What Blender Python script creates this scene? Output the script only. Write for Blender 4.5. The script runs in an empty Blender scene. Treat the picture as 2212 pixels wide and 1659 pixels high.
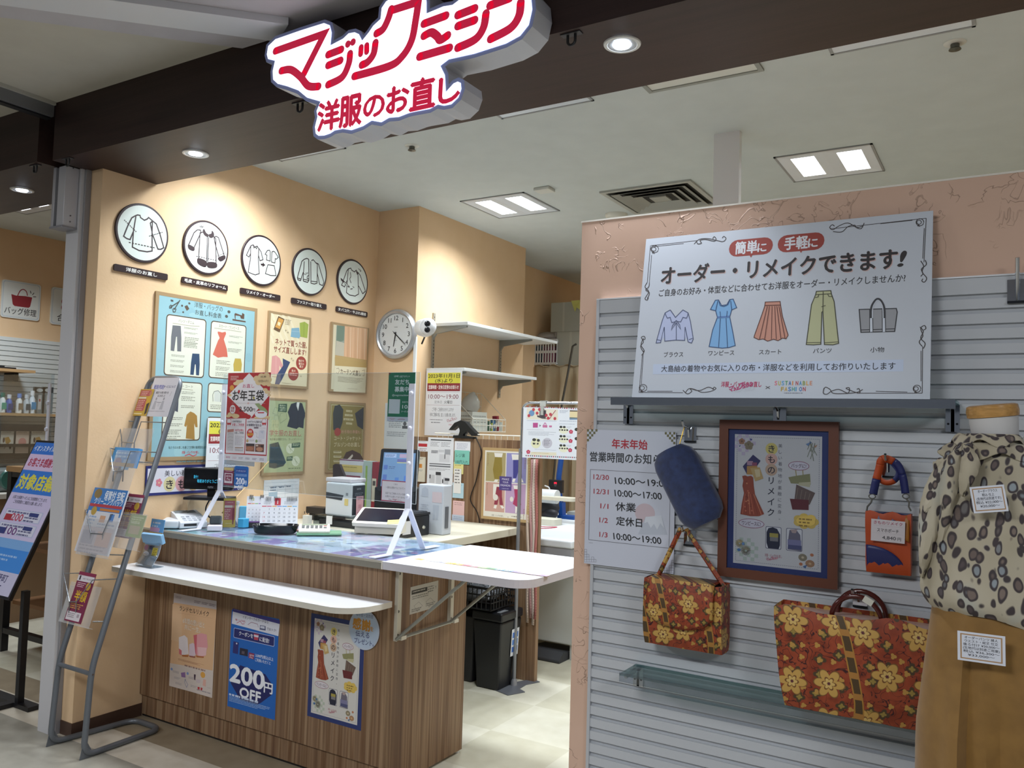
import bpy, math, random
from mathutils import Vector, Matrix
rnd = random.Random(7)
SC = bpy.context.scene
COL = SC.collection
PI = math.pi

# ------------------------------------------------------------------ camera
YAW, PITCH, ROLL, FPX, EYE = 0.545029, 0.0521191, 0.0289824, 1775.53, 1.55
W_, H_ = 2212, 1659
def _axes():
    cy, sy, cp, sp = math.cos(YAW), math.sin(YAW), math.cos(PITCH), math.sin(PITCH)
    fwd = Vector((-sy*cp, cy*cp, sp)); right = Vector((cy, sy, 0)); up = right.cross(fwd)
    return (right*math.cos(ROLL) + up*math.sin(ROLL), -right*math.sin(ROLL) + up*math.cos(ROLL), fwd)
AX_R, AX_U, AX_F = _axes()
cam_data = bpy.data.cameras.new('camera'); cam = bpy.data.objects.new('camera', cam_data); COL.objects.link(cam)
cam_data.sensor_fit = 'HORIZONTAL'; cam_data.sensor_width = 36; cam_data.lens = FPX/W_*36
cam_data.clip_start = 0.05; cam_data.clip_end = 100
mw = Matrix.Identity(4)
for i in range(3):
    mw[i][0], mw[i][1], mw[i][2] = AX_R[i], AX_U[i], -AX_F[i]
mw.translation = (0, 0, EYE); cam.matrix_world = mw
SC.camera = cam

# ------------------------------------------------------------------ light of the place
SC.view_settings.view_transform = 'Standard'; SC.view_settings.look = 'None'
SC.view_settings.gamma = 1; SC.view_settings.use_curve_mapping = False
SC.view_settings.exposure = 0.0
world = bpy.data.worlds.new('mall_ambient'); SC.world = world; world.use_nodes = True
bg = world.node_tree.nodes['Background']; bg.inputs[0].default_value = (0.80, 0.88, 1.0, 1); bg.inputs[1].default_value = 0.14
def area(name, loc, target, size, power, color, sizey=None):
    d = bpy.data.lights.new(name, 'AREA'); d.energy = power; d.color = color; d.size = size
    if sizey: d.shape = 'RECTANGLE'; d.size_y = sizey
    o = bpy.data.objects.new(name, d); COL.objects.link(o); o.location = loc
    o.rotation_euler = (Vector(target) - Vector(loc)).to_track_quat('-Z', 'Y').to_euler()
    return o
def spot(name, loc, target, power, color, deg, blend=0.6, r=0.03):
    d = bpy.data.lights.new(name, 'SPOT'); d.energy = power; d.color = color; d.spot_size = math.radians(deg)
    d.spot_blend = blend; d.shadow_soft_size = r
    o = bpy.data.objects.new(name, d); COL.objects.link(o); o.location = loc
    o.rotation_euler = (Vector(target) - Vector(loc)).to_track_quat('-Z', 'Y').to_euler()
    return o
# ceiling lamps of the mall aisle, behind and beside the photographer
area('aisle_lamp_near', (-1.2, -0.9, 2.95), (-1.2, -0.9, 0), 0.9, 75, (0.93, 0.97, 1.0))
area('aisle_lamp_far', (-4.4, -0.6, 2.95), (-4.4, -0.6, 0), 0.9, 60, (0.95, 0.97, 1.0))
area('aisle_lamp_right', (2.0, -0.6, 2.95), (2.0, -0.6, 0), 0.9, 60, (0.93, 0.97, 1.0))

# ------------------------------------------------------------------ colours and materials
def lin(c): return c/12.92 if c <= 0.04045 else ((c + 0.055)/1.055)**2.4
def rgb(h):
    h = h.lstrip('#'); return tuple(lin(int(h[i:i+2], 16)/255) for i in (0, 2, 4)) + (1,)
_mats = {}
def pm(h, rough=0.55, metal=0.0, emit=0.0, spec=0.5, alpha=None):
    """plain painted / printed / moulded material of one colour"""
    k = (h, rough, metal, emit, spec)
    if k in _mats: return _mats[k]
    m = bpy.data.materials.new('paint_' + h); m.use_nodes = True
    b = m.node_tree.nodes['Principled BSDF']
    b.inputs['Base Color'].default_value = rgb(h); b.inputs['Roughness'].default_value = rough
    b.inputs['Metallic'].default_value = metal; b.inputs['Specular IOR Level'].default_value = spec
    if emit:
        b.inputs['Emission Color'].default_value = rgb(h); b.inputs['Emission Strength'].default_value = emit
    _mats[k] = m; return m
def nodes(name):
    m = bpy.data.materials.new(name); m.use_nodes = True; nt = m.node_tree
    return m, nt, nt.nodes['Principled BSDF'], nt.nodes.new, nt.links.new
def coords(nt, scale=(1, 1, 1), rot=(0, 0, 0), world=True):
    g = nt.nodes.new('ShaderNodeNewGeometry') if world else nt.nodes.new('ShaderNodeTexCoord')
    mp = nt.nodes.new('ShaderNodeMapping'); mp.inputs['Scale'].default_value = scale; mp.inputs['Rotation'].default_value = rot
    nt.links.new(g.outputs['Position' if world else 'Object'], mp.inputs[0]); return mp.outputs[0]
def ramp(nt, fac, stops, interp='LINEAR'):
    r = nt.nodes.new('ShaderNodeValToRGB'); nt.links.new(fac, r.inputs[0]); cr = r.color_ramp; cr.interpolation = interp
    while len(cr.elements) < len(stops): cr.elements.new(0.5)
    for e, (p, c) in zip(cr.elements, stops): e.position = p; e.color = rgb(c) if isinstance(c, str) else c
    return r.outputs[0]
def noise(nt, vec, scale=5, detail=4, rough=0.5, dist=0.0):
    n = nt.nodes.new('ShaderNodeTexNoise'); n.inputs['Scale'].default_value = scale; n.inputs['Detail'].default_value = detail
    n.inputs['Roughness'].default_value = rough; n.inputs['Distortion'].default_value = dist
    nt.links.new(vec, n.inputs['Vector']); return n.outputs[0]
def bump(nt, b, h, strength=0.2, dist=0.01):
    n = nt.nodes.new('ShaderNodeBump'); n.inputs['Strength'].default_value = strength; n.inputs['Distance'].default_value = dist
    nt.links.new(h, n.inputs['Height']); nt.links.new(n.outputs[0], b.inputs['Normal'])
def mix(nt, fac, a, b, mode='MIX'):
    n = nt.nodes.new('ShaderNodeMix'); n.data_type = 'RGBA'; n.blend_type = mode
    if isinstance(fac, (int, float)): n.inputs[0].default_value = fac
    else: nt.links.new(fac, n.inputs[0])
    for s, v in ((6, a), (7, b)):
        if isinstance(v, str): n.inputs[s].default_value = rgb(v)
        else: nt.links.new(v, n.inputs[s])
    return n.outputs[2]

def m_wallpaper(name, c1, c2, bumpy=0.12, scale=90):
    m, nt, b, N, Lk = nodes(name); v = coords(nt)
    Lk(ramp(nt, noise(nt, v, 7, 3), [(0.3, c1), (0.7, c2)]), b.inputs['Base Color'])
    b.inputs['Roughness'].default_value = 0.85; b.inputs['Specular IOR Level'].default_value = 0.25
    bump(nt, b, noise(nt, v, scale, 3), bumpy, 0.004); return m
def m_trowel(name, c1, c2):
    """peach plaster paper with raised worm-like flecks"""
    m, nt, b, N, Lk = nodes(name); v = coords(nt)
    Lk(ramp(nt, noise(nt, v, 4, 3), [(0.3, c1), (0.7, c2)]), b.inputs['Base Color'])
    b.inputs['Roughness'].default_value = 0.8
    n1 = noise(nt, v, 16, 2, 0.5, 1.2)
    w = ramp(nt, n1, [(0.485, '000000'), (0.50, 'ffffff'), (0.515, '000000')])
    msk = ramp(nt, noise(nt, v, 9, 1), [(0.50, '000000'), (0.60, 'ffffff')])
    bump(nt, b, mix(nt, 1.0, w, msk, 'MULTIPLY'), 0.6, 0.012); return m
def m_wood(name, stops, scale=(26, 26, 0.9), rough=0.45, streak=60, axis='z'):
    """laminate printed with vertical wood bands"""
    m, nt, b, N, Lk = nodes(name); v = coords(nt, scale)
    bands = noise(nt, v, 1.0, 2, 0.6)
    s2 = {'z': (streak*6, streak*6, 3.0), 'x': (3.0, streak*6, streak*6)}[axis]
    fine = noise(nt, coords(nt, s2), 1.0, 3, 0.6)
    c = ramp(nt, bands, stops)
    d = ramp(nt, fine, [(0.25, '9a9a9a'), (0.75, 'ffffff')])
    Lk(mix(nt, 0.55, c, d, 'MULTIPLY'), b.inputs['Base Color'])
    b.inputs['Roughness'].default_value = rough; b.inputs['Specular IOR Level'].default_value = 0.35; return m
def m_clear(name, tint='ffffff', gloss=0.10, rough=0.02):
    m = bpy.data.materials.new(name); m.use_nodes = True; nt = m.node_tree; nt.nodes.clear()
    o = nt.nodes.new('ShaderNodeOutputMaterial'); t = nt.nodes.new('ShaderNodeBsdfTransparent'); g = nt.nodes.new('ShaderNodeBsdfGlossy')
    t.inputs[0].default_value = rgb(tint); g.inputs['Roughness'].default_value = rough
    x = nt.nodes.new('ShaderNodeMixShader'); lw = nt.nodes.new('ShaderNodeLayerWeight'); lw.inputs[0].default_value = 0.35
    mul = nt.nodes.new('ShaderNodeMath'); mul.operation = 'MULTIPLY_ADD'; mul.inputs[1].default_value = gloss*4; mul.inputs[2].default_value = gloss*0.35
    nt.links.new(lw.outputs['Fresnel'], mul.inputs[0]); nt.links.new(mul.outputs[0], x.inputs[0])
    nt.links.new(t.outputs[0], x.inputs[1]); nt.links.new(g.outputs[0], x.inputs[2]); nt.links.new(x.outputs[0], o.inputs[0])
    return m
def m_frost(name, col='dfe6ee', alpha=0.4):
    m, nt, b, N, Lk = nodes(name)
    b.inputs['Base Color'].default_value = rgb(col); b.inputs['Alpha'].default_value = alpha; b.inputs['Roughness'].default_value = 0.25
    return m

CHROME = pm('c9ccd2', 0.12, 1.0); STEEL = pm('9a9da3', 0.35, 0.9); WHITE = pm('eceef0', 0.4); BLACK = pm('101114', 0.35)
WHITEM = pm('e4e6ea', 0.3); GREYM = pm('7b7e84', 0.4, 0.3); CLEAR = m_clear('clear_acrylic', 'f4f8fa', 0.05)
GLASS = m_clear('glass_sheet', 'd3e4e4', 0.12)

# ------------------------------------------------------------------ geometry helpers
def P(px, py, x=None, y=None, z=None):
    """point of the photo's pixel grid met on a real plane of the place"""
    d = AX_R*(px - W_/2) - AX_U*(py - H_/2) + AX_F*FPX
    if x is not None: t = x/d.x
    elif y is not None: t = y/d.y
    else: t = (z - EYE)/d.z
    return Vector((0, 0, EYE)) + d*t
def root_of(o):
    while o.parent: o = o.parent
    return o
def tag(o, label=None, cat=None, group=None, kind=None):
    if label: o['label'] = label
    if cat: o['category'] = cat
    if group: o['group'] = group
    if kind: o['kind'] = kind
    return o
def thing(name, label, cat, loc=(0, 0, 0), group=None):
    o = bpy.data.objects.new(name, None); COL.objects.link(o); o.empty_display_size = 0.05
    o.location = loc; return tag(o, label, cat, group)
def dup(o, off, label=None, group=None, parent=None):
    c = o.copy(); COL.objects.link(c)
    if parent: c.parent = parent
    else: c.location = Vector(o.location) + Vector(off)
    if label: c['label'] = label
    if group: c['group'] = group
    for ch in [k for k in bpy.data.objects if k.parent == o]: dup(ch, off, parent=c)
    return c
def fm(o, r, u):
    """frame matrix: origin, right, up -> normal = right x up"""
    r = Vector(r).normalized(); u = Vector(u).normalized(); n = r.cross(u).normalized(); u = n.cross(r)
    m = Matrix.Identity(4)
    for i in range(3): m[i][0], m[i][1], m[i][2] = r[i], u[i], n[i]
    m.translation = Vector(o); return m
class MB:
    def __init__(s): s.v = []; s.f = []; s.m = []; s.sm = []; s.mats = []
    def mi(s, mat):
        if isinstance(mat, str): mat = pm(mat)
        if mat not in s.mats: s.mats.append(mat)
        return s.mats.index(mat)
    def add(s, vs, fs, mat, smooth=False):
        k = len(s.v); i = s.mi(mat); s.v.extend(Vector(q) for q in vs)
        for q in fs: s.f.append([a + k for a in q]); s.m.append(i); s.sm.append(smooth)
        return s
    def box(s, a, b, mat):
        (x0, y0, z0), (x1, y1, z1) = a, b
        if x0 > x1: x0, x1 = x1, x0
        if y0 > y1: y0, y1 = y1, y0
        if z0 > z1: z0, z1 = z1, z0
        return s.add([(x0,y0,z0),(x1,y0,z0),(x1,y1,z0),(x0,y1,z0),(x0,y0,z1),(x1,y0,z1),(x1,y1,z1),(x0,y1,z1)],
                     [(0,3,2,1),(4,5,6,7),(0,1,5,4),(1,2,6,5),(2,3,7,6),(3,0,4,7)], mat)
    def obox(s, M, a, b, mat):
        t = MB(); t.box(a, b, mat); return s.add([M @ q for q in t.v], t.f, mat)
    def prism(s, poly, M, d0, d1, mat, side=None, capb=True):
        n = len(poly); ar = sum(poly[i][0]*poly[(i+1) % n][1] - poly[(i+1) % n][0]*poly[i][1] for i in range(n))
        if ar < 0: poly = poly[::-1]
        if d0 > d1: d0, d1 = d1, d0
        vs = [M @ Vector((p[0], p[1], d0)) for p in poly] + [M @ Vector((p[0], p[1], d1)) for p in poly]
        s.add(vs[n:], [tuple(range(n))], mat)
        if capb: s.add(vs[:n], [tuple(range(n))[::-1]], side or mat)
        return s.add(vs, [(i, (i+1) % n, n+(i+1) % n, n+i) for i in range(n)], side or mat)
    def ringf(s, loops, mat, closed=True, smooth=True, cap=False):
        n = len(loops[0]); vs = [q for l in loops for q in l]; fs = []
        for i in range(len(loops)-1):
            for j in range(n if closed else n-1):
                a, b = i*n+j, i*n+(j+1) % n; fs.append((a, b, b+n, a+n))
        if cap: fs.append(tuple(range(n))[::-1]); k = (len(loops)-1)*n; fs.append(tuple(range(k, k+n)))
        return s.add(vs, fs, mat, smooth)
    def tube(s, pts, r, mat, n=10, closed=False, cap=True, flat=None):
        pts = [Vector(q) for q in pts]; loops = []; N = len(pts); ref = None
        for i, q in enumerate(pts):
            a = pts[i-1] if (i or closed) else q; b = pts[(i+1) % N] if (i < N-1 or closed) else q
            d = (b-a).normalized()
            if ref is None: ref = Vector((0,0,1)) if abs(d.z) < 0.9 else Vector((1,0,0))
            x = (ref - d*ref.dot(d)).normalized(); y = d.cross(x); ref = x
            rr = r[i] if isinstance(r, (list, tuple)) else r; ry = rr*(flat or 1)
            loops.append([q + x*math.cos(2*PI*k/n)*rr + y*math.sin(2*PI*k/n)*ry for k in range(n)])
        if closed: loops.append(loops[0])
        return s.ringf(loops, mat, True, True, cap and not closed)
    def cyl(s, a, b, r, mat, n=16, r2=None): return s.tube([a, b], [r, r2 if r2 is not None else r], mat, n)
    def lathe(s, prof, o, ax, mat, n=24, cap=False, ell=1.0):
        ax = Vector(ax).normalized(); x = Vector((1,0,0)) if abs(ax.x) < 0.9 else Vector((0,1,0))
        x = (x - ax*x.dot(ax)).normalized(); y = ax.cross(x); o = Vector(o)
        return s.ringf([[o + ax*h + x*math.cos(2*PI*k/n)*r + y*math.sin(2*PI*k/n)*r*ell for k in range(n)] for r, h in prof], mat, True, True, cap)
    def ell(s, c, r, mat, M=None, n=16):
        c = Vector(c); r = (r, r, r) if isinstance(r, (int, float)) else r; L = []
        for i in range(n//2+1):
            t = PI*i/(n//2); L.append([Vector((r[0]*max(math.sin(t), 1e-3)*math.cos(2*PI*k/n), r[1]*max(math.sin(t), 1e-3)*math.sin(2*PI*k/n), -r[2]*math.cos(t))) for k in range(n)])
        return s.ringf([[c + (M.to_3x3() @ q if M else q) for q in l] for l in L], mat)
    def quad(s, pts, mat): return s.add(pts, [tuple(range(len(pts)))], mat)
    def build(s, name, parent=None, label=None, cat=None, group=None, kind=None, bevel=0, seg=2, solid=0, sub=0, origin=None):
        if parent: o0 = Vector(root_of(parent).location)
        elif origin is not None: o0 = Vector(origin)
        else:
            xs, ys, zs = zip(*[(q.x, q.y, q.z) for q in s.v]); o0 = Vector(((min(xs)+max(xs))/2, (min(ys)+max(ys))/2, min(zs)))
        me = bpy.data.meshes.new(name); me.from_pydata([q - o0 for q in s.v], [], s.f)
        for m in s.mats: me.materials.append(m)
        me.polygons.foreach_set('material_index', s.m); me.polygons.foreach_set('use_smooth', s.sm)
        me.update()
        if any(s.sm): me.set_sharp_from_angle(angle=math.radians(42))
        o = bpy.data.objects.new(name, me); COL.objects.link(o)
        if parent: o.parent = parent
        else: o.location = o0
        if solid: md = o.modifiers.new('thickness', 'SOLIDIFY'); md.thickness = solid; md.offset = 0
        if sub: md = o.modifiers.new('smooth', 'SUBSURF'); md.levels = sub; md.render_levels = sub
        if bevel: md = o.modifiers.new('edge', 'BEVEL'); md.width = bevel; md.segments = seg; md.limit_method = 'ANGLE'; md.angle_limit = math.radians(40)
        return tag(o, label, cat, group, kind)
def arc(c, r, a0, a1, n=8, ry=None):
    ry = r if ry is None else ry
    return [(c[0] + r*math.cos(math.radians(a0+(a1-a0)*i/n)), c[1] + ry*math.sin(math.radians(a0+(a1-a0)*i/n))) for i in range(n+1)]
def rrect(x0, y0, x1, y1, r, n=4):
    return arc((x1-r, y1-r), r, 0, 90, n) + arc((x0+r, y1-r), r, 90, 180, n) + arc((x0+r, y0+r), r, 180, 270, n) + arc((x1-r, y0+r), r, 270, 360, n)
def spline(pts, n=6, closed=False):
    """Catmull-Rom through points"""
    pts = [Vector(q) for q in pts]; N = len(pts); out = []
    for i in range(N if closed else N-1):
        p0 = pts[i-1] if (i or closed) else pts[0]; p1 = pts[i]; p2 = pts[(i+1) % N]; p3 = pts[(i+2) % N] if (i+2 < N or closed) else pts[-1]
        for k in range(n):
            t = k/n; out.append(0.5*((2*p1) + (p2-p0)*t + (2*p0-5*p1+4*p2-p3)*t*t + (3*p1-p0-3*p2+p3)*t**3))
    if not closed: out.append(pts[-1])
    return out
def s2(pts, n=6, closed=False): return [(q[0], q[1]) for q in spline([(a, b, 0) for a, b in pts], n, closed)]

# ------------------------------------------------------------------ printed graphics
_tx = {}
def text_mesh(body, bold, res=3):
    k = (body, bold, res)
    if k in _tx: return _tx[k]
    cu = bpy.data.curves.new('t', 'FONT'); cu.body = body; cu.size = 1; cu.resolution_u = res; cu.fill_mode = 'FRONT'; cu.offset = bold
    o = bpy.data.objects.new('t', cu); me = o.to_mesh()
    vs = [(q.co.x, q.co.y) for q in me.vertices]; fs = [tuple(p.vertices) for p in me.polygons]
    o.to_mesh_clear(); bpy.data.objects.remove(o); bpy.data.curves.remove(cu)
    _tx[k] = (vs, fs); return _tx[k]
class Art(MB):
    """flat printed sheet: u to the right and v downwards from the top left corner, width = 100 units"""
    def __init__(s, M, w, h, thick=0.0012, base='e9ebee', units=100, step=0.00012, rc=0):
        super().__init__(); s.M = M; s.k = w/units; s.W = units; s.H = h/s.k; s.w = s.w0 = 0.0; s.st = step; s.bb = []
        pl = rrect(0, -h, w, 0, rc) if rc else [(0, -h), (w, -h), (w, 0), (0, 0)]
        if base: s.prism(pl, M, -thick, 0, pm(base) if isinstance(base, str) else base)
    def q(s, u, v): return s.M @ Vector((u*s.k, -v*s.k, s.w))
    def lay(s, pts):
        """print order: just above whatever this shape overlaps"""
        xs = [q[0] for q in pts]; ys = [q[1] for q in pts]; x0, x1, y0, y1 = min(xs), max(xs), min(ys), max(ys); n = 0
        for a, b, c, d, l in s.bb:
            if l > n and a < x1 and b > x0 and c < y1 and d > y0: n = l
        s.bb.append((x0, x1, y0, y1, n+1)); s.w = s.w0 + (n+1)*s.st
    def view(s, x0, y0, sc): s.zx, s.zy, s.zs = x0, y0, sc; return s
    def uv(s, x, y):
        px, py = s.zx + x/s.zs, s.zy + y/s.zs
        d = AX_R*(px - W_/2) - AX_U*(py - H_/2) + AX_F*FPX; n = s.M.to_3x3() @ Vector((0, 0, 1)); C = Vector((0, 0, EYE))
        q = s.M.inverted() @ (C + d*((s.M.translation - C).dot(n)/d.dot(n))); return (q.x/s.k, -q.y/s.k)
    def Z(s, pts): return [s.uv(*q) for q in pts]
    def zl(s, pts, w, c, closed=False, smooth=0):
        p = s.Z(pts); return s.line(s2(p, smooth, closed) if smooth else p, w, c, closed)
    def zp(s, pts, c, smooth=0):
        p = s.Z(pts); return s.poly(s2(p, smooth, True) if smooth else p, c)
    def ze(s, x, y, rx, ry, c):
        (a, b), (e, f), (g, h) = s.uv(x, y), s.uv(x+rx, y), s.uv(x, y+ry); return s.ell_(a, b, abs(e-a), abs(h-b), c)
    def zt(s, body, xa, ya, xb, yb, hz, c, b=0.0, shear=0):
        (a, e), (f, g) = s.uv(xa, ya), s.uv(xb, yb); m = s.uv((xa+xb)/2, (ya+yb)/2-hz/2); n = s.uv((xa+xb)/2, (ya+yb)/2+hz/2)
        return s.text(body, (a+f)/2, (e+g)/2, abs(n[1]-m[1])*1.06, c, w=abs(f-a), b=b, shear=shear)
    def zv(s, body, x, y, x1, y1, hz, c, b=0.0):
        n = len(body)
        for i, ch in enumerate(body):
            u, v = s.uv(x+(x1-x)*i/max(n-1, 1), y+(y1-y)*i/max(n-1, 1)); m = s.uv(x, y+hz); o = s.uv(x, y); s.text(ch, u, v, abs(m[1]-o[1])*1.06, c, b=b)
        return s
    def zg(s, xa, ya, xb, yb, n, c, seed=1, t=0.45):
        (a, e), (f, g) = s.uv(xa, ya), s.uv(xb, yb); lh = abs(g-e)/max(n, 1)
        return s.greek(min(a, f), min(e, g), abs(f-a), n, lh, c, t, seed)
    def poly(s, pts, c):
        s.lay(pts); return s.raw(pts, c)
    def raw(s, pts, c):
        n = len(pts); ar = sum(pts[i][0]*pts[(i+1) % n][1] - pts[(i+1) % n][0]*pts[i][1] for i in range(n))
        if ar > 0: pts = pts[::-1]
        s.add([s.q(a, b) for a, b in pts], [tuple(range(n))], c); return s
    def rect(s, x, y, w, h, c, r=0): return s.poly(rrect(x, y, x+w, y+h, r) if r else [(x, y), (x+w, y), (x+w, y+h), (x, y+h)], c)
    def ell_(s, cx, cy, rx, ry, c, n=28): return s.poly([(cx+rx*math.cos(2*PI*i/n), cy+ry*math.sin(2*PI*i/n)) for i in range(n)], c)
    def line(s, pts, w, c, closed=False, lay=True):
        if lay:
            h = w/2; s.lay([(a-h, b-h) for a, b in pts] + [(a+h, b+h) for a, b in pts])
        n = len(pts); L = []; w = w/2
        for i in range(n):
            a = pts[i-1] if (i or closed) else pts[i]; b = pts[(i+1) % n] if (i < n-1 or closed) else pts[i]; q = pts[i]
            d1 = Vector((q[0]-a[0], q[1]-a[1])); d2 = Vector((b[0]-q[0], b[1]-q[1]))
            if d1.length < 1e-9: d1 = d2
            if d2.length < 1e-9: d2 = d1
            if d1.length < 1e-9: d1 = d2 = Vector((1, 0))
            d1.normalize(); d2.normalize(); t = d1+d2
            t = t.normalized() if t.length > 0.3 else d1
            nrm = Vector((-t.y, t.x)); k = w/max(0.45, nrm.dot(Vector((-d1.y, d1.x))))
            L.append((s.q(q[0]+nrm.x*k, q[1]+nrm.y*k), s.q(q[0]-nrm.x*k, q[1]-nrm.y*k)))
        vs = [p for l in L for p in l]; m = n if closed else n-1
        s.add(vs, [(2*i, 2*((i+1) % n), 2*((i+1) % n)+1, 2*i+1) for i in range(m)], c); return s
    def stroke(s, pts, w, c):
        s.line(pts, w, c)
        for q in (pts[0], pts[-1]): s.raw([(q[0]+w/2*math.cos(PI*k/6), q[1]+w/2*math.sin(PI*k/6)) for k in range(12)], c)
        return s
    def frame(s, x, y, w, h, t, c, r=0):
        for a in ([(x, y), (x+w, y)], [(x+w, y), (x+w, y+h)], [(x+w, y+h), (x, y+h)], [(x, y+h), (x, y)]): s.line(a, t, c)
        return s
    def dash(s, a, b, n, w, c, duty=0.6):
        s.lay([(a[0]-w, a[1]-w), (b[0]+w, b[1]+w), (a[0]+w, a[1]+w), (b[0]-w, b[1]-w)])
        for i in range(n):
            t0, t1 = i/n, (i+duty)/n; f = lambda t: (a[0]+(b[0]-a[0])*t, a[1]+(b[1]-a[1])*t); s.line([f(t0), f(t1)], w, c, lay=False)
        return s
    def text(s, body, x, y, h, c, w=None, al='c', b=0.0, rot=0, shear=0, res=3):
        """y = middle of the line, h = em height, w = fitted width"""
        vs, fs = text_mesh(body, 0.0, res)
        if not vs: return s
        x0 = min(q[0] for q in vs); x1 = max(q[0] for q in vs); wd = max(x1-x0, 1e-6)
        sx = (w/wd) if w else h; dx = {'c': (x0+x1)/2, 'l': x0, 'r': x1}[al]
        cr, sr = math.cos(math.radians(rot)), math.sin(math.radians(rot)); d = b*h*0.8; outs = []
        for ox, oy in (((-d, 0), (d, 0), (0, -d), (0, d)) if b > 0.006 else ((0, 0),)):
            out = []
            for q in vs:
                a, e = (q[0]-dx)*sx + shear*(q[1]-0.38)*h + ox, -(q[1]-0.38)*h + oy; out.append((x + a*cr - e*sr, y + a*sr + e*cr))
            outs.append(out)
        s.lay([q for o in outs for q in o])
        for i, o in enumerate(outs): s.w += s.st*0.06*i; s.add([s.q(*q) for q in o], fs, c)
        return s
    def vtext(s, body, x, y, h, c, b=0.0, pitch=1.05):
        for i, ch in enumerate(body): s.text(ch, x, y + i*h*pitch, h, c, b=b)
        return s
    def greek(s, x, y, w, n, lh, c, t=0.45, seed=1):
        """lines of unreadably small print"""
        r = random.Random(seed); s.lay([(x, y), (x+w, y+n*lh)])
        for i in range(n):
            u = x; end = x + w*(r.uniform(0.7, 1.0) if i else 1.0)
            while u < end:
                ww = min(r.uniform(0.4, 1.6)*lh, end-u); s.raw([(u, y+i*lh), (u+ww, y+i*lh), (u+ww, y+i*lh+lh*t), (u, y+i*lh+lh*t)], c); u += ww + lh*r.uniform(0.12, 0.4)
        return s
def RY(tl, tr, br, bl, y):
    """upright rectangle on a plane facing the aisle (-Y): frame matrix at its top left, width, height"""
    a, b, c, d = [P(*q, y=y) for q in (tl, tr, br, bl)]
    x0, x1, z1, z0 = (a.x+d.x)/2, (b.x+c.x)/2, (a.z+b.z)/2, (c.z+d.z)/2
    return fm((x0, y, z1), (1, 0, 0), (0, 0, 1)), x1-x0, z1-z0
def RX(tl, tr, br, bl, x):
    """the same on a side wall facing +X"""
    a, b, c, d = [P(*q, x=x) for q in (tl, tr, br, bl)]
    y0, y1, z1, z0 = (a.y+d.y)/2, (b.y+c.y)/2, (a.z+b.z)/2, (c.z+d.z)/2
    return fm((x, y0, z1), (0, 1, 0), (0, 0, 1)), y1-y0, z1-z0
def R3(tl, tr, bl):
    r = tr-tl; u = tl-bl; return fm(tl, r, u), r.length, u.length
def frame_bars(M, w, h, t, d, mat, d0=0.0):
    """mitred picture frame, outer size w x h, bar width t, standing d proud"""
    m = MB(); o = [(0, 0), (w, 0), (w, -h), (0, -h)]; i = [(t, -t), (w-t, -t), (w-t, -h+t), (t, -h+t)]
    for k in range(4):
        j = (k+1) % 4; m.prism([o[k], o[j], i[j], i[k]], M, d0, d0+d, mat)
    return m

# ================================================================== THE SETTING
XL = -3.8614            # left wall of the shop
ZC, ZS = 3.062, 2.777   # ceiling, underside of the fascia beam
YF = 2.19               # front of the fascia
YP = 2.40               # face of the low partition on the right
PEACH = m_wallpaper('peach_wallpaper', 'dfbf98', 'e2c39e')
PLASTER = m_trowel('peach_plaster_paper', 'd3b09a', 'd8b6a1')
CEILM = m_wallpaper('ceiling_paint', 'bcc3c3', 'c1c8c8', 0.05)
MALLC = m_wallpaper('mall_ceiling_paint', 'c2bdb0', 'c8c3b6', 0.05)
MALLL = m_wallpaper('mall_ceiling_lilac', 'bdb9bd', 'c3bfc3', 0.05)
DARKW = m_wood('dark_fascia_laminate', [(0.3, '2e1d1a'), (0.5, '3b2824'), (0.7, '33221e')], (0.7, 9, 9), 0.5, 45, 'x')
WOOD = m_wood('walnut_band_laminate', [(0.26, '6a4d3b'), (0.38, '86684f'), (0.45, '9f8063'), (0.50, '79593f'), (0.58, 'a5886a'), (0.66, '8a6a50'), (0.74, '745540')], (15, 15, 0.3), 0.45, 38)

def m_floor():
    m, nt, b, N, Lk = nodes('floor_tiles')
    g = N('ShaderNodeNewGeometry'); sx = N('ShaderNodeSeparateXYZ'); Lk(g.outputs['Position'], sx.inputs[0])
    v = g.outputs['Position']
    bx = coords(nt, (2.2, 2.2, 2.2))
    n = noise(nt, v, 9, 4)
    mall = ramp(nt, n, [(0.3, '8f8b80'), (0.7, 'a29e93')])
    white = ramp(nt, n, [(0.3, 'c2b9a8'), (0.7, 'd2cabb')])
    taupe = ramp(nt, n, [(0.3, '8c7f6a'), (0.7, '9a8d78')])
    cream = ramp(nt, n, [(0.3, 'c9c5b3'), (0.7, 'd4d1c1')])
    ck = N('ShaderNodeTexChecker'); ck.inputs['Scale'].default_value = 1; Lk(bx, ck.inputs[0])
    ck.inputs[1].default_value = rgb('ffffff'); ck.inputs[2].default_value = rgb('f0efea')
    cream = mix(nt, 1.0, cream, ck.outputs[0], 'MULTIPLY')
    def step(sock, at):
        q = N('ShaderNodeMath'); q.operation = 'GREATER_THAN'; q.inputs[1].default_value = at; Lk(sock, q.inputs[0]); return q.outputs[0]
    c = mix(nt, step(sx.outputs[1], 2.36), mall, white)
    c = mix(nt, step(sx.outputs[1], 2.555), c, taupe)
    c = mix(nt, step(sx.outputs[1], 2.76), c, cream)
    Lk(c, b.inputs['Base Color']); b.inputs['Roughness'].default_value = 0.38; b.inputs['Specular IOR Level'].default_value = 0.35
    return m
MB().box((-9, -6, -0.05), (4.5, 9, 0), m_floor()).build('floor', kind='structure')
MB().box((-7.3, 2.66, ZC), (4.5, 9, ZC+0.1), CEILM).build('ceiling', kind='structure')
mc = MB().box((-9, -6, ZC), (4.5, 2.2, ZC+0.1), MALLC)
mc.build('ceiling', kind='structure')
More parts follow.
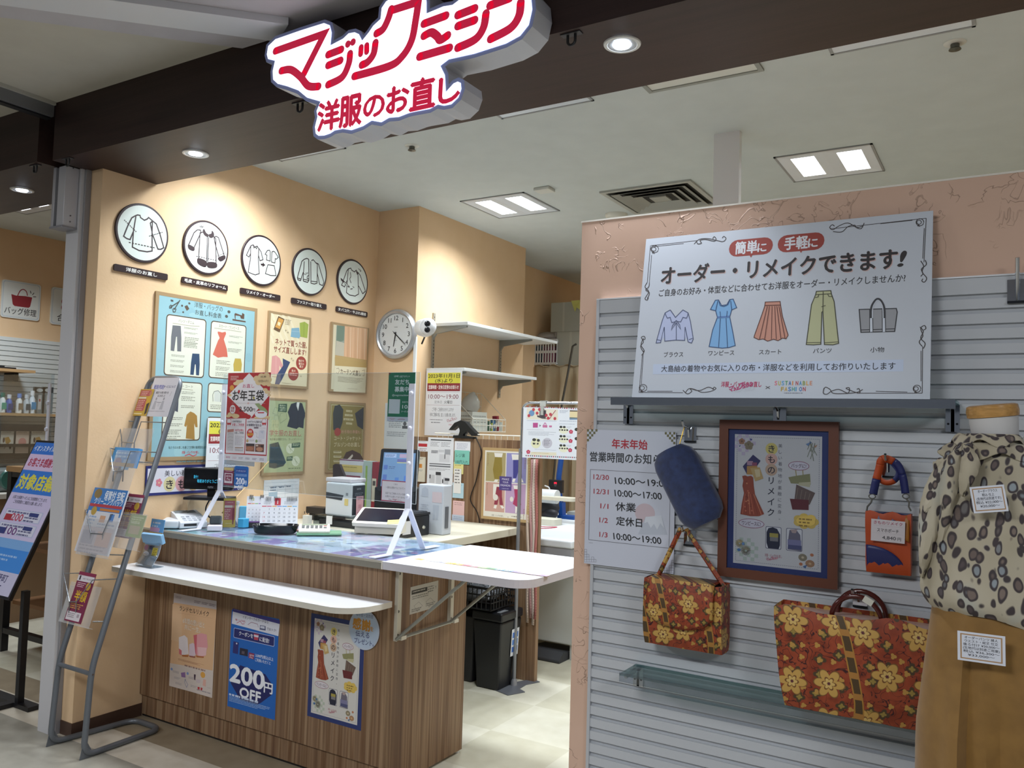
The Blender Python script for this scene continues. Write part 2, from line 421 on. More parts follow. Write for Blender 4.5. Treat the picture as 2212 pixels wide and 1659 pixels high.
# lilac aisle ceiling field, its edge running diagonally to the shop front
fz = fm((0, 0, ZC), (1, 0, 0), (0, -1, 0))
MB().prism([(-2.64, -2.185), (-8.8, 3.9), (-8.8, 5.9), (4.4, 5.9), (4.4, -2.185)], fz, 0.0, 0.022, MALLL).build('ceiling', kind='structure')
MB().prism([(-2.42, -2.17), (-3.5, -1.1), (-3.36, -1.02), (-2.28, -2.09)], fz, 0.0225, 0.05, pm('d9dade', 0.5)).build('trim_1', kind='structure')
# side wall between the two shops, with its front end
MB().box((-4.095, 2.38, 0), (XL, 8.3, ZC), PEACH).build('wall_left', kind='structure')
MB().box((XL-0.03, 4.467, 0), (-3.5, 5.935, ZC), PEACH).build('wall_back', kind='structure')
MB().box((-4.095, 8.2, 0), (4.5, 8.3, ZC), PEACH).build('wall_rear', kind='structure')
MB().box((2.6, 2.5, 0), (2.7, 8.3, ZC), PEACH).build('wall_right', kind='structure')
BB = pm('49342a', 0.5)
m = MB().box((XL, 2.374, 0), (XL+0.006, 2.75, 0.064), BB).box((-3.95, 2.374, 0), (XL, 2.381, 0.064), BB)
m.build('baseboard_left', kind='structure')
MB().box((-4.098, 2.40, 0), (-4.094, 4.0, 0.064), BB).build('baseboard_neighbour', kind='structure')
# fascia beam of the shop front and of the neighbouring shop
MB().box((-3.972, YF, ZS), (4.5, 2.683, ZC+0.06), DARKW).build('trim_2', kind='structure')
MB().box((-8.8, 2.165, ZS), (-4.062, 2.66, ZC+0.06), DARKW).build('trim_3', kind='structure')
# neighbour's far wall
MB().box((-7.2, 2.0, 0), (-7.1, 8.3, ZC), PEACH).build('wall_neighbour', kind='structure')
MB().box((-7.2, 5.2, 0), (-4.095, 5.3, ZC), PEACH).build('wall_neighbour_rear', kind='structure')
# grey steel jamb with shutter guide
GJ = pm('c6c5c8', 0.5)
MB().box((-4.073, 2.335, 0), (-3.966, 2.379, ZS), GJ).box((-3.963, 2.352, 0), (-3.952, 2.379, ZS), pm('8f8d90', 0.5)).build('trim_4', kind='structure')
zb = P(160, 485, y=2.27).z
m = MB().box((-4.045, 2.265, zb), (-3.985, 2.334, ZS), pm('c2c2c8', 0.35, 0.3)).box((-4.088, 2.262, zb), (-4.066, 2.334, ZS), pm('b4b4ba', 0.35, 0.3))
m.box((-4.066, 2.30, zb+0.01), (-4.045, 2.334, ZS), pm('15161a', 0.5)).box((-4.092, 2.258, zb-0.004), (-3.98, 2.335, zb+0.006), pm('8e8e94', 0.4, 0.3))
for z in (zb+0.03, zb+0.30, zb+0.06): m.cyl((-3.984, 2.30, z), (-3.981, 2.30, z), 0.004, '55555c', 8)
m.build('shutter_guide', label='grey steel shutter guide box at the top of the left jamb', cat='shutter guide', bevel=0.002)
MB().box((-4.03, 0.2, 2.992), (-3.975, 2.185, 3.048), pm('85868a', 0.4, 0.5)).box((-4.034, 0.2, 2.984), (-3.996, 2.185, 2.992), pm('1b1c1f', 0.5)).box((-4.0, 0.2, 3.046), (-3.96, 2.185, ZC), pm('b9b6ac', 0.5)).build('trim_5', kind='structure')
# low partition with a pale top edge
m = MB().box((-1.203, YP, 0), (1.9, 2.49, 2.228), PLASTER)
m.box((-1.206, YP-0.001, 2.228), (1.9, 2.492, 2.233), pm('e6e0d4', 0.5)); m.build('wall_partition', kind='structure')
MB().box((-1.2805, 4.018, 0), (-1.150, 4.058, ZC), pm('e3e4e6', 0.4)).build('trim_6', kind='structure')

# ---- slat wall on the partition
SL = pm('bfc2c7', 0.4)
def slatwall(x0, x1, z0, z1, y, pitch, phase, axis='y', name='slatwall_panel', mat=SL, gap=0.34, depth=0.011):
    m = MB(); prof = []; z = z0
    zz = phase + math.ceil((z0-phase)/pitch)*pitch
    prof = [(0.014, z0), (0.0, z0)]
    while zz < z1-pitch*0.5:
        g = pitch*gap
        prof += [(0.0, zz), (depth, zz+0.0015), (depth*0.75, zz+g-0.001), (0.0, zz+g)]; zz += pitch
    prof += [(0.0, z1), (0.014, z1)]
    L = []
    for xx in (x0, x1): L.append([Vector((xx, y+d, z)) if axis == 'y' else Vector((y-d, xx, z)) for d, z in prof])
    n = len(prof); vs = L[0]+L[1]
    m.add(vs, [(i, n+i, n+i+1, i+1) if axis == 'y' else (i, i+1, n+i+1, n+i) for i in range(n-1)], mat)
    return m
sl_top = P(1289.7, 646, y=2.386).z; sl_x0 = P(1289.7, 646, y=2.386).x
g_ref = P(1281.6, 1471.7, y=2.386).z
m = slatwall(sl_x0+0.010, 1.85, 0.0, sl_top-0.004, 2.386, 0.03826, g_ref)
m.box((sl_x0, 2.383, 0), (sl_x0+0.010, YP, sl_top), pm('c3c5ca', 0.35, 0.2)); m.box((sl_x0, 2.382, sl_top-0.004), (1.85, YP, sl_top), pm('dadce0', 0.35, 0.2))
m.build('trim_7', kind='structure')

# ---- recessed ceiling lights
LAMP = pm('f4f8ff', 0.4, 0, 2.6); REFL = pm('d3dce6', 0.22, 0.0)
def ceiling_light(x, y, label, s=0.5, lamp=LAMP, power=12):
    t = thing('ceiling_light', label, 'ceiling light', (x+s/2, y+s/2, ZC), 'recessed ceiling lights')
    f = MB(); z0 = ZC-0.006
    for a, b in (((x, y), (x+s, y+0.012)), ((x, y+s-0.012), (x+s, y+s)), ((x, y), (x+0.012, y+s)), ((x+s-0.012, y), (x+s, y+s))):
        f.box((a[0], a[1], z0), (b[0], b[1], ZC-0.0005), pm('8b8f92', 0.4))
    f.build('frame', t)
    r = MB(); c = x+s/2; zt = ZC-0.0012; zl = ZC-0.0008
    i0, i1 = 0.10*s, 0.14*s
    # louvre facets around the two lamps, with the ridge between them
    for (xa, xb) in ((x+0.012, c), (c, x+s-0.012)):
        la, lb = xa+0.26*(xb-xa), xb-0.22*(xb-xa); ya, yb = y+0.075, y+s-0.075
        o = [(xa, y+0.012, zt-0.003), (xb, y+0.012, zt-0.003), (xb, y+s-0.012, zt-0.003), (xa, y+s-0.012, zt-0.003)]
        q = [(la, ya, zt), (lb, ya, zt), (lb, yb, zt), (la, yb, zt)]
        for k in range(4): r.quad([o[k], q[k], q[(k+1) % 4], o[(k+1) % 4]], REFL)
        l = MB().quad([(la, ya, zt), (la, yb, zt), (lb, yb, zt), (lb, ya, zt)], lamp); l.build('lamp', t)
        d = bpy.data.lights.new('ceiling_lamp', 'AREA'); d.shape = 'RECTANGLE'; d.size = lb-la; d.size_y = yb-ya; d.energy = power; d.color = (0.90, 0.96, 1.0); d.spread = math.radians(136)
        o = bpy.data.objects.new('ceiling_lamp', d); COL.objects.link(o); o.location = ((la+lb)/2, (ya+yb)/2, zt-0.0008)
    r.build('reflector', t)
    return t
ceiling_light(-1.10, 4.495, 'square twin-lamp ceiling light above the low partition, right of the white post')
ceiling_light(-3.17, 4.48, 'square twin-lamp ceiling light left of the ceiling vent')
ceiling_light(-0.602, 2.86, 'twin-lamp ceiling light half hidden by the beam, next to the right sprinkler')
ceiling_light(-2.13, 2.845, 'twin-lamp ceiling light half hidden by the beam, just right of the red sign')
ceiling_light(-3.63, 2.825, 'twin-lamp ceiling light half hidden by the beam, left of the red sign')
ceiling_light(-2.45, 6.3, 'ceiling light farthest back, its corner showing left of the low partition')
ceiling_light(-6.40, 2.86, 'twin-lamp ceiling light of the neighbouring shop on the left')
REV = None
# ---- ceiling fittings
def ringbox(m, x0, y0, x1, y1, t, z0, z1, mat):
    m.box((x0, y0, z0), (x1, y0+t, z1), mat).box((x0, y1-t, z0), (x1, y1, z1), mat).box((x0, y0+t, z0), (x0+t, y1-t, z1), mat).box((x1-t, y0+t, z0), (x1, y1-t, z1), mat)
t = thing('ceiling_vent', 'square four-way air vent with dark slots in the ceiling', 'vent', (-1.93, 4.97, ZC))
m = MB(); ringbox(m, -2.23, 4.68, -1.63, 5.26, 0.03, ZC-0.012, ZC-0.0005, pm('a9aba6', 0.5)); m.build('frame', t)
MB().box((-2.2, 4.71, ZC-0.003), (-1.66, 5.23, ZC-0.0006), pm('1d1e1d', 0.7)).build('duct', t)
for i, k in enumerate((0.06, 0.115, 0.17)):
    m = MB(); o = [(-2.2+k, 4.71+k), (-1.66-k, 4.71+k), (-1.66-k, 5.23-k), (-2.2+k, 5.23-k)]; e = 0.035
    q = [(-2.2+k-e, 4.71+k-e), (-1.66-k+e, 4.71+k-e), (-1.66-k+e, 5.23-k+e), (-2.2+k-e, 5.23-k+e)]
    for j in range(4):
        a, b = o[j], o[(j+1) % 4]; c, d = q[(j+1) % 4], q[j]
        m.quad([(a[0], a[1], ZC-0.004), (b[0], b[1], ZC-0.004), (c[0], c[1], ZC-0.020), (d[0], d[1], ZC-0.020)], pm('93958f', 0.5))
    m.build('louvre', t, solid=0.002)
MB().box((-1.985, 4.915, ZC-0.014), (-1.875, 5.025, ZC-0.004), pm('9b9d97', 0.5)).build('louvre', t)
m = MB(); ringbox(m, -1.374, 2.86, -0.868, 3.378, 0.02, ZC-0.008, ZC-0.0005, pm('8d918c', 0.5)); m.box((-1.354, 2.88, ZC-0.004), (-0.888, 3.358, ZC-0.0005), pm('cfd1cb', 0.5))
m.build('ceiling_hatch', label='flush ceiling hatch with grey rim partly behind the beam', cat='hatch')
for (x, y), lb in (((-2.78, 3.463), 'small sprinkler head in the ceiling below the red sign'), ((-0.175, 3.477), 'small sprinkler head at the right end of the ceiling')):
    t = thing('sprinkler_head', lb, 'sprinkler', (x, y, ZC))
    MB().lathe([(0.0, -0.006), (0.03, -0.005), (0.04, -0.0005)], (x, y, ZC), (0, 0, 1), pm('c9cbc6', 0.4)).build('plate', t)
    m = MB().cyl((x, y, ZC-0.005), (x, y, ZC-0.022), 0.016, pm('6d6e68', 0.35, 0.6), 14).lathe([(0.02, -0.022), (0.022, -0.026), (0.0, -0.030)], (x, y, ZC), (0, 0, 1), pm('55564f', 0.35, 0.6)); m.build('nozzle', t)
MB().box((-2.57, 4.43, ZC-0.02), (-2.46, 4.52, ZC-0.0005), pm('c4c6c0', 0.5)).build('ceiling_plate', label='small blank plate in the ceiling behind the left square light', cat='plate', bevel=0.004)
MB().lathe([(0.0, -0.045), (0.05, -0.042), (0.075, -0.02), (0.08, -0.0005)], (-2.36, 5.24, ZC), (0, 0, 1), pm('cfd0c8', 0.4)).build('smoke_detector', label='round smoke detector peeping over the top of the partition', cat='detector')

# ---- downlights in the beam
DL = pm('dbe9ff', 0.3, 0, 22.0)
def downlight(x, y, aim, label, power):
    t = thing('downlight', label, 'downlight', (x, y, ZS), 'adjustable downlights in the beam')
    z = ZS-0.0005
    MB().lathe([(0.044, -0.002), (0.048, -0.005), (0.058, -0.004), (0.060, 0.0)], (x, y, z), (0, 0, 1), pm('d2d2d0', 0.35), 28).build('rim', t)
    MB().lathe([(0.047, -0.004), (0.030, -0.0025)], (x, y, z), (0, 0, 1), pm('8e8e8c', 0.3), 28).build('collar', t)
    d = (Vector(aim) - Vector((x, y, z))).normalized(); d = (d + Vector((0, 0, -2.2))).normalized()
    c = Vector((x, y, z-0.006)) + Vector((d.x, d.y, 0))*0.006
    MB().lathe([(0.0, 0.002), (0.026, 0.002), (0.030, -0.003), (0.031, -0.006)], c, d, DL, 24).build('lamp', t)
    spot('downlight_beam', c + Vector((0, 0, -0.02)), aim, power, (0.86, 0.92, 1.0), 66, 0.7, 0.03)
    return t
downlight(-1.052, 2.351, (-0.75, 2.5, 1.2), 'adjustable downlight in the beam right of the red sign', 60)
downlight(-3.236, 2.44, (-3.75, 2.75, 1.3), 'adjustable downlight at the left end of the shop beam', 22)
downlight(-4.655, 2.41, (-4.9, 2.5, 0.8), 'adjustable downlight in the neighbouring shop beam', 16)

def ceiling_hook(px, py, y, label):
    c = P(px, py, z=ZS); x = c.x; y = y or c.y
    t = thing('ceiling_hook', label, 'hook', (x, y, ZS), 'black hooks under the beams')
    MB().box((x-0.034, y-0.012, ZS-0.004), (x+0.034, y+0.012, ZS-0.0005), pm('2b2b2f', 0.4)).build('plate', t)
    MB().tube([(x-0.013, y, ZS-0.004), (x-0.013, y, ZS-0.02)] + [(x+0.013*math.cos(a), y, ZS-0.024+0.013*math.sin(a)) for a in [PI+PI*k/8 for k in range(9)]] + [(x+0.013, y, ZS-0.004)], 0.0045, BLACK, 8).build('hoop', t)
ceiling_hook(1232, 70, 2.215, 'black U-shaped hook under the beam left of the right downlight')
ceiling_hook(655, 225, 2.225, 'black U-shaped hook under the beam beside the red sign')
ceiling_hook(147, 342, 2.205, 'black U-shaped hook at the left end of the shop beam')
ceiling_hook(66, 354, 2.195, 'black U-shaped hook under the neighbouring shop beam')

# ================================================================== THE LIT SHOP SIGN
RED = 'c3153d'
YS = 2.085
def inset(poly, d):
    n = len(poly); ar = sum(poly[i][0]*poly[(i+1) % n][1] - poly[(i+1) % n][0]*poly[i][1] for i in range(n)); sg = 1 if ar > 0 else -1; out = []
    for i in range(n):
        a, q, b = Vector(poly[i-1]), Vector(poly[i]), Vector(poly[(i+1) % n])
        d1 = (q-a).normalized(); d2 = (b-q).normalized(); nr = Vector((-d1.y-d2.y, d1.x+d2.x))
        if nr.length < 1e-6: nr = Vector((-d1.y, d1.x))
        nr.normalize(); k = d/max(0.5, nr.dot(Vector((-d1.y, d1.x)))); out.append(tuple(q + nr*k*sg))
    return out
LOGO = [[(145,350),(478,232),(340,505)], [(185,485),(250,478),(315,525),(370,588),(440,592)],
        [(505,375),(595,340)], [(505,448),(590,415)], [(655,370),(645,440),(600,530),(505,580)],
        [(730,325),(727,370)], [(768,312),(768,355)], [(828,295),(815,370),(775,425),(735,445)],
        [(935,65),(915,130),(880,200),(835,230)], [(935,75),(1122,15),(1105,130),(1075,280),(1010,390),(920,455),(685,523)],
        [(1160,165),(1310,110)], [(1160,248),(1210,225),(1250,250),(1272,275),(1322,245)], [(1130,390),(1335,330)],
        [(1390,105),(1505,60)], [(1390,180),(1505,140)], [(1582,95),(1565,190),(1510,270),(1390,328)],
        [(1610,40),(1745,-10)], [(1820,20),(1808,110),(1750,195),(1615,268)]]
sg0 = P(572, 120, y=YS)
sign = thing('shop_sign', 'lit white sign with red lettering hung on the dark beam', 'sign', (-1.85, YF-0.003, 2.56))
SA = Art(fm((sg0.x, YS, sg0.z), (1, 0, 0), (0, 0, 1)), 1.0, 1.0, base=None, units=1000, step=0.0008).view(550, 0, 3.16)
outl = [(68,380),(80,305),(140,247),(310,187),(480,133),(530,152),(546,215),(540,275),(600,243),(640,205),(690,195),(728,212),(742,240),(770,205),(800,160),(843,120),(850,50),(890,-10),(960,-50),(1100,-85),(1180,-70),(1196,0),(1196,58),(1290,18),(1350,8),(1400,-30),(1540,-70),(1700,-125),(1850,-115),(1912,-45),(1922,60),(1895,180),(1825,268),(1720,325),(1500,395),(1330,432),(1300,455),(1322,500),(1326,575),(1350,548),(1392,528),(1430,545),(1436,605),(1410,680),(1350,738),(1290,750),(1250,742),(1200,770),(1080,792),(1050,800),(985,825),(920,830),(865,862),(800,850),(745,885),(660,915),(600,905),(550,915),(520,935),(475,950),(430,952),(402,930),(395,870),(412,800),(405,760),(425,712),(350,690),(290,640),(215,612),(150,595),(112,560),(108,490),(120,435),(80,425)]
op = SA.Z(outl)
ov = [(a*0.001, -b*0.001) for a, b in op]
MB().prism(ov, SA.M, -(YF-0.004-YS), 0, pm('9aa6d8', 0.4), pm('c3c6cf', 0.4)).build('casing', sign)
SA.w0 = 0.0004; SA.poly(inset(op, 13), pm('eef5ff', 0.4, 0, 1.5)); SA.build('lit_face', sign)
SL2 = Art(SA.M, 1.0, 1.0, base=None, units=1000, step=0.0003).view(550, 0, 3.16); SL2.w0 = 0.002
REDL = pm('c81440', 0.4, 0, 0.55)
for st in LOGO:
    p = SL2.Z(st); p = s2(p, 7) if (len(p) > 3 or st[0] == (828,295)) and st[0] != (145,350) and st[0] != (935,75) else p
    if st[0] == (935,75): p = p[:1] + s2(p[1:], 7)
    SL2.stroke(p, 29 if st[0][0] not in (730, 768) else 23, REDL)
for q in ((640,303),(676,290)): u, v = SL2.uv(*q); SL2.ell_(u, v, 13, 13, REDL)
for ch, (x0, y0, x1, y1) in zip('洋服のお直し', [(435,690,582,890),(585,645,732,862),(748,632,888,808),(905,580,1055,775),(1065,535,1232,752),(1262,512,1402,705)]):
    SL2.zt(ch, x0, (y0+y1)/2+20, x1, (y0+y1)/2-20, (y1-y0)*1.0, REDL, b=0.045)
SL2.build('lettering', sign)

# ================================================================== PICTOGRAMS ON THE LEFT WALL
INK = '33262a'
def pictogram(cx, cy, rx, ry, draw, label, lab):
    c = P(200+cx/3.403, 400+cy/3.403, x=XL+0.012); top = P(200+cx/3.403, 400+(cy-ry)/3.403, x=XL+0.012); r = (top.z-c.z)
    rr = (abs(P(200+(cx+rx)/3.403, 400+cy/3.403, x=XL+0.012).y-P(200+(cx-rx)/3.403, 400+cy/3.403, x=XL+0.012).y)/2 + r)/2
    t = thing('pictogram', label, 'pictogram', (XL, c.y, c.z-rr), 'round pictograms on the left wall')
    MB().lathe([(0.0, 0.010), (rr-0.002, 0.010), (rr, 0.008), (rr, 0.0005)], (XL, c.y, c.z), (1, 0, 0), pm(INK, 0.45), 56).build('rim', t)
    M = fm((XL+0.0104, c.y-rr, c.z+rr), (0, 1, 0), (0, 0, 1)); A = Art(M, 2*rr, 2*rr, base=None, step=0.0002).view(200, 400, 3.403)
    A.ell_(50, 50, 46.2, 46.2, pm('d9e3de', 0.4), 56); PZ(A, 1.55); draw(A); A.build('drawing', t)
def PZ(A, k):
    f = A.line
    A.line = lambda pts, w, c, closed=False, lay=True: f(pts, w*k, c, closed, lay)
def d_sweater(A):
    A.zl([(312,226),(330,219),(348,222),(352,238),(380,258),(400,250),(412,238),(440,262),(437,340),(437,484),(400,490),(340,480),(292,455),(300,340),(318,228)], 1.5, INK)
    A.zl([(312,226),(288,240),(262,290),(228,375),(250,392),(275,400),(298,345)], 1.5, INK); A.zl([(436,350),(480,470),(500,472),(523,460),(495,360),(468,285),(440,262),(424,280),(436,340)], 1.5, INK)
    for a, b in (((232,255),(325,347)), ((415,375),(518,345)), ((266,420),(464,463))): p = A.Z([a, b]); A.dash(p[0], p[1], 9, 1.1, INK)
def d_fur(A):
    A.zl([(810,345),(790,350),(778,560)], 1.3, INK); A.zl([(843,380),(838,560)], 1.2, INK); A.zl([(853,382),(846,565)], 1.2, INK); A.zl([(885,372),(905,395),(908,570)], 1.3, INK)
    A.zl([(770,328),(792,330),(795,350),(745,460),(705,440),(745,350),(770,328)], 1.3, INK); A.zl([(905,375),(925,385),(968,520),(930,535),(898,420),(893,385),(905,375)], 1.3, INK)
    A.zp([(810,330),(820,322),(835,350),(850,362),(848,382),(825,372),(812,352)], INK, 3); A.zp([(875,335),(888,345),(893,375),(872,390),(855,380),(852,362),(872,355)], INK, 3)
    A.zp([(702,435),(748,458),(742,485),(705,468)], INK, 3); A.zp([(920,535),(968,515),(976,540),(940,562)], INK, 3)
    A.zp([(775,535),(838,560),(832,602),(800,596),(770,572)], INK, 3); A.zp([(845,566),(908,570),(912,605),(870,612),(842,600)], INK, 3)
    for a, b in (((762,522),(915,555)), ((905,525),(978,497))): p = A.Z([a, b]); A.dash(p[0], p[1], 9, 1.0, INK)
    for a, b in (((788,298),(795,312)), ((799,296),(802,312)), ((812,300),(806,313))): A.zl([a, b], 1.0, INK)
def d_remake(A):
    A.zl([(1163,445),(1180,438),(1192,455),(1210,448),(1222,468),(1218,540),(1225,650),(1195,660),(1143,640),(1160,540),(1163,445)], 1.2, INK)
    A.zl([(1163,445),(1130,515),(1150,528),(1162,500)], 1.2, INK); A.zl([(1220,462),(1238,490),(1252,548),(1230,556),(1218,510)], 1.2, INK); A.zl([(1180,440),(1185,462),(1195,455),(1205,468),(1210,450)], 1.1, INK)
    A.zp([(1236,575),(1250,578),(1250,566),(1270,588),(1248,602),(1249,592),(1237,590)], INK)
    A.zl([(1285,480),(1300,478),(1306,490),(1305,558),(1278,550),(1282,515),(1268,508),(1285,480)], 1.1, INK); A.zl([(1318,490),(1330,486),(1340,492),(1365,530),(1350,545),(1342,540),(1340,572),(1315,565),(1318,490)], 1.1, INK)
    A.zl([(1288,585),(1335,592),(1348,665),(1310,664),(1270,650),(1288,585)], 1.1, INK)
def d_zip(A):
    A.zl([(1555,545),(1575,538),(1588,545),(1590,700),(1580,715),(1550,705),(1548,690),(1555,560)], 1.3, INK); A.zl([(1555,545),(1538,560),(1505,680),(1508,695),(1528,702),(1548,640)], 1.3, INK); A.zl([(1506,682),(1530,690)], 1.2, INK)
    A.zl([(1608,555),(1622,548),(1640,570),(1652,580),(1650,720),(1630,727),(1605,720),(1603,560)], 1.3, INK); A.zl([(1640,570),(1660,580),(1700,715),(1690,738),(1668,728),(1650,640)], 1.3, INK); A.zl([(1606,706),(1650,710)], 1.1, INK); A.zl([(1550,692),(1588,700)], 1.1, INK)
    A.zl([(1578,668),(1590,665),(1588,690),(1576,686),(1578,668)], 1.1, INK); p = A.Z([(1589,550),(1590,665)]); A.dash(p[0], p[1], 16, 1.3, INK)
    for a, b in (((1556,650),(1565,660)), ((1568,642),(1572,656)), ((1580,640),(1578,654))): A.zl([a, b], 1.0, INK)
def d_burn(A):
    A.zl([(1880,615),(1898,610),(1905,625),(1925,638),(1938,625),(1950,650),(1952,740),(1955,800),(1930,815),(1890,808),(1866,790),(1872,700),(1880,615)], 1.3, INK)
    A.zl([(1880,615),(1868,630),(1830,735),(1852,748),(1870,700)], 1.3, INK); A.zl([(1950,640),(1968,665),(2005,780),(1985,798),(1955,740)], 1.3, INK)
    A.zp([(1822,680),(1835,690),(1885,740),(1890,752),(1882,752),(1826,700)], INK); A.zp([(1850,712),(1880,740),(1877,744),(1846,716)], 'd9e3de')
    A.zp([(1936,635),(1944,630),(1953,650),(1945,660)], INK); A.zl([(1893,640),(1898,670),(1890,690),(1900,720)], 1.1, INK, smooth=3); A.zp([(1893,762),(1910,758),(1912,764),(1897,768)], INK)
    for a, b in (((1955,612),(1962,625)), ((1968,618),(1966,630)), ((1974,628),(1966,636)), ((1912,742),(1916,752)), ((1922,748),(1918,756))): A.zl([a, b], 1.0, INK)
for args in ((371,352,197,217,d_sweater,'leftmost round pictogram, a sweater with dashed cutting lines',0), (839.5,459,167,201,d_fur,'round pictogram of a coat with dark fur collar and cuffs',0), (1246,554,146,188,d_remake,'round pictogram of a long dress turned into blouse and skirt',0),
             (1600.5,637,127,175,d_zip,'round pictogram of an open zipped jacket',0), (1916,710.5,114,165,d_burn,'rightmost round pictogram, a top with a smoking hole',0)): pictogram(*args)
for pts, tx, lb in (([(160,578),(556,652),(550,700),(158,625)],'洋服のお直し','dark label plate under the sweater pictogram'), ([(659,675),(997,733),(993,780),(657,716)],'毛皮・皮革のリフォーム','dark label plate under the fur coat pictogram'),
                    ([(1089,754),(1383,808),(1379,851),(1086,794)],'リメイク・オーダー','dark label plate under the dress pictogram'), ([(1465,826),(1722,876),(1719,915),(1462,867)],'ファスナー取り替え','dark label plate under the zipped jacket pictogram'),
                    ([(1794,891),(2023,931),(2020,970),(1792,931)],'タバコ穴・やぶれ補修','dark label plate under the smoking hole pictogram')):
    M, w, h = RX(*[(200+a/3.403, 400+b/3.403) for a, b in pts], x=XL+0.009)
    A = Art(M, w, h, 0.0085, pm('35282a', 0.4), rc=h*0.22, step=0.0003); A.text(tx, 50, A.H/2, A.H*0.62, 'eef0ec', w=(58 if len(tx) < 7 else 70 if len(tx) == 9 else 90), b=0.028)
    A.build('label_plate', label=lb, cat='label', group='dark label plates on the left wall')

# ================================================================== FRAMED POSTERS ON THE LEFT WALL
FRW = pm('a38a67', 0.4, 0.0)
def wall_poster(tl, tr, br, bl, name, label, draw, t=0.016, base='e6e0c6', fr=FRW, x=XL+0.012, view=(300, 600, 3.687)):
    M, w, h = RX(tl, tr, br, bl, x); c = M.translation
    th = thing(name, label, 'framed poster', (XL, c.y+w/2, c.z-h), 'framed posters on the left wall')
    frame_bars(M, w, h, t, 0.012, fr, -0.0115).build('frame', th, bevel=0.003)
    A = Art(M @ Matrix.Translation((t-0.002, -t+0.002, 0.0)), w-2*t+0.004, h-2*t+0.004, 0.010, base).view(*view); draw(A); A.build('print', th)
    return th
GR = '8d8f80'
def d_price(A):
    W, H = 100, A.H; A.rect(0, 0, W, H, '8fb9c2')
    r = random.Random(3)
    for i in range(40): A.ell_(r.uniform(4, 96), r.uniform(4, H-4), r.uniform(2, 7), r.uniform(2, 6), r.choice(['8ab4bf', '98c0c6', '93bcc4']), 9)
    A.view(300, 600, 7.373)
    TX = '4a4a44'
    A.zt('洋服・バッグの', 885, 430, 1335, 500, 90, TX); A.zt('お直し料金表', 895, 550, 1315, 605, 85, TX)
    A.zl([(655,355),(560,510)], 0.9, TX); A.zl([(640,380),(500,470)], 0.9, TX); A.zl([(540,500),(560,485),(590,500),(575,545),(545,545),(540,500)], 0.7, TX); A.zl([(485,460),(505,435),(530,445),(520,480),(490,485),(485,460)], 0.7, TX)
    A.zp([(505,345),(545,355),(550,380),(510,375)], '4b4440'); A.zp([(725,455),(770,435),(802,495),(762,528)], '5e4e40')
    for x, y, s in ((687,445,17), (803,408,17), (704,548,15), (1434,543,24), (1395,615,24)): A.ze(x, y, s, s, '56544e')
    A.zp([(1520,570),(1540,575),(1540,660),(1530,660)], '5c463a'); A.zp([(1530,560),(1640,600),(1645,560),(1680,580),(1675,660),(1625,650),(1610,610),(1540,600)], '5c463a'); A.zp([(1490,655),(1700,690),(1700,712),(1490,680)], '5c463a')
    def panel(pts):
        p = A.Z(pts); x0, x1 = (p[0][0]+p[3][0])/2, (p[1][0]+p[2][0])/2; y0, y1 = (p[0][1]+p[1][1])/2, (p[2][1]+p[3][1])/2
        A.rect(x0, y0, x1-x0, y1-y0, '56483a', 3); A.rect(x0+0.9, y0+0.9, x1-x0-1.8, y1-y0-1.8, 'd9dccb', 2.4)
    A.view(300, 600, 3.687)
    panel([(220,288),(535,332),(520,800),(195,775)]); panel([(575,340),(858,380),(838,815),(552,800)]); panel([(205,822),(505,832),(487,1303),(170,1290)]); panel([(552,838),(850,850),(842,1090),(540,1060)]); panel([(545,1110),(840,1110),(830,1290),(530,1290)])
    A.zt('パンツ・デニム', 314, 343, 440, 358, 26, '6b6a58'); A.zt('スカート・ワンピース', 637, 382, 798, 405, 26, '6b6a58'); A.zt('ト・コート', 325, 862, 430, 868, 26, '6b6a58')
    A.zl([(268,362),(340,372),(400,382),(482,386)], 0.5, 'a8a690', smooth=4); A.zl([(600,400),(680,412),(740,420),(815,432)], 0.5, 'a8a690', smooth=4); A.zl([(335,885),(430,895)], 0.5, 'a8a690')
    A.zp([(268,378),(333,384),(338,480),(336,588),(305,586),(303,470),(296,470),(280,585),(252,580),(256,470)], '6a6d72'); A.zp([(425,603),(481,606),(484,690),(478,778),(455,776),(452,690),(446,690),(435,774),(408,772),(414,680)], '2f4663')
    A.zp([(628,428),(650,432),(662,436),(690,430),(694,446),(676,490),(700,570),(707,632),(670,630),(630,637),(588,612),(630,500),(643,480),(627,440)], 'c96a58'); A.zp([(765,642),(812,645),(820,690),(814,745),(755,745),(752,690)], 'b9a24c')
    A.zp([(410,1065),(440,1078),(462,1100),(467,1190),(450,1190),(440,1160),(444,1290),(420,1285),(372,1280),(382,1170),(376,1188),(360,1180),(380,1090)], 'a57f3f'); A.zp([(300,900),(318,930),(310,1070),(285,1060)], '4a505c')
    A.zp([(600,905),(632,900),(655,925),(652,990),(600,985)], 'c9cec6'); A.zl([(600,905),(632,900),(655,925),(650,990)], 0.5, '6f746e'); A.zl([(600,905),(588,930),(590,985)], 0.5, '6f746e')
    for i, (x, y, n) in enumerate(((360,392,2), (360,430,2), (365,470,6), (358,510,4), (258,610,2), (252,650,2), (250,692,2), (248,735,2), (718,458,2), (712,505,2), (708,560,3), (618,655,3), (612,705,3), (610,750,3), (340,905,2), (338,945,3), (335,1015,2), (240,1110,2), (236,1160,2), (230,1210,3), (222,1260,2), (570,1010,3))):
        A.zg(x, y, x+108, y+n*15, n, GR, i)
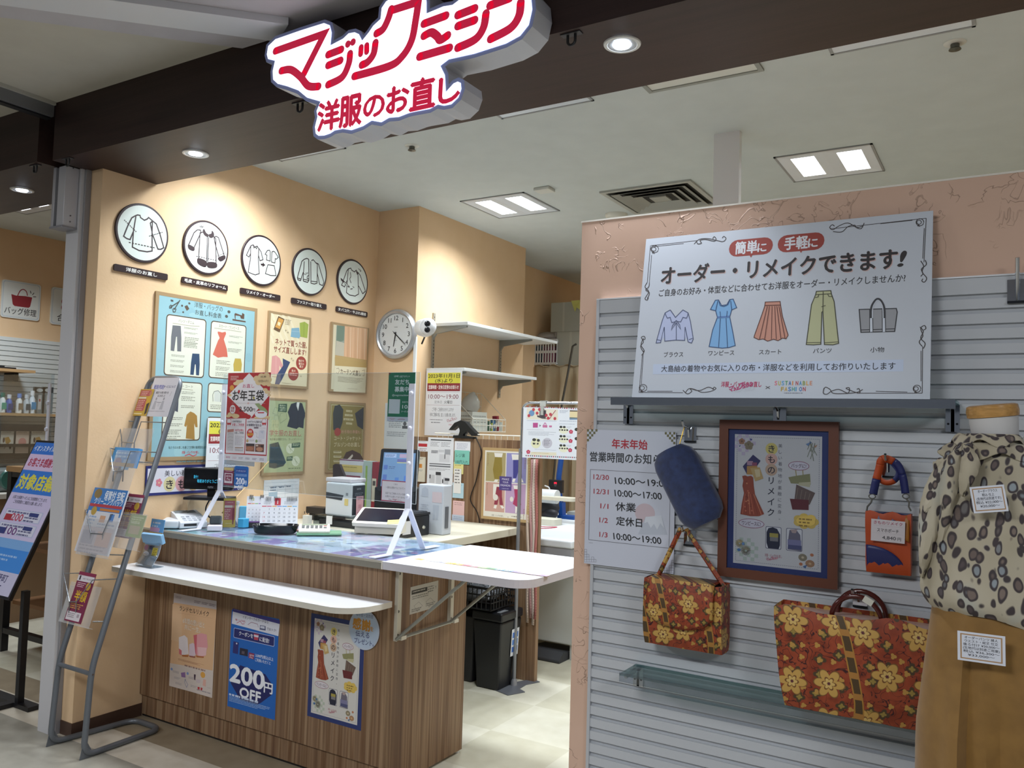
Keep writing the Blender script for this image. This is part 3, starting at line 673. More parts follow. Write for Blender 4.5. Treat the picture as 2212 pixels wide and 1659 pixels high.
    A.zt('私たちはお直しを通じて衣類の循環型社会を', 236, 1350, 540, 1352, 22, '39514f', 0.01); A.zt('洋服・バッグのお直し', 340, 1390, 480, 1390, 22, 'b9484c', 0.02); A.zl([(365,1418),(400,1405),(430,1420),(460,1408)], 0.8, 'c4565a'); A.zg(300, 1460, 540, 1475, 1, '5c7c80', 4)
wall_poster((335,628), (553.5,666), (545,980), (320,1008), 'price_poster', 'large pale blue framed price list, biggest frame on the left wall', d_price, 0.020, '8fb9c2')
def d_net(A):
    H = A.H; A.rect(0, 0, 100, H, 'e3d6b2')
    for i in range(-3, 9): A.poly([(min(100, max(0, i*14+x)), y) for x, y in ((0, 0), (6, 0), (46, H*.5), (40, H*.5))] if 0 <= i*14 and i*14+46 < 100 else [(0, max(0, -i*14)), (5, max(0, -i*14)), (12, 14-i*14 if i < 0 else 14), (7, 14-i*14 if i < 0 else 14)], 'e8ddbe')
    A.zp([(1110,305),(1160,330),(1120,435),(1072,410)], '6b5238'); A.zp([(1114,318),(1152,336),(1122,410),(1084,392)], 'cf9a4e'); A.zp([(1108,350),(1130,360),(1120,385),(1102,375)], 'e9dcae')
    A.zg(1165, 330, 1210, 385, 4, '9d8d77', 2); A.zp([(1280,360),(1320,350),(1350,372),(1340,480),(1285,468)], '9cad4e'); A.zp([(1215,402),(1275,398),(1285,468),(1275,482),(1208,470)], '7fa9bd')
    A.zl([(1315,355),(1312,470)], 0.6, '6d7c36'); A.zl([(1212,425),(1280,430)], 0.7, 'a9c4cf')
    A.zt('ネットで買った服、', 1086, 505, 1338, 540, 52, '8c3a30', 0.012); A.zt('サイズ直しします!', 1074, 570, 1330, 592, 52, '8c3a30', 0.012)
    A.zp([(1060,625),(1092,618),(1120,640),(1170,750),(1155,758),(1120,700),(1118,770),(1050,770)], 'd59a96'); A.zl([(1092,625),(1092,765)], 0.5, 'e8c9c4'); A.zp([(1145,642),(1205,672),(1150,790),(1112,860),(1082,848),(1100,770),(1148,700)], '3b4a6d')
    for x, y in ((1293,680), (1230,765)): A.ze(x, y, 41, 54, '9a4238')
    A.zt('袖丈や', 1272, 660, 1314, 664, 20, 'e8d9c0', 0.02); A.zt('着丈の', 1272, 684, 1314, 688, 20, 'e8d9c0', 0.02); A.zt('長さ', 1278, 706, 1308, 710, 20, 'e8d9c0', 0.02); A.zt('色々', 1216, 740, 1246, 742, 20, 'e8d9c0', 0.02); A.zg(1200, 755, 1262, 790, 2, 'd9b3a6', 3)
    A.zg(1060, 785, 1098, 795, 1, 'a4453f', 2); A.zg(1140, 835, 1240, 850, 2, 'b5a486', 5)
    for x, y in ((1170,420), (1186,436), (1215,645), (1228,660), (1290,785)): A.zl([(x-8,y),(x+8,y)], 0.5, '6b5238'); A.zl([(x,y-10),(x,y+10)], 0.5, '6b5238')
wall_poster((581,671), (673.2,686.5), (665,843.6), (574,831), 'clothes_poster', 'cream framed poster with green and blue clothes and red heading', d_net)
def d_curtain(A):
    H = A.H; A.rect(0, 0, 100, H, 'd6cdb0'); A.view(300, 600, 3.687)
    A.zp([(1575,378),(1640,385),(1632,630),(1562,615)], '8f9a90'); A.zp([(1578,380),(1638,386),(1632,500),(1574,520)], '6f8272'); A.zp([(1572,500),(1636,520),(1632,630),(1562,615)], 'b9b4a2'); A.zp([(1640,385),(1820,405),(1812,670),(1632,630)], 'd1a884')
    for i in range(9): x = 1650+i*19; A.zl([(x,390+i*2),(x-6,640+i*3)], 1.1, ['dfbd9c', 'b98f6c', 'e6d3b8'][i % 3])
    A.zp([(1562,615),(1812,655),(1810,715),(1560,705)], 'b59b69'); A.zp([(1562,640),(1810,690),(1810,715),(1560,705)], 'a8905c')
    A.zp([(1560,632),(1812,716),(1802,916),(1548,905)], 'd9d2b6'); A.zp([(1560,632),(1812,680),(1812,716),(1560,700)], 'b39a66')
    A.zt('カーテン丈直し', 1604, 745, 1768, 762, 44, '5b4a38', 0.015); A.zl([(1572,725),(1590,720),(1596,740),(1585,765),(1572,755)], 0.9, '8a7a62'); A.zl([(1776,740),(1796,735),(1792,780),(1780,778)], 0.9, '8a7a62')
    A.zg(1585, 785, 1785, 850, 5, '9a9076', 3); A.zg(1660, 880, 1740, 892, 1, '9a9076', 4)
wall_poster((716.3,695), (797.7,709), (791.5,851.7), (711.5,845), 'curtain_poster', 'framed poster with a photo of pale orange curtains, under the smoking hole pictogram', d_curtain)
def d_school(A):
    H = A.H; A.rect(0, 0, 100, H, 'aeb78b'); A.view(300, 600, 3.687)
    A.zp([(1260,990),(1300,1000),(1328,1090),(1315,1130),(1310,1200),(1275,1190),(1255,1205),(1180,1185),(1200,1120),(1185,1070),(1212,1005)], '2b303c'); A.zp([(1258,992),(1280,992),(1268,1060),(1255,1020)], 'dfe2dc'); A.zl([(1268,1060),(1262,1190)], 0.6, '15181f')
    for pts in ([(1085,1030),(1110,1040),(1105,1090),(1065,1080),(1085,1030)], [(1080,1095),(1112,1100),(1108,1190),(1090,1188),(1090,1130),(1070,1180),(1080,1095)], [(1130,1080),(1170,1070),(1180,1120),(1125,1160),(1120,1110),(1130,1080)]): A.zl(pts, 0.6, '6d7a5c')
    A.zp([(1112,1005),(1180,1003),(1178,1070),(1108,1066)], '35543e')
    for i, x in enumerate(('高校の', '学生服も', '必要です')): A.zt(x, 1120, 1018+i*18, 1168, 1018+i*18, 14, 'c9d3b4', 0.02)
    A.zt('学生服のお直し', 1040, 1232, 1292, 1245, 52, 'a9675a', 0.015); A.zt('毎日着る制服だから、きっとオンリー！', 1042, 1282, 1296, 1290, 20, '6d6b4d', 0.01); A.zp([(1040,1255),(1300,1262),(1300,1266),(1040,1259)], '8aa069')
    A.zp([(1040,1325),(1110,1308),(1172,1470),(1150,1500),(1080,1520),(1035,1510)], '3d4643')
    for i in range(6): A.zl([(1046+i*11,1322-i*2),(1048+i*20,1516-i*6)], 0.5, '2c3431')
    for x, y in ((1205,1360), (1250,1460)): A.ze(x, y, 32, 40, 'd3d7bb'); A.zl([(x-20,y-25),(x+22,y+25)], 0.8, '8d9a72'); A.zl([(x-8,y-28),(x+6,y+28)], 0.8, '8d9a72')
    A.zp([(1218,1318),(1285,1312),(1282,1350),(1215,1355)], '35543e'); A.zp([(1178,1425),(1225,1420),(1222,1455),(1176,1458)], '35543e'); A.zg(1225, 1322, 1278, 1345, 2, 'c9d3b4', 2); A.zg(1184, 1430, 1218, 1450, 2, 'c9d3b4', 3); A.zg(1190, 1515, 1290, 1530, 1, '7c8762', 6)
wall_poster((575,857), (664.3,865.3), (657.5,1022), (561.5,1029), 'uniform_poster', 'green framed poster with a navy blazer and pleated skirt', d_school, base='aeb78b')
def d_coat(A):
    H = A.H; A.rect(0, 0, 100, H, '8f8048'); A.frame(3, 3, 94, H-6, 0.8, 'd8d2b4'); A.view(300, 600, 3.687)
    A.zp([(1560,1020),(1600,1010),(1628,1050),(1622,1150),(1595,1230),(1548,1210),(1545,1080)], '3c3f3e'); A.zp([(1720,1080),(1790,1030),(1785,1210),(1740,1180)], '3b3d44'); A.zl([(1730,1090),(1780,1140)], 0.6, '23252a')
    for i, x in enumerate(('ジーンズ類', 'コート・ジャケット', '裾上げ・裾出し', 'ファスナー')): A.zp([(1650-i % 3*10,1052+i*33),(1698+i % 3*5,1056+i*33),(1698+i % 3*5,1072+i*33),(1650-i % 3*10,1068+i*33)], 'cdc39a'); A.zt(x, 1654-i % 3*8, 1062+i*33, 1692+i % 3*4, 1064+i*33, 12, '5d5330')
    A.ze(1582, 1228, 26, 32, 'a4463c'); A.zt('秋冬物の準備も！', 1612, 1225, 1770, 1230, 30, 'c59a80', 0.015); A.zt('コート・ジャケット', 1555, 1275, 1765, 1282, 36, 'd6cba6', 0.012); A.zt('ブルゾンのお直し', 1553, 1325, 1762, 1332, 36, 'd6cba6', 0.012)
    A.zp([(1620,1450),(1650,1390),(1700,1372),(1760,1400),(1785,1440),(1780,1520),(1610,1510)], '4a3531'); A.zp([(1660,1445),(1700,1405),(1705,1420),(1675,1460)], 'cfc9bd')
    for y in (1388, 1424, 1460): A.zp([(1550,y-8),(1612,y-7),(1612,y+9),(1550,y+8)], 'cdc39a'); A.zg(1555, y-4, 1606, y+5, 1, '6f6540', y)
wall_poster((710.4,867.2), (791,870), (784,1014), (704.3,1025.5), 'jacket_poster', 'olive framed poster of coats and jackets, lower right of the wall frames', d_coat, base='8f8048')

def d_banner(A):
    H = A.H; A.rect(0, 0, 100, H, '262c6e'); A.rect(1.5, 2.2, 97, H-4.4, 'dcdbe4'); A.view(320, 960, 4.81)
    A.zt('美しい着物地が', 172, 310, 560, 280, 62, '33303a', 0.008)
    for x, y, c, ch in ((222,412,'d9cf9e','き'), (345,408,'dba7ac','も'), (470,400,'d4b58f','の')): A.ze(x, y, 62, 78, c); A.zt(ch, x-35, y+5, x+35, y+1, 100, '2e2a33', 0.02)
    A.zt('リメイク', 560, 390, 860, 372, 90, '2e2a33', 0.015)
    for a in range(5): A.ze(112+20*math.cos(a*1.257), 398+26*math.sin(a*1.257), 15, 19, 'd9808f')
    A.ze(112, 398, 8, 10, 'e8c9a0'); A.zg(8, 300, 26, 480, 6, 'b9b4d0', 2)
M, w, h = RX((315.5,1012), (527,996), (525,1058), (313,1072), XL+0.006)
A = Art(M, w, h, 0.005, '262c6e'); d_banner(A); A.build('banner', label='wide white banner with blue border and plum blossom behind the customer display', cat='banner')
def paper(tl, tr, br, bl, label, draw, plane, name='paper_sheet', base='dfe2e6', thick=0.0012, cat='paper', group=None, view=None, rc=0):
    a, v = plane; M, w, h = (RX if a == 'x' else RY)(tl, tr, br, bl, v)
    A = Art(M, w, h, thick, base, rc=rc)
    if view: A.view(*view)
    draw(A); return A.build(name, label=label, cat=cat, group=group)
def d_grid(A):
    H = A.H; A.rect(14, 26, 24, H*0.62, '9fb6c6')
    for u in (14, 38, 60, 80): A.line([(u, 12), (u, H-4)], 0.7, 'b7c0c8')
    for v in (0.14, 0.3, 0.5, 0.7, 0.9): A.line([(3, H*v), (97, H*v)], 0.7, 'b7c0c8')
    A.greek(16, 14, 60, 1, 4, '7f8a96'); A.greek(42, H*0.36, 14, 1, 5, '6c7d90', seed=2); A.greek(64, H*0.34, 12, 1, 5, '6c7d90', seed=3); A.greek(18, H*0.36, 16, 2, 5, '5f7690', seed=4)
paper((570,1037), (647,1034), (645,1072), (569,1087), 'pale gridded sheet taped low on the left wall behind the calendars', d_grid, ('x', XL+0.002))

# ================================================================== CLOCK, CAMERA, SHELVES ON THE COLUMN
YB = 4.467
ck = P(851, 721, y=4.425); R = 0.176
cl = thing('wall_clock', 'round silver wall clock with black numerals on the back wall', 'clock', (ck.x, YB, ck.z-R))
MB().lathe([(R*0.90, 0.0008), (R*0.98, 0.004), (R, 0.018), (R*0.97, 0.034), (R*0.90, 0.040), (R*0.84, 0.034), (R*0.825, 0.026)], (ck.x, YB, ck.z), (0, -1, 0), pm('b9bcc0', 0.28, 0.55), 56).build('rim', cl)
MB().lathe([(0.0, 0.022), (R*0.84, 0.022)], (ck.x, YB, ck.z), (0, -1, 0), pm('d7dcdd', 0.4), 48).build('dial', cl)
A = Art(fm((ck.x-R, YB-0.0225, ck.z+R), (1, 0, 0), (0, 0, 1)), 2*R, 2*R, base=None, step=0.0002)
for i in range(1, 13):
    a = math.radians(30*i); A.text(str(i), 50+32.5*math.sin(a), 50-32.5*math.cos(a), 13, '25272b', b=0.012)
for i in range(60): a = math.radians(6*i); A.line([(50+40*math.sin(a), 50-40*math.cos(a)), (50+(41.2 if i % 5 else 42)*math.sin(a), 50-(41.2 if i % 5 else 42)*math.cos(a))], 0.5, '44464a')
A.text('CASIO', 50, 36, 3.2, '6f7378'); A.greek(46, 62, 8, 1, 2, '9da1a5'); A.build('numerals', cl)
def hand(ang, L, w, back, d):
    A = Art(fm((ck.x-R, YB-d, ck.z+R), (1, 0, 0), (0, 0, 1)), 2*R, 2*R, base=None); a = math.radians(ang); s_, c_ = math.sin(a), math.cos(a)
    A.poly([(50+L*s_-w*.4*c_, 50-L*c_-w*.4*s_), (50+L*s_+w*.4*c_, 50-L*c_+w*.4*s_), (50-back*s_+w*c_, 50+back*c_+w*s_), (50-back*s_-w*c_, 50+back*c_-w*s_)], '1b1c20'); A.build('hand', cl, solid=0.0006)
hand(190, 25, 1.5, 4, 0.026); hand(129, 33, 1.2, 5, 0.0275); hand(132, 36, 0.4, 9, 0.029)
# security camera and its duct
cp = P(922, 707, y=4.38)
cm = thing('security_camera', 'white dome security camera beside the clock, on top of a cable duct', 'camera', (cp.x-0.03, YB, cp.z-0.08))
M = fm(cp, (1, -0.25, 0), (0, 0, 1))
MB().tube([cp+Vector((-0.085, 0.05, 0.005)), cp+Vector((-0.08, 0.045, 0.005)), cp+Vector((-0.04, 0.03, 0)), cp+Vector((0.0, 0.0, 0)), cp+Vector((0.015, -0.01, 0))], [0.03, 0.056, 0.062, 0.062, 0.055], pm('e6e9ec', 0.3), 24).build('housing', cm)
e = MB(); e.ell(cp+Vector((0.02, -0.012, 0)), (0.058, 0.05, 0.060), pm('dcdfe3', 0.25), n=24); e.build('eyeball', cm)
n = Vector((0.45, -0.85, -0.05)).normalized(); m = MB()
for dz, r in ((0.018, 0.020), (-0.022, 0.019)):
    o = cp + Vector((0.024, -0.014, dz)) + n*0.040; m.lathe([(0.0, 0.012), (r*0.6, 0.012), (r, 0.008), (r, 0.0)], o, n, pm('15161a', 0.15), 20)
m.build('lens', cm)
MB().tube([cp+Vector((-0.05, 0.05, -0.05)), cp+Vector((-0.075, 0.06, -0.085)), cp+Vector((-0.095, 0.075, -0.10))], 0.006, BLACK, 8).build('cable', cm)
x0 = P(896, 780, y=YB-0.01).x
MB().box((x0-0.012, YB-0.016, 0.95), (x0+0.010, YB-0.0005, cp.z-0.05), pm('dfe3e6', 0.4)).build('cable_duct', label='slim white cable duct running down the wall under the camera', cat='duct', bevel=0.002)

SHW = pm('d8dcdc', 0.35); SHU = pm('a9ab9f', 0.4)
def shelf(y0, y1, z, lb):
    t = thing('wall_shelf', lb, 'shelf', (-3.33, (y0+y1)/2, z-0.06), 'white shelves on the column')
    MB().box((-3.495, y0, z-0.022), (-3.17, y1, z), SHW).build('board', t, bevel=0.002)
    for yy in (4.66, 5.56):
        if yy < y1-0.02:
            m = MB(); m.prism([(0, 0), (0.29, 0.0), (0.29, -0.012), (0.03, -0.05), (0, -0.09)], fm((-3.49, yy+0.008, z-0.0225), (1, 0, 0), (0, 0, 1)), 0, 0.016, pm('8b8d88', 0.4, 0.4)); m.build('bracket', t)
    return t
shelf(4.62, 5.93, 2.262, 'upper white shelf on the column beside the camera'); shelf(4.60, 5.60, 1.943, 'lower white shelf on the column with the hours notice hung at its end')
for yy, lb in ((4.668, 'slotted upright carrying the near ends of the two white shelves'), (5.568, 'slotted upright carrying the far ends of the two white shelves')):
    m = MB().box((-3.4995, yy-0.012, 1.78), (-3.488, yy+0.012, 2.34), pm('a7a295', 0.4, 0.4))
    for k in range(22): m.box((-3.4882, yy-0.003, 1.80+k*0.024), (-3.4877, yy+0.003, 1.812+k*0.024), '2a2825')
    m.build('shelf_upright', label=lb, cat='upright')
LOGOC = 'b5304c'
def logo(A, x, y, w, c=LOGOC, t=0.9):
    k = w/1900.0
    for st in LOGO: A.line([(x+(a-70)*k, y+(b-250)*k) for a, b in st], t, c)
# hours notice: one hangs at the shelf end, its twin is stuck up behind the acrylic screen
def d_hours(A):
    H = A.H; A.rect(4, 6, 92, 24, 'd9d24a'); A.text('2023年11月1日', 50, 13, 11, '1c1c1e', w=88, b=0.02); A.text('(水)より', 50, 24, 10, '1c1c1e', w=48, b=0.02)
    A.rect(4, 30, 92, 18, '8b2a2e'); A.text('営業時間・定休日変更のお知らせ', 50, 39, 10, 'efe9e4', w=84, b=0.018)
    A.line([(4, 50.5), (96, 50.5)], 0.6, 'a9a2a8'); A.text('10:00〜19:00', 50, 60, 14, '7a3040', w=84); A.text('定休日', 36, 73, 7.5, '8d8f95'); A.text('火曜日', 64, 73, 8, '3a3a40', b=0.01)
    A.line([(4, 80), (96, 80)], 0.6, 'a9868a'); A.text('ご不便・ご迷惑をおかけしますが', 50, 90, 9, '44464c', w=60); A.text('何卒ご理解の程、宜しくお願い致します。', 50, 102, 9, '44464c', w=72)
    A.greek(14, 113, 36, 1, 3, '6b6d72'); A.text('03-0000-0000' if False else '', 0, 0, 1, '000000'); A.greek(18, 119, 26, 1, 3.5, '55575c', seed=2)
    logo(A, 60, 112, 32, 'a5384c', 0.7); A.text('洋服のお直し', 78, 124, 3.6, 'b5304c')
paper((920,799), (999,800), (993,943), (918,940), 'yellow and red opening hours notice hung from the end of the lower white shelf', d_hours, ('y', 4.585), 'hours_notice', 'dfe1e4', cat='notice', thick=0.002)
zx = RX((449,903), (485,903), (480,1009), (444,1009), XL+0.035)
M = fm((XL+0.035, zx[0].translation.y, zx[0].translation.z), (0, 1, 0), (0, 0, 1))
A = Art(M, 0.30, zx[2], 0.002, 'dde0e4'); d_hours(A)
A.build('hours_notice', label='copy of the yellow and red hours notice half hidden behind the red new year poster', cat='notice')

# ---- sheets on the back wall beside the clock
def d_text(A, c='8a8d92', seed=1):
    H = A.H; A.greek(18, 8, 24, 2, 5, c, seed=seed); A.rect(68, 4, 16, 12, 'a9b394'); A.greek(10, 26, 78, 3, 5, c, seed=seed+1); A.greek(16, 52, 50, 4, 5, c, seed=seed+2); A.ell_(74, 58, 6, 6, '5b5d62'); A.rect(65, 64, 19, 8, '54565b'); A.greek(10, 82, 70, 3, 5, c, seed=seed+3)
paper((832,871), (893,871), (887,971), (829,968), 'pale printed sheet on the back wall behind the green poster', d_text, ('y', YB-0.002), base='cfd2d4')

# ================================================================== WALNUT PANEL BEHIND THE COUNTER
YW = 4.452
wz = P(1000, 947, y=YW).z
MB().box((-3.4985, YW+0.001, 0), (-2.48, YW+0.035, wz), WOOD).build('wood_panel', label='tall walnut panel dividing the counter from the workroom', cat='panel')
def d_manual(A):
    H = A.H; A.rect(10, 6, 80, 3.6, '3f4247'); A.text('レジ操作マニュアル' if False else '', 50, 8, 3, 'ffffff')
    A.greek(10, 14, 36, 4, 4, '9a9ca1'); A.greek(52, 14, 36, 4, 4, '9a9ca1', seed=2)
    for x, y, w, h, c in ((14,40,26,10,'b9bbc0'), (42,38,22,8,'c9cbd0'), (66,36,22,18,'9fa2a8'), (46,52,40,24,'d0d2d6'), (66,52,3,14,'4b4e53'), (8,82,82,2.5,'44474c'), (8,88,82,4,'6b6e73'), (10,118,20,26,'c5c8cc'), (36,112,20,34,'c9ccd0'), (34,108,20,10,'3a3c41'), (64,124,20,22,'c2c5ca'), (70,126,18,8,'3a3c41'), (10,118,4,12,'33353a'), (60,130,4,12,'33353a'), (8,150,82,2.5,'44474c')):
        if y+h < H: A.rect(x, y, w, h, c)
    A.greek(14, 42, 26, 3, 3, '5b5e63', seed=4); A.greek(8, 97, 80, 2, 4, 'a3a5aa', seed=5)
paper((925,944), (983,947), (975,1050), (922,1042), 'white printed instruction sheet taped at the top of the walnut panel', d_manual, ('y', YW-0.0005), cat='sheet', name='instruction_sheet')
def d_red(A): A.greek(8, 6, 70, 1, 6, '8b8d92'); A.rect(8, 20, 84, 24, 'b8323a'); A.greek(12, 56, 76, 2, 12, '9a7d80')
paper((903,952), (925,953), (924,975), (901,975), 'small slip with a red bar at the top left of the walnut panel', d_red, ('y', YW-0.0004), name='paper_slip', cat='slip')
def d_book(A): A.greek(20, 10, 60, 2, 8, '6b6d70'); A.rect(30, 60, 40, 34, 'd08a3a'); A.greek(40, 66, 20, 3, 9, 'a8552a'); A.greek(20, 110, 60, 2, 8, '8a8c8f')
paper((899,987), (918,987), (917,1041), (896,1040), 'cream booklet leaning on the walnut panel beside the screen post', d_book, ('y', YW-0.012), 'booklet', 'd8d2bf', thick=0.010, cat='booklet')
notes = [((983,953),(1017,953),(1015,976),(981,974),'e3e5ea','8d90a8','white receipt slips pinned at the top of the note column',0.0010),
         ((983,972),(1015,974),(1013,1004),(981,1002),'7fc4b4','274d46','teal sticky note with handwriting on the walnut panel',0.0030),
         ((981,997),(1001,1000),(1001,1026),(979,1022),'e3d98f','8a8050','yellow sticky note under the teal note',0.0018),
         ((981,1012),(998,1013),(994,1067),(979,1064),'e6e4e0','7d7b78','long narrow receipt hanging below the yellow note',0.0045),
         ((977,1043),(1001,1043),(1002,1076),(978,1076),'b3d0dc','8fb2c0','pale blue sticky note behind the long receipt',0.0030),
         ((979,1083),(1003,1081),(1003,1113),(977,1113),'dfb9b6','a98886','pink sticky note, second lowest of the note column',0.0010),
         ((977,1112),(1003,1113),(1002,1141),(975,1142),'c3cede','8f9cb4','bluish white note, lowest of the note column',0.0022)]
for i, (a, b, c, d, base, inkc, lb, off) in enumerate(notes):
    def d_note(A, i=i, inkc=inkc):
        if i == 1: A.text('レジ裏', 40, 28, 22, inkc); A.text('100円入れ', 50, 64, 22, inkc, w=84)
        else: A.greek(14, 12, 70, 5 if i in (0, 3) else 2, A.H/8, inkc, 0.35, i)
    paper(a, b, c, d, lb, d_note, ('y', YW-off), 'sticky_note' if i not in (0, 3) else 'receipt', base, thick=0.0005, cat='note' if i not in (0, 3) else 'receipt')
# framed fashion poster on the panel
def d_fashion(A):
    H = A.H
    for (x, y, c) in ((4, 4, 'a89a6c'), (51, 4, '8f8cc0'), (4, 63, 'c39a8c'), (51, 63, 'b596b8')): A.rect(x, y, 45, 57, c)
    A.poly([(24,12),(40,12),(42,40),(38,56),(24,56),(20,38)], '8d7a34'); A.poly([(22,5),(42,5),(40,13),(24,13)], 'e3dfd6'); A.poly([(26,57),(34,57),(30,62),(22,62)], 'e3dfd6'); A.poly([(35,57),(40,57),(42,62),(36,61)], 'e3dfd6')
    A.poly([(66,16),(80,16),(86,40),(87,50),(80,50),(78,40),(74,52),(67,52)], '3f3d86'); A.poly([(62,6),(84,6),(82,16),(64,17)], 'e3dfd6'); A.poly([(67,53),(73,53),(70,60),(65,59)], 'e3dfd6'); A.poly([(84,52),(87,52),(91,59),(86,59)], 'e3dfd6'); A.poly([(79,38),(81,38),(85,51),(83,51)], 'e3dfd6')
    A.poly([(30,70),(42,70),(43,90),(46,106),(38,106),(36,88),(33,106),(25,106),(28,88)], '8e3446'); A.poly([(22,66),(42,66),(40,71),(30,71),(26,92),(22,92)], 'e3dfd6'); A.ell_(28, 92, 6, 6, 'd9d3cb'); A.poly([(26,107),(32,107),(30,114),(24,113)], 'e3dfd6'); A.poly([(39,107),(45,107),(49,111),(44,113)], 'e3dfd6')
    A.poly([(70,72),(84,72),(83,88),(87,102),(80,108),(68,102),(72,88)], 'a5355c'); A.poly([(68,66),(86,66),(84,73),(70,73)], 'e3dfd6'); A.poly([(74,106),(79,107),(77,119),(74,119)], 'e3dfd6'); A.ell_(65, 93, 4, 5, 'd9d3cb')
    A.rect(36, 50, 28, 27, '4c3f7e'); A.text('MAKE', 50, 55, 5.6, 'd9d3e6', w=16); A.text('YOUR', 50, 61, 5, 'd9d3e6', w=13); A.text('FASHION', 50, 67, 5.6, 'd9d3e6', w=22, b=0.01); A.greek(42, 73, 16, 1, 2, 'b9b1d2')
    for x, y in ((7, 8), (92, 10), (7, 66), (92, 110)): A.greek(x, y, 2.4, 8, 3, '8b6a50', seed=int(x))
    A.text('洋服・バッグのお直し', 34, 127, 4, '6a5a50', w=28); A.text('×', 58, 128, 5, '6a5a50'); A.greek(66, 125, 22, 1, 4, '8a8178')
M, w, h = RY((1043,966), (1146,971), (1143,1132), (1039,1118), YW-0.012)
t = thing('framed_poster', 'light wood framed poster of four skirt and trouser outfits on the walnut panel', 'framed poster', (M.translation.x+w/2, YW, M.translation.z-h))
frame_bars(M, w, h, 0.018, 0.012, pm('b39668', 0.4), -0.0115).build('frame', t, bevel=0.003)
A = Art(M @ Matrix.Translation((0.016, -0.016, 0)), w-0.032, h-0.032, 0.010, 'dcd8cc'); d_fashion(A); A.build('print', t)
# white wire rail on top of the panel, wire basket with its contents
def wire_h(m, a, b, r=0.003, c=None): m.cyl(a, b, r, c or pm('dcd9cc', 0.4), 6)
m = MB(); zt = wz+0.028
wire_h(m, (-3.30, YW+0.012, zt), (-2.49, YW+0.012, zt), 0.004)
for k in range(18): wire_h(m, (-3.28+k*0.046, YW+0.012, wz+0.0005), (-3.28+k*0.046, YW+0.012, zt), 0.0022)
m.build('wire_rail', label='low white wire rail along the top of the walnut panel', cat='rail')
t = thing('wire_basket', 'white wire basket rack hung on the column, filled with boxes and bottles', 'basket', (-3.35, 5.05, 1.51))
m = MB(); WX = -3.488
for k in range(9): wire_h(m, (WX, 4.86+k*0.055, 1.50), (WX, 4.86+k*0.055, 1.80), 0.002)
for z in (1.50, 1.60, 1.70, 1.80): wire_h(m, (WX, 4.86, z), (WX, 5.30, z), 0.002)
m.build('back_grid', t)
m = MB(); XF = -3.26
for z in (1.51, 1.555, 1.60): wire_h(m, (XF, 4.86, z), (XF, 5.30, z)); wire_h(m, (WX, 4.86, z), (XF, 4.86, z)); wire_h(m, (WX, 5.30, z), (XF, 5.30, z))
for k in range(11): wire_h(m, (XF, 4.86+k*0.044, 1.51), (XF, 4.86+k*0.044, 1.60), 0.002); wire_h(m, (XF, 4.86+k*0.044, 1.51), (WX, 4.86+k*0.044, 1.51), 0.002)
for yy in (4.86, 5.30): wire_h(m, (XF, yy, 1.60), (WX, yy, 1.80), 0.0025)
m.build('tray', t)
def crate(x0, y0, z0, x1, y1, z1, lb):
    m = MB().box((x0, y0, z0), (x1, y1, z1), pm('d3d8d2', 0.45))
    for r in range(4):
        for k in range(12):
            yy = y0+0.012+k*(y1-y0-0.02)/12; zz = z0+0.035+r*(z1-z0-0.05)/4
            m.box((x1-0.0005, yy, zz), (x1+0.0006, yy+0.006, zz+0.010), '5d605c'); xx = x0+0.01+k*(x1-x0-0.02)/12; m.box((xx, y0-0.0006, zz), (xx+0.006, y0+0.0005, zz+0.010), '5d605c')
    m.build('plastic_crate', label=lb, cat='crate', bevel=0.003)
crate(-3.46, 4.87, 1.515, -3.275, 5.06, 1.65, 'white perforated plastic crate in the wire basket')
m = MB(); b0 = Vector((-3.37, 4.96, 1.652))
m.lathe([(0.0, 0.001), (0.06, 0.002), (0.078, 0.04), (0.066, 0.09), (0.035, 0.125), (0.008, 0.15)], b0, (0.1, 0.25, 1), m_frost('thin_plastic_bag', 'cfd4d0', 0.55), 14, ell=0.8); m.build('plastic_bag', label='crumpled clear plastic bag on the white perforated crate', cat='bag')
for i, (y, c, hgt, w, lb) in enumerate(((5.085,'d9dcd6',0.12,0.014,'slim white bottle beside the perforated crate'), (5.115,'4c6b58',0.075,0.014,'dark green packet in the wire basket'), (5.145,'9fae48',0.06,0.013,'yellow green packet in the wire basket'), (5.172,'4a78a0',0.08,0.011,'blue packet in the wire basket'), (5.20,'5a4a44',0.09,0.013,'brown packet in the wire basket'), (5.232,'8e2b3e',0.115,0.014,'dark red pouch leaning in the wire basket'), (5.265,'c9d3cc',0.07,0.016,'pale packet at the right end of the wire basket'))):
    m = MB(); c0 = Vector((-3.30, y, 1.5135))
    if i == 0: m.lathe([(w, 0), (w, hgt*0.7), (w*0.5, hgt*0.85), (w*0.4, hgt), (0, hgt)], c0, (0, 0, 1), c, 12)
    else: m.obox(Matrix.Translation(c0) @ Matrix.Rotation(0.12*(i % 3-1), 4, 'X'), (-0.02, -w, 0.003), (0.02, w, hgt), pm(c, 0.4)); m.obox(Matrix.Translation(c0) @ Matrix.Rotation(0.12*(i % 3-1), 4, 'X'), (0.0201, -w*0.7, hgt*0.3), (0.0208, w*0.7, hgt*0.7), 'd5d6cc')
    m.build('packet' if i else 'bottle', label=lb, cat='packet' if i else 'bottle')
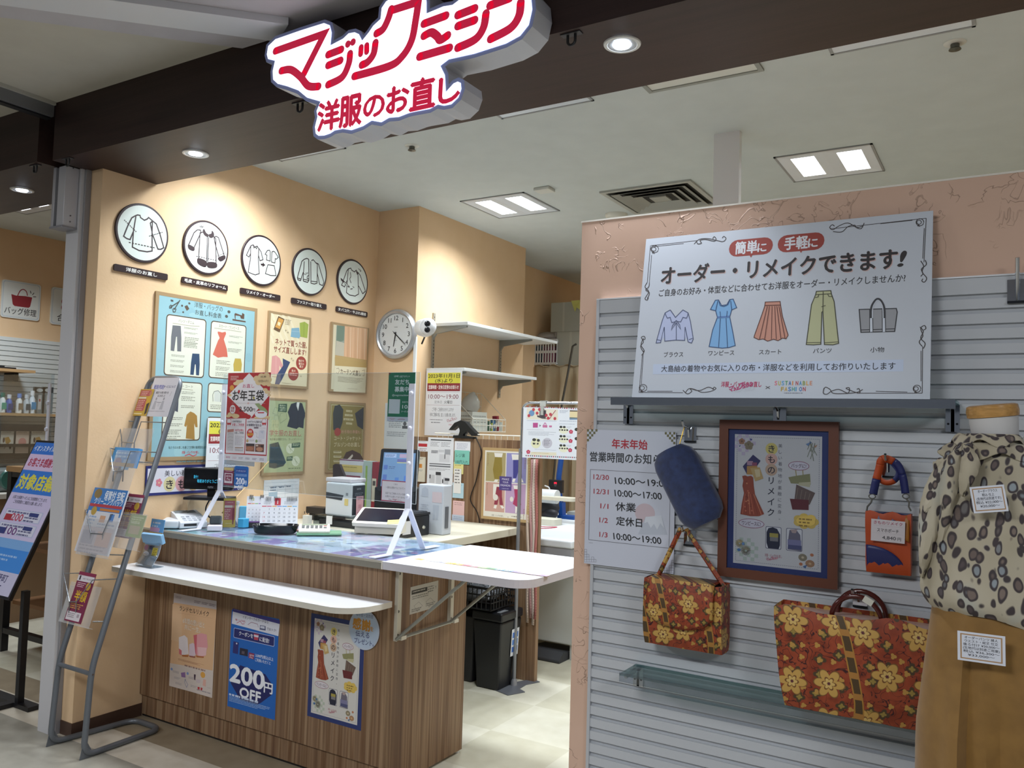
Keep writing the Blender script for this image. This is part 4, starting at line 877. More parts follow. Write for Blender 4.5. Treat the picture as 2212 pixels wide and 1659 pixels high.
# barcode scanner with its cord
b = P(1012, 940, y=YW+0.01); b.z = wz+0.0005
t = thing('barcode_scanner', 'black barcode scanner on a stand on top of the walnut panel', 'scanner', (b.x, b.y, b.z))
m = MB().prism([(-0.105,0),(0.055,0),(0.05,0.010),(-0.05,0.02),(-0.10,0.018)], fm((b.x, b.y+0.03, b.z), (1,0,0), (0,0,1)), 0, 0.06, BLACK); m.build('stand', t, bevel=0.004)
MB().prism([(-0.085,0.018),(-0.075,0.05),(-0.09,0.085),(-0.14,0.05),(-0.165,0.052),(-0.12,0.10),(-0.07,0.118),(-0.035,0.108),(0.0,0.075),(0.05,0.035),(0.055,0.018),(0.02,0.018),(-0.02,0.05),(-0.045,0.03),(-0.05,0.018)], fm((b.x+0.02, b.y+0.022, b.z), (1,0,0), (0,0,1)), 0, 0.044, pm('141518', 0.3)).build('scanner_head', t, bevel=0.006, seg=3)
cpts = [(1027,944),(1040,975),(1035,1005),(1028,1040),(1016,1078),(1030,1105),(1036,1130),(1032,1145),(1018,1160),(1013,1176)]
MB().tube(spline([P(x, y, y=YW-0.006) for x, y in cpts], 5), 0.0035, BLACK, 6).build('cord', t)
# tape measures hanging at the end of the panel
for i, (px, pyb, c, lb) in enumerate(((1143,1345,'c9b6a6','pale tape measure, leftmost of the hanging strands'), (1149,1335,'b98f8c','pinkish tape measure, second of the hanging strands'), (1154,1350,'d2c2b6','cream tape measure, third of the hanging strands'), (1159,1338,'b5706a','red edged tape measure, rightmost of the hanging strands'))):
    a = P(px-2+i, 992, y=YW-0.012-0.004*i); b2 = P(px-4, pyb, y=YW-0.012-0.004*i); m = MB(); n = 14; L = []
    for k in range(n+1):
        q = a.lerp(b2, k/n) + Vector((math.sin(k*0.9+i)*0.004, 0.001*math.sin(k*0.7), 0)); L.append([q+Vector((-0.009, 0, 0)), q+Vector((0.009, 0, 0))])
    m.ringf(L, pm(c, 0.6), closed=False)
    for k in range(60):
        q = a.lerp(b2, (k+0.5)/60) + Vector((math.sin((k+0.5)/60*n*0.9+i)*0.004, -0.0007, 0)); m.quad([q+Vector((0.002, 0, -0.001)), q+Vector((0.008, 0, -0.001)), q+Vector((0.008, 0, 0.001)), q+Vector((0.002, 0, 0.001))], '6d4540')
    m.build('tape_measure', label=lb, cat='tape measure', group='tape measures hanging on the panel', solid=0.0006)

# ================================================================== STAND WITH THE BAG POSTER
pb = P(1110, 1482, z=0); t = thing('poster_stand', 'grey floor stand with chrome hoop holding up the school bag poster', 'stand', (pb.x, pb.y, 0))
top = 1.70
MB().cyl((pb.x, pb.y, 0.006), (pb.x, pb.y, 1.42), 0.011, pm('85888d', 0.35, 0.4), 14).build('pole', t)
MB().lathe([(0.020, 0.005), (0.018, 0.03), (0.012, 0.045)], (pb.x, pb.y, 0), (0, 0, 1), pm('9a9da2', 0.35, 0.4)).build('socket', t)
fl = [P(*q, z=0) for q in ((1062,1489),(1097,1503),(1134,1496),(1122,1489),(1137,1480),(1166,1474),(1150,1468),(1118,1474),(1110,1476),(1080,1482))]
MB().prism([(q.x, q.y) for q in fl], Matrix.Identity(4), 0.0005, 0.005, pm('70737a', 0.45, 0.3)).build('base_plate', t)
hx1 = P(1260, 865, y=pb.y).x + 0.12
hoop = [(pb.x+0.006, pb.y, 1.40), (pb.x+0.006, pb.y, top-0.05)] + [(pb.x+0.006+0.05*(1-math.cos(a)), pb.y, top-0.05+0.05*math.sin(a)) for a in [PI/2*k/6 for k in range(1, 7)]] + [(hx1-0.05, pb.y, top)] + [(hx1-0.05+0.05*math.sin(a), pb.y, top-0.05+0.05*math.cos(a)) for a in [PI/2*k/6 for k in range(1, 7)]] + [(hx1, pb.y, 0.0), ]
MB().tube(hoop, 0.0085, CHROME, 10).build('hoop', t)
M, w, h = RY((1130,875), (1246,886), (1246,992), (1129,990), pb.y-0.016)
w = 0.42
A = Art(M, w, h, 0.003, 'd8dde4').view(1120, 850, 11.06)
for i in range(26):
    A.zp([(205+i*52,292+i*2.6),(235+i*52,294+i*2.6),(235+i*52,322+i*2.6),(205+i*52,320+i*2.6)], ['a8324a', '8f8a92', '7d2f40'][i % 3]); A.zp([(170+i*50,1468+i*2),(200+i*50,1470+i*2),(200+i*50,1500+i*2),(170+i*50,1498+i*2)], ['5d6a72', 'a8324a', '77737a'][i % 3])
A.zp([(200,350),(945,385),(940,640),(195,615)], 'd9d4c2'); A.ze(315, 470, 68, 72, '6a8fb6'); A.zp([(505,405),(660,400),(660,580),(500,575)], '4a4448'); A.zp([(440,520),(560,540),(690,610),(560,600),(450,560)], '4a4448')
for x, y in ((360,385), (250,530), (445,470), (500,380), (710,590), (870,600), (765,500), (665,520)): A.ze(x, y, 34, 38, 'b5404c')
A.zl([(740,610),(800,520),(890,400)], 1, 'a5384c'); A.zl([(560,400),(580,375),(605,375),(615,400)], 0.9, '3a3438')
A.zp([(1225,400),(1500,410),(1500,620),(1220,630)], 'd9c9a0'); A.zp([(1225,400),(1500,410),(1500,435),(1225,430)], '5a4a40'); A.zp([(1220,570),(1500,580),(1500,600),(1220,595)], '4d5f66'); A.zp([(1220,597),(1500,602),(1500,628),(1220,628)], '6f8fb0')
A.zg(200, 640, 910, 680, 1, '9aa3b4'); A.zg(985, 400, 1190, 480, 3, '9aa3b4', 2); A.zg(985, 650, 1390, 690, 1, '9aa3b4', 9); A.zg(970, 720, 1340, 755, 1, '9aa3b4', 12)
A.zp([(345,700),(465,700),(460,815),(345,815)], 'b04c86'); A.zp([(502,740),(540,768),(500,795)], '5d6a72'); A.zp([(578,750),(690,755),(690,815),(578,812)], 'c06f98'); A.zl([(605,750),(625,705),(650,710),(660,750)], 1, 'b04c86'); A.zp([(730,765),(800,765),(795,810),(732,808)], 'c06f98')
A.zg(200, 855, 600, 885, 1, 'a9a3ae', 3); A.zg(240, 905, 890, 1030, 4, 'a9aeb8', 4)
A.ze(415, 1190, 115, 120, 'd9d9b4'); A.ze(685, 1185, 120, 125, 'b9b8c2'); A.zg(610, 1110, 760, 1260, 4, '7f7e88', 6); A.zg(390, 1330, 900, 1370, 1, '9aa3b4', 7)
A.ze(375, 1105, 45, 36, '3b3d38'); A.ze(475, 1120, 36, 34, '3b3d38'); A.zp([(340,1175),(405,1180),(395,1220),(345,1218)], '3b3d38'); A.zp([(445,1180),(485,1185),(475,1222),(435,1215)], '3b3d38')
A.zp([(290,1395),(905,1410),(905,1485),(285,1470)], 'd9d3bc'); A.zg(320, 1410, 720, 1450, 1, 'b8a06a', 8)
for y in (890, 1110, 1330):
    A.ze(1080, y, 110, 75, 'dbdcc4')
    for x, dy, r in ((1015,-90,36), (1095,-88,34), (985,-20,20), (1045,-18,24), (1105,-15,22), (1165,-15,24), (1390,-30,50)): A.ze(x, y+dy, r, r*0.8, '34352f')
    A.zg(1150, y-100, 1260, y-50, 2, 'a9aeb8', y)
for x, y in ((235,1395), (1255,915), (1245,1135), (1235,1355)):
    for k in range(5): A.ze(x+26*math.cos(k*1.257+0.9), y+26*math.sin(k*1.257+0.9), 24, 26, 'b5405a')
    A.ze(x, y, 14, 15, 'd98a9a')
A.build('bag_poster', label='white poster of remade school bags with plum blossoms, on the chrome stand', cat='poster')
cx = P(1175, 870, y=pb.y).x
m = MB().box((cx-0.020, pb.y-0.014, top-0.05), (cx+0.020, pb.y-0.011, top+0.012), m_frost('clip_plastic', 'c5c8c2', 0.85)).box((cx-0.020, pb.y-0.014, top+0.0095), (cx+0.020, pb.y+0.014, top+0.013), m_frost('clip_plastic', 'c5c8c2', 0.85)).box((cx-0.010, pb.y-0.022, top-0.075), (cx+0.010, pb.y-0.0195, top-0.02), pm('a9aca6', 0.35))
m.build('hanging_clip', label='translucent clip hooked over the chrome hoop above the bag poster', cat='clip')

# ================================================================== BINS AND SHREDDER UNDER THE PANEL
def bin_(x0, y0, x1, y1, h, tap, mat, name, lb, cat, parent=None):
    m = MB(); z0 = 0.0
    b_ = [(x0+tap, y0+tap, z0), (x1-tap, y0+tap, z0), (x1-tap, y1-tap, z0), (x0+tap, y1-tap, z0)]; u = [(x0, y0, h), (x1, y0, h), (x1, y1, h), (x0, y1, h)]
    m.add(b_+u, [(3,2,1,0), (4,5,6,7)] + [(i, (i+1) % 4, 4+(i+1) % 4, 4+i) for i in range(4)], mat)
    return m.build(name, parent, lb, cat, bevel=0.012, seg=3)
t = thing('paper_shredder', 'black paper shredder bin standing against the walnut panel', 'shredder', (-2.63, 4.26, 0))
bin_(-2.745, 4.155, -2.545, 4.395, 0.40, 0.022, pm('131519', 0.35), 'bin', None, None, t)
m = MB().box((-2.752, 4.15, 0.401), (-2.538, 4.40, 0.455), pm('17191d', 0.3)).build('head', t, bevel=0.012, seg=3)
m = MB().box((-2.70, 4.2, 0.4552), (-2.60, 4.33, 0.462), pm('24262b', 0.3))
for k in range(8): m.box((-2.585, 4.17+k*0.011, 0.4553), (-2.56, 4.177+k*0.011, 0.4575), '8a8d92')
m.build('slot_panel', t)
A = Art(fm((-2.5440, 4.28, 0.34), (0, 1, -0.0), (0.05, 0, 1)), 0.085, 0.16, 0.0008, 'd5d8de')
for i, c in enumerate(('4a78c8', '5a88d0', '3a68b8')): A.rect(12, 24+i*50, 76, 38, c)
A.build('label', t, 'white label with blue pictures')
bin_(-2.985, 4.20, -2.765, 4.42, 0.40, 0.02, pm('2b2b2e', 0.5), 'waste_bin', 'dark grey waste bin left of the shredder', 'bin')
t = thing('black_basket', 'black slatted plastic basket lying on top of the shredder', 'basket', (-2.74, 4.26, 0.463))
m = MB(); bx0, by0, bx1, by1, z0, z1 = -2.99, 4.12, -2.60, 4.40, 0.472, 0.595
def side(m, a, b, z0, z1, nx, nz, mat, e=0.012):
    a, b = Vector(a), Vector(b); d = (b-a)
    for k in range(nz+1): zz = z0+(z1-z0)*k/nz; m.cyl((a.x, a.y, zz), (b.x, b.y, zz), 0.0045 if k < nz else 0.008, mat, 6)
    for k in range(nx+1): q = a+d*(k/nx); m.cyl((q.x, q.y, z0), (q.x, q.y, z1), 0.004, mat, 6)
side(m, (bx0, by0), (bx1, by0), z0, z1, 12, 3, BLACK); side(m, (bx1, by0), (bx1, by1), z0, z1, 9, 3, BLACK); side(m, (bx0, by0), (bx0, by1), z0, z1, 9, 3, BLACK); side(m, (bx0, by1), (bx1, by1), z0, z1, 12, 3, BLACK)
m.box((bx0, by0, z0-0.006), (bx1, by1, z0), BLACK); m.build('basket_body', t)
m = MB(); r = random.Random(5)
for k in range(420):
    a = Vector((r.uniform(bx0+0.03, bx1-0.03), r.uniform(by0+0.03, by1-0.03), 0)); u = (a.x-(bx0+bx1)/2)/0.2; v = (a.y-(by0+by1)/2)/0.14
    a.z = z0+0.05 + max(0, 1-u*u*0.8-v*v*0.8)*0.11*r.uniform(0.55, 1); d = Vector((r.uniform(-1, 1), r.uniform(-1, 1), r.uniform(-0.4, 0.5))).normalized()
    p = [a-d*0.03, a+Vector((0, 0, 0.008)), a+d*0.03]; w = d.cross(Vector((0, 0, 1))).normalized()*0.0022
    m.ringf([[q-w, q+w] for q in p], ['a9adb4', '8b9098', 'c2c6cb', '6f747c'][k % 4], closed=False, smooth=False)
m.ell(((bx0+bx1)/2, (by0+by1)/2, z0+0.072), (0.165, 0.11, 0.062), '7d828a'); m.build('shredded_paper', label='heap of grey shredded paper in the black basket', cat='shredded paper', kind='stuff')

# ================================================================== WORKROOM BEHIND THE PANEL
t = thing('pressing_table', 'white pressing table of the workroom seen right of the tape measures', 'table', (-2.85, 5.35, 0))
tx1 = -2.33
MB().box((-3.2, 4.62, 0.80), (tx1, 6.1, 0.85), pm('d5dade', 0.5)).build('tabletop', t, bevel=0.012, seg=3)
MB().box((-3.19, 4.63, 0.735), (tx1-0.01, 6.09, 0.799), pm('8f9094', 0.7)).build('pad', t)
MB().box((-3.1, 5.0, 0.10), (tx1-0.12, 6.0, 0.734), pm('c6cbc8', 0.45)).build('cabinet', t, bevel=0.01)
for x, y in ((-3.05, 5.05), (tx1-0.17, 5.05), (-3.05, 5.9), (tx1-0.17, 5.9)): MB().box((x-0.03, y-0.03, 0), (x+0.03, y+0.03, 0.10), pm('c6cbc8', 0.45)).build('leg', t)
MB().prism([(0, 0), (0.36, 0), (0.36, 0.02), (0.3, 0.06), (0.02, 0.03)], fm((tx1-0.26, 5.25, 0.001), (0, -1, 0), (0, 0, 1)), -0.05, 0.24, pm('3a3c40', 0.6)).build('foot_pedal', label='dark foot pedal on the floor beneath the pressing table', cat='pedal', bevel=0.006)
BLUE = pm('1e4f9c', 0.4, 0.2)
bx = P(1222, 1130, y=5.75); t = thing('pressing_arm', 'blue pressing machine column with a black control box on the white table', 'machine', (bx.x, 5.75, 0.8505))
def at(px, py, y=5.75): return P(px, py, y=y)
m = MB(); m.box((at(1210,1125).x, 5.70, 0.8505), (at(1246,1125).x, 5.80, 0.875), BLUE); m.prism([(at(1211,1128).x, 0.8505), (at(1220,1128).x, 0.8505), (at(1219,1085).x, at(1219,1085).z), (at(1213,1085).x, at(1213,1085).z)], fm((0, 5.74, 0), (1,0,0), (0,0,1)), -0.03, 0.03, BLUE)
m.tube([at(1212,1085), at(1207,1060), at(1207,1030), at(1213,985), at(1217,960)], 0.022, BLUE, 10); m.build('column', t)
c = at(1209, 1050); m = MB().box((at(1194,1036).x, 5.68, at(1209,1064).z), (at(1223,1036).x, 5.72, at(1209,1036).z), pm('15161a', 0.4)); m.build('control_box', t, bevel=0.006)
A = Art(fm((at(1194,1036).x, 5.6793, at(1209,1036).z), (1,0,0), (0,0,1)), at(1223,1036).x-at(1194,1036).x, 0.12, base=None); A.rect(42, 14, 20, 14, pm('d8203c', 0.4, 0, 1.0)); A.ell_(52, 34, 10, 10, '3d3f44'); A.greek(24, 70, 60, 1, 10, 'aeb2b8'); A.build('display', t)
MB().tube([at(1190,1048)+Vector((0,-0.1,0)), at(1198,1051)+Vector((0,-0.1,0)), at(1200,1054)+Vector((0,-0.1,0)), at(1199,1066)+Vector((0,-0.1,0))], 0.006, pm('d9dcde', 0.3), 8).build('thread_guide', t)
b = P(1185, 1072, y=5.5); MB().tube([(b.x-0.16, 5.5, b.z), (b.x+0.075, 5.5, b.z)], 0.052, pm('d5dade', 0.5), 20).build('fabric_roll', label='white cylindrical roll above the pressing table', cat='roll')
b = P(1222, 1078, y=5.45); MB().prism(rrect(b.x-0.3, -0.06, b.x+0.09, 0.06, 0.05, 6), fm((0, 5.45, b.z), (1,0,0), (0,1,0)), -0.012, 0.012, pm('cfcab8', 0.6)).build('sleeve_board', label='cream sleeve board sticking out under the white roll', cat='board', bevel=0.006)
b = P(1185, 1125, y=5.3); MB().prism(rrect(b.x-0.12, 5.22, b.x+0.09, 5.36, 0.03), Matrix.Identity(4), 0.851, 0.895, pm('cdccbc', 0.8)).build('folded_towel', label='cream folded towel on the white pressing table', cat='towel', bevel=0.015, seg=3)
MB().tube(spline([(b.x-0.05, 5.15, 0.8535), (b.x+0.06, 5.13, 0.8535), (b.x+0.135, 5.18, 0.8535), (b.x+0.11, 5.06, 0.8535), (b.x-0.02, 4.98, 0.8535), (b.x-0.12, 5.0, 0.8535)], 6), 0.0025, pm('b5384e', 0.6), 6).build('red_cord', label='loose red cord lying on the pressing table', cat='cord')
m = MB(); b = P(1180, 1098, y=5.62); m.ell((b.x-0.02, 5.62, 0.8505+0.085), (0.13, 0.09, 0.083), '23252c'); m.ell((b.x+0.05, 5.58, 0.8505+0.045), (0.07, 0.06, 0.043), '343640'); m.build('dark_cloth', label='heap of dark cloth behind the folded towel', cat='cloth')
MB().box((P(1225,1105,y=5.85).x, 5.85, 0.8505), (P(1250,1105,y=5.85).x, 6.0, P(1225,1105,y=5.85).z), pm('9fa3a0', 0.5)).build('grey_box', label='small grey box at the back right of the pressing table', cat='box')
# draped shelf, boxes and basket at the back
YC = 6.75
def at2(px, py, y=YC): return P(px, py, y=y)
m = MB(); x0, x1 = -3.84, at2(1250,900).x+0.4; zt = at2(1190,790).z
n, k = 40, 14; L = []
for i in range(k+1):
    z = zt*(1-i/k); f = min(1, i/4); L.append([Vector((x0+(x1-x0)*j/n, YC + f*(0.03*math.sin(j*0.8+i*0.12)+0.018*math.sin(j*1.7+1+i*0.3)), z)) for j in range(n+1)])
m.ringf(L, pm('a8987c', 0.85), closed=False); m.ringf([[Vector((x0+(x1-x0)*j/n, yy, zt+0.012*math.sin(j*0.9)*(1 if yy < YC+0.1 else 0))) for j in range(n+1)] for yy in (YC+0.65, YC+0.04, YC-0.005)], pm('b0a084', 0.85), closed=False)
m.build('dust_cover', label='beige cloth draped over the shelves at the back of the workroom', cat='cloth', solid=0.004)
def box_at(p0, p1, y, dep, c, lb, name='storage_box', cat='box'):
    a, b = at2(*p0, y=y), at2(*p1, y=y); m = MB().box((a.x, y, b.z), (b.x, y+dep, a.z), pm(c, 0.6))
    m.box(((a.x+b.x)/2-0.012, y-0.0008, b.z), ((a.x+b.x)/2+0.012, y+0.0002, a.z), pm('b9bcb2', 0.5)); return m.build(name, label=lb, cat=cat, bevel=0.004)
b1 = box_at((1203,717), (1262,789), 6.80, 0.5, 'aeb1a8', 'grey green carton standing on the beige cloth')
z1 = at2(1203, 717, y=6.8).z; a, b = at2(1192, 655, y=6.80), at2(1262, 717, y=6.80)
m = MB().box((a.x, 6.79, z1+0.001), (b.x, 7.3, a.z), pm('a6a9a0', 0.6)); m.box(((a.x+b.x)/2-0.05, 6.7893, z1+0.001), ((a.x+b.x)/2-0.03, 6.7903, a.z), pm('b5b8ae', 0.5)); m.build('storage_box', label='grey green carton on top of the lower carton, a yellow cloth on it', cat='box', bevel=0.004)
q = [at2(1234,650,y=6.785), at2(1256,648,y=6.785), at2(1256,672,y=6.78), at2(1246,664,y=6.775), at2(1242,673,y=6.775), at2(1238,662,y=6.78)]
MB().quad(q, pm('c9c972', 0.7)).build('yellow_cloth', label='yellow cloth hanging over the edge of the top carton', cat='cloth', solid=0.006)
a, b = at2(1133, 735, y=6.76), at2(1200, 786, y=6.76); t = thing('laundry_basket', 'white slotted laundry basket in a clear bag, next to the cartons', 'basket', ((a.x+b.x)/2, 6.9, b.z))
m = MB(); W = pm('d3d7da', 0.4); hh = a.z-b.z
for k in range(13): xx = a.x+(b.x-a.x)*k/12; m.box((xx-0.006, 6.77, b.z+0.001), (xx+0.006, 6.776, a.z), W); 
for zz in (0.02, 0.5, 0.97): m.box((a.x, 6.768, b.z+hh*zz-0.012), (b.x, 6.777, b.z+hh*zz+0.012), W)
for yy in (6.77, 7.05):
    m.box((b.x-0.006, yy, b.z+0.001), (b.x, yy+0.012, a.z), W)
m.box((a.x, 6.78, b.z+0.001), (b.x, 7.06, b.z+0.01), W); m.box((b.x-0.004, 6.77, a.z-0.03), (b.x, 7.06, a.z), W); m.build('basket_frame', t)
m = MB().box((a.x+0.02, 6.79, b.z+0.012), ((a.x+b.x)/2, 7.03, a.z-0.05), '4f6878').box(((a.x+b.x)/2+0.002, 6.79, b.z+0.012), (b.x-0.03, 7.03, a.z-0.06), '9a5a70'); m.build('folded_clothes', label='blue and plum folded clothes inside the slotted laundry basket', cat='clothes', bevel=0.02)
m = MB(); m.ell(((a.x+b.x)/2+0.02, 6.9, a.z+0.03), ((b.x-a.x)*0.42, 0.12, 0.06), m_frost('bag_film', 'dfe3e6', 0.5)); m.ell((b.x-0.03, 6.86, a.z+0.07), (0.04, 0.05, 0.075), m_frost('bag_film', 'dfe3e6', 0.5)); m.build('bag_film', t, 'crumpled clear bag film')
MB().tube([at2(1245,743,y=6.6), at2(1237,748,y=6.6), at2(1226,810,y=6.55), at2(1214,870,y=6.5), at2(1200,985,y=6.45), at2(1188,1120,y=6.4), Vector((at2(1188,1120,y=6.4).x-0.04, 6.38, 0.001))], 0.010, pm('4d4b46', 0.4, 0.4), 8).build('metal_rod', label='thin dark rod leaning on the beige cloth', cat='rod')
MB().box((-4.09, 6.6, 0), (-3.90, 7.0, at2(1185,660,y=6.6).z), pm('c19f70', 0.7)).build('cardboard', label='tan cardboard panel against the wall behind the column', cat='cardboard') if False else None

# ================================================================== SERVICE COUNTER
ZT, YC0, XR = 0.968, 2.735, -2.236
t = thing('service_counter', 'walnut laminate service counter with grey edged top against the left wall', 'counter', (-3.05, 3.0, 0)); COUNTER = t
MB().box((XL+0.002, YC0, 0.115), (XR, YC0+0.02, 0.9395), WOOD).build('front_panel', t)
MB().box((XL+0.002, YC0+0.015, 0.012), (XR-0.003, YC0+0.035, 0.114), WOOD).build('kick_panel', t)
MB().box((XL+0.002, YC0+0.022, 0.0), (XR-0.01, YC0+0.034, 0.011), pm('1a1512', 0.7)).build('plinth_gap', t)
MB().box((XR-0.022, YC0+0.021, 0.012), (XR, 3.323, 0.9395), WOOD).build('side_panel', t)
MB().cyl((XR-0.012, 3.30, 0), (XR-0.012, 3.30, 0.0115), 0.012, pm('c9cac6', 0.4), 12).build('foot', t)
MB().box((XL+0.002, 2.715, 0.9405), (-2.252, 3.358, ZT-0.004), pm('cfc8b8', 0.35)).build('top', t)
MB().prism([(0.0, 0.0), (0.014, 0.0), (0.014, 0.0335), (0.006, 0.0335), (0.0, 0.026)], fm((XL+0.002, 2.7005, 0.9395), (0, 1, 0), (0, 0, 1)), 0, -0.002+(-2.252-XL), pm('8f8b80', 0.35, 0.25)).build('edge_trim', t)
MB().box((-2.2515, 2.7005, 0.9395), (-2.2455, 2.716, ZT+0.004), pm('e2ddd2', 0.4)).box((-2.2515, 2.716, 0.9395), (-2.2475, 3.358, ZT+0.002), pm('9a978d', 0.35, 0.2)).build('end_strip', t)
# printed sheets under the clear desk mat
A = Art(fm((XL+0.02, 3.35, ZT-0.0035), (1, 0, 0), (0, 1, 0)), 1.588, 0.625, base=None, units=1000, step=0.00008); r = random.Random(11)
A.rect(0, 0, 1000, A.H, pm('c2cbd6', 0.3))
pal = ['d3dbe8', 'b9c6dc', 'a9bcd8', 'c9b6d2', '8fb3b8', 'd8c3d0', 'e0e4ea', '6f86ae', '9a86b8', 'd9d2c0', 'b3d0d4', 'c98aa8', '7da0b0']
for gy in range(3):
    for gx in range(9):
        x, y = gx*110+r.uniform(0, 10)+8, gy*130+r.uniform(0, 8)+6; w, h = r.uniform(86, 104), r.uniform(100, 122); c = r.choice(pal[:9]); A.rect(x, y, w, h, pm(c, 0.3))
        for k in range(7): A.rect(x+r.uniform(0, w*0.7), y+r.uniform(0, h*0.8), r.uniform(8, w*0.3), r.uniform(6, h*0.2), pm(r.choice(pal), 0.3))
        if gx % 2: A.greek(x+8, y+10, w-20, 4, 11, pm('5f6c86', 0.3), seed=gx)
A.build('printed_sheets', t, 'colourful printed sheets')
MB().box((XL+0.012, 2.722, ZT-0.0005), (-2.256, 3.352, ZT+0.0015), m_clear('desk_mat', 'f6fafc', 0.05, 0.04)).build('desk_mat', t, 'clear desk mat')

# ---- white shelf on the counter front
sh = [(-3.80, YC0-0.001)] + [(-3.80, 2.515)] + arc((-3.785, 2.51), 0.015, 180, 270, 3) + arc((-2.36, 2.64), 0.145, -90, -15, 8) + [(-2.212, 2.66), (-2.212, YC0-0.001)]
MB().prism([(a, b) for a, b in sh], Matrix.Identity(4), 0.782, 0.806, pm('e4e5ea', 0.25), pm('d3cec2', 0.45)).build('counter_shelf', label='narrow white shelf with rounded corner fixed to the counter front', cat='shelf', bevel=0.0015)
# ---- hinged flap table
t = thing('flap_table', 'white folding flap table hinged to the right end of the counter', 'table', (XR+0.35, 3.0, 0.62))
fl = [(XR-0.008, 2.700), ] + arc((-1.64, 2.79), 0.09, -90, 0, 8) + arc((-1.61, 3.29), 0.06, 0, 90, 6) + [(XR-0.008, 3.35)]
MB().prism(fl, Matrix.Identity(4), 0.940, 0.972, pm('e6e8ee', 0.25), pm('c9c6cc', 0.45)).build('tabletop', t, bevel=0.002)
IV = pm('cfcabb', 0.4, 0.1)
for yy in (2.800, 3.190):
    m = MB().box((XR+0.0005, yy-0.022, 0.63), (XR+0.004, yy+0.022, 0.9395), IV).box((XR+0.004, yy-0.022, 0.63), (XR+0.018, yy-0.018, 0.9395), IV)
    for z in (0.91, 0.75, 0.65): m.cyl((XR+0.004, yy, z), (XR+0.007, yy, z), 0.006, pm('55544e', 0.35, 0.5), 8)
    m.box((XR+0.004, yy-0.004, 0.632), (XR+0.03, yy+0.03, 0.648), pm('dcd8cb', 0.4)); m.build('bracket', t)
for yy in (2.772, 3.165): MB().cyl((XR+0.022, yy, 0.642), (-1.86, yy, 0.9395), 0.0075, pm('8e8f88', 0.35, 0.4), 8).build('stay', t)
MB().cyl((XR+0.022, 2.772, 0.642), (XR+0.022, 3.20, 0.642), 0.0075, pm('8e8f88', 0.35, 0.4), 8).build('rod', t)
A = Art(fm(P(904, 1206, z=0.9724), P(1188, 1244, z=0.9724)-P(904, 1206, z=0.9724), (0.05, 1, 0)), (P(1188, 1244, z=0.9724)-P(904, 1206, z=0.9724)).length, 0.030, 0.0001, 'e0c060')
for i, c in enumerate(('e3c04a', 'c3c4d6', 'b9bcd2', 'c6c8da', 'e3b840', 'dda83c', 'd98a8c', 'cf8a9c', '9cc08c', '86b07c', '7fa6cc', '6f96c2', 'b9a8d6', 'c2b0dc', 'bda6d2', 'cdb2d8')): A.rect(i*6.25, 0, 6.3, A.H, c); A.greek(i*6.25+0.6, 1, 5, 2, A.H/2.4, 'f0ead8' if i % 3 else '8a84a0', seed=i)
A.build('sticker_strip', t, 'colourful sticker strip')
M, w, h = RX((888,1268), (947,1254), (945,1311), (884,1328), XR+0.0012)
A = Art(M, w, h, 0.0008, 'bcb9b0'); H = A.H; A.rect(4, 8, 56, 9, '33322f'); A.greek(8, 10.5, 44, 1, 5, 'b9b6ac'); A.greek(62, 8, 22, 3, 5, '6b6a66', seed=3); A.text('Y', 91, 13, 9, '3a3936'); A.greek(6, 21, 60, 2, 4.5, '77756f', seed=4)
for x0, y0 in ((14, 36), (56, 34)): A.line([(x0, y0+6), (x0+16, y0), (x0+30, y0+10), (x0+12, y0+20), (x0, y0+6)], 0.7, '7d7b75'); A.line([(x0+12, y0+20), (x0+16, y0+12)], 0.7, '7d7b75')
A.greek(6, H-10, 34, 2, 4, '77756f', seed=6); A.greek(56, H-14, 34, 2, 4, '77756f', seed=7)
A.build('instruction_label', label='printed instruction label on the side of the counter under the flap table', cat='label')

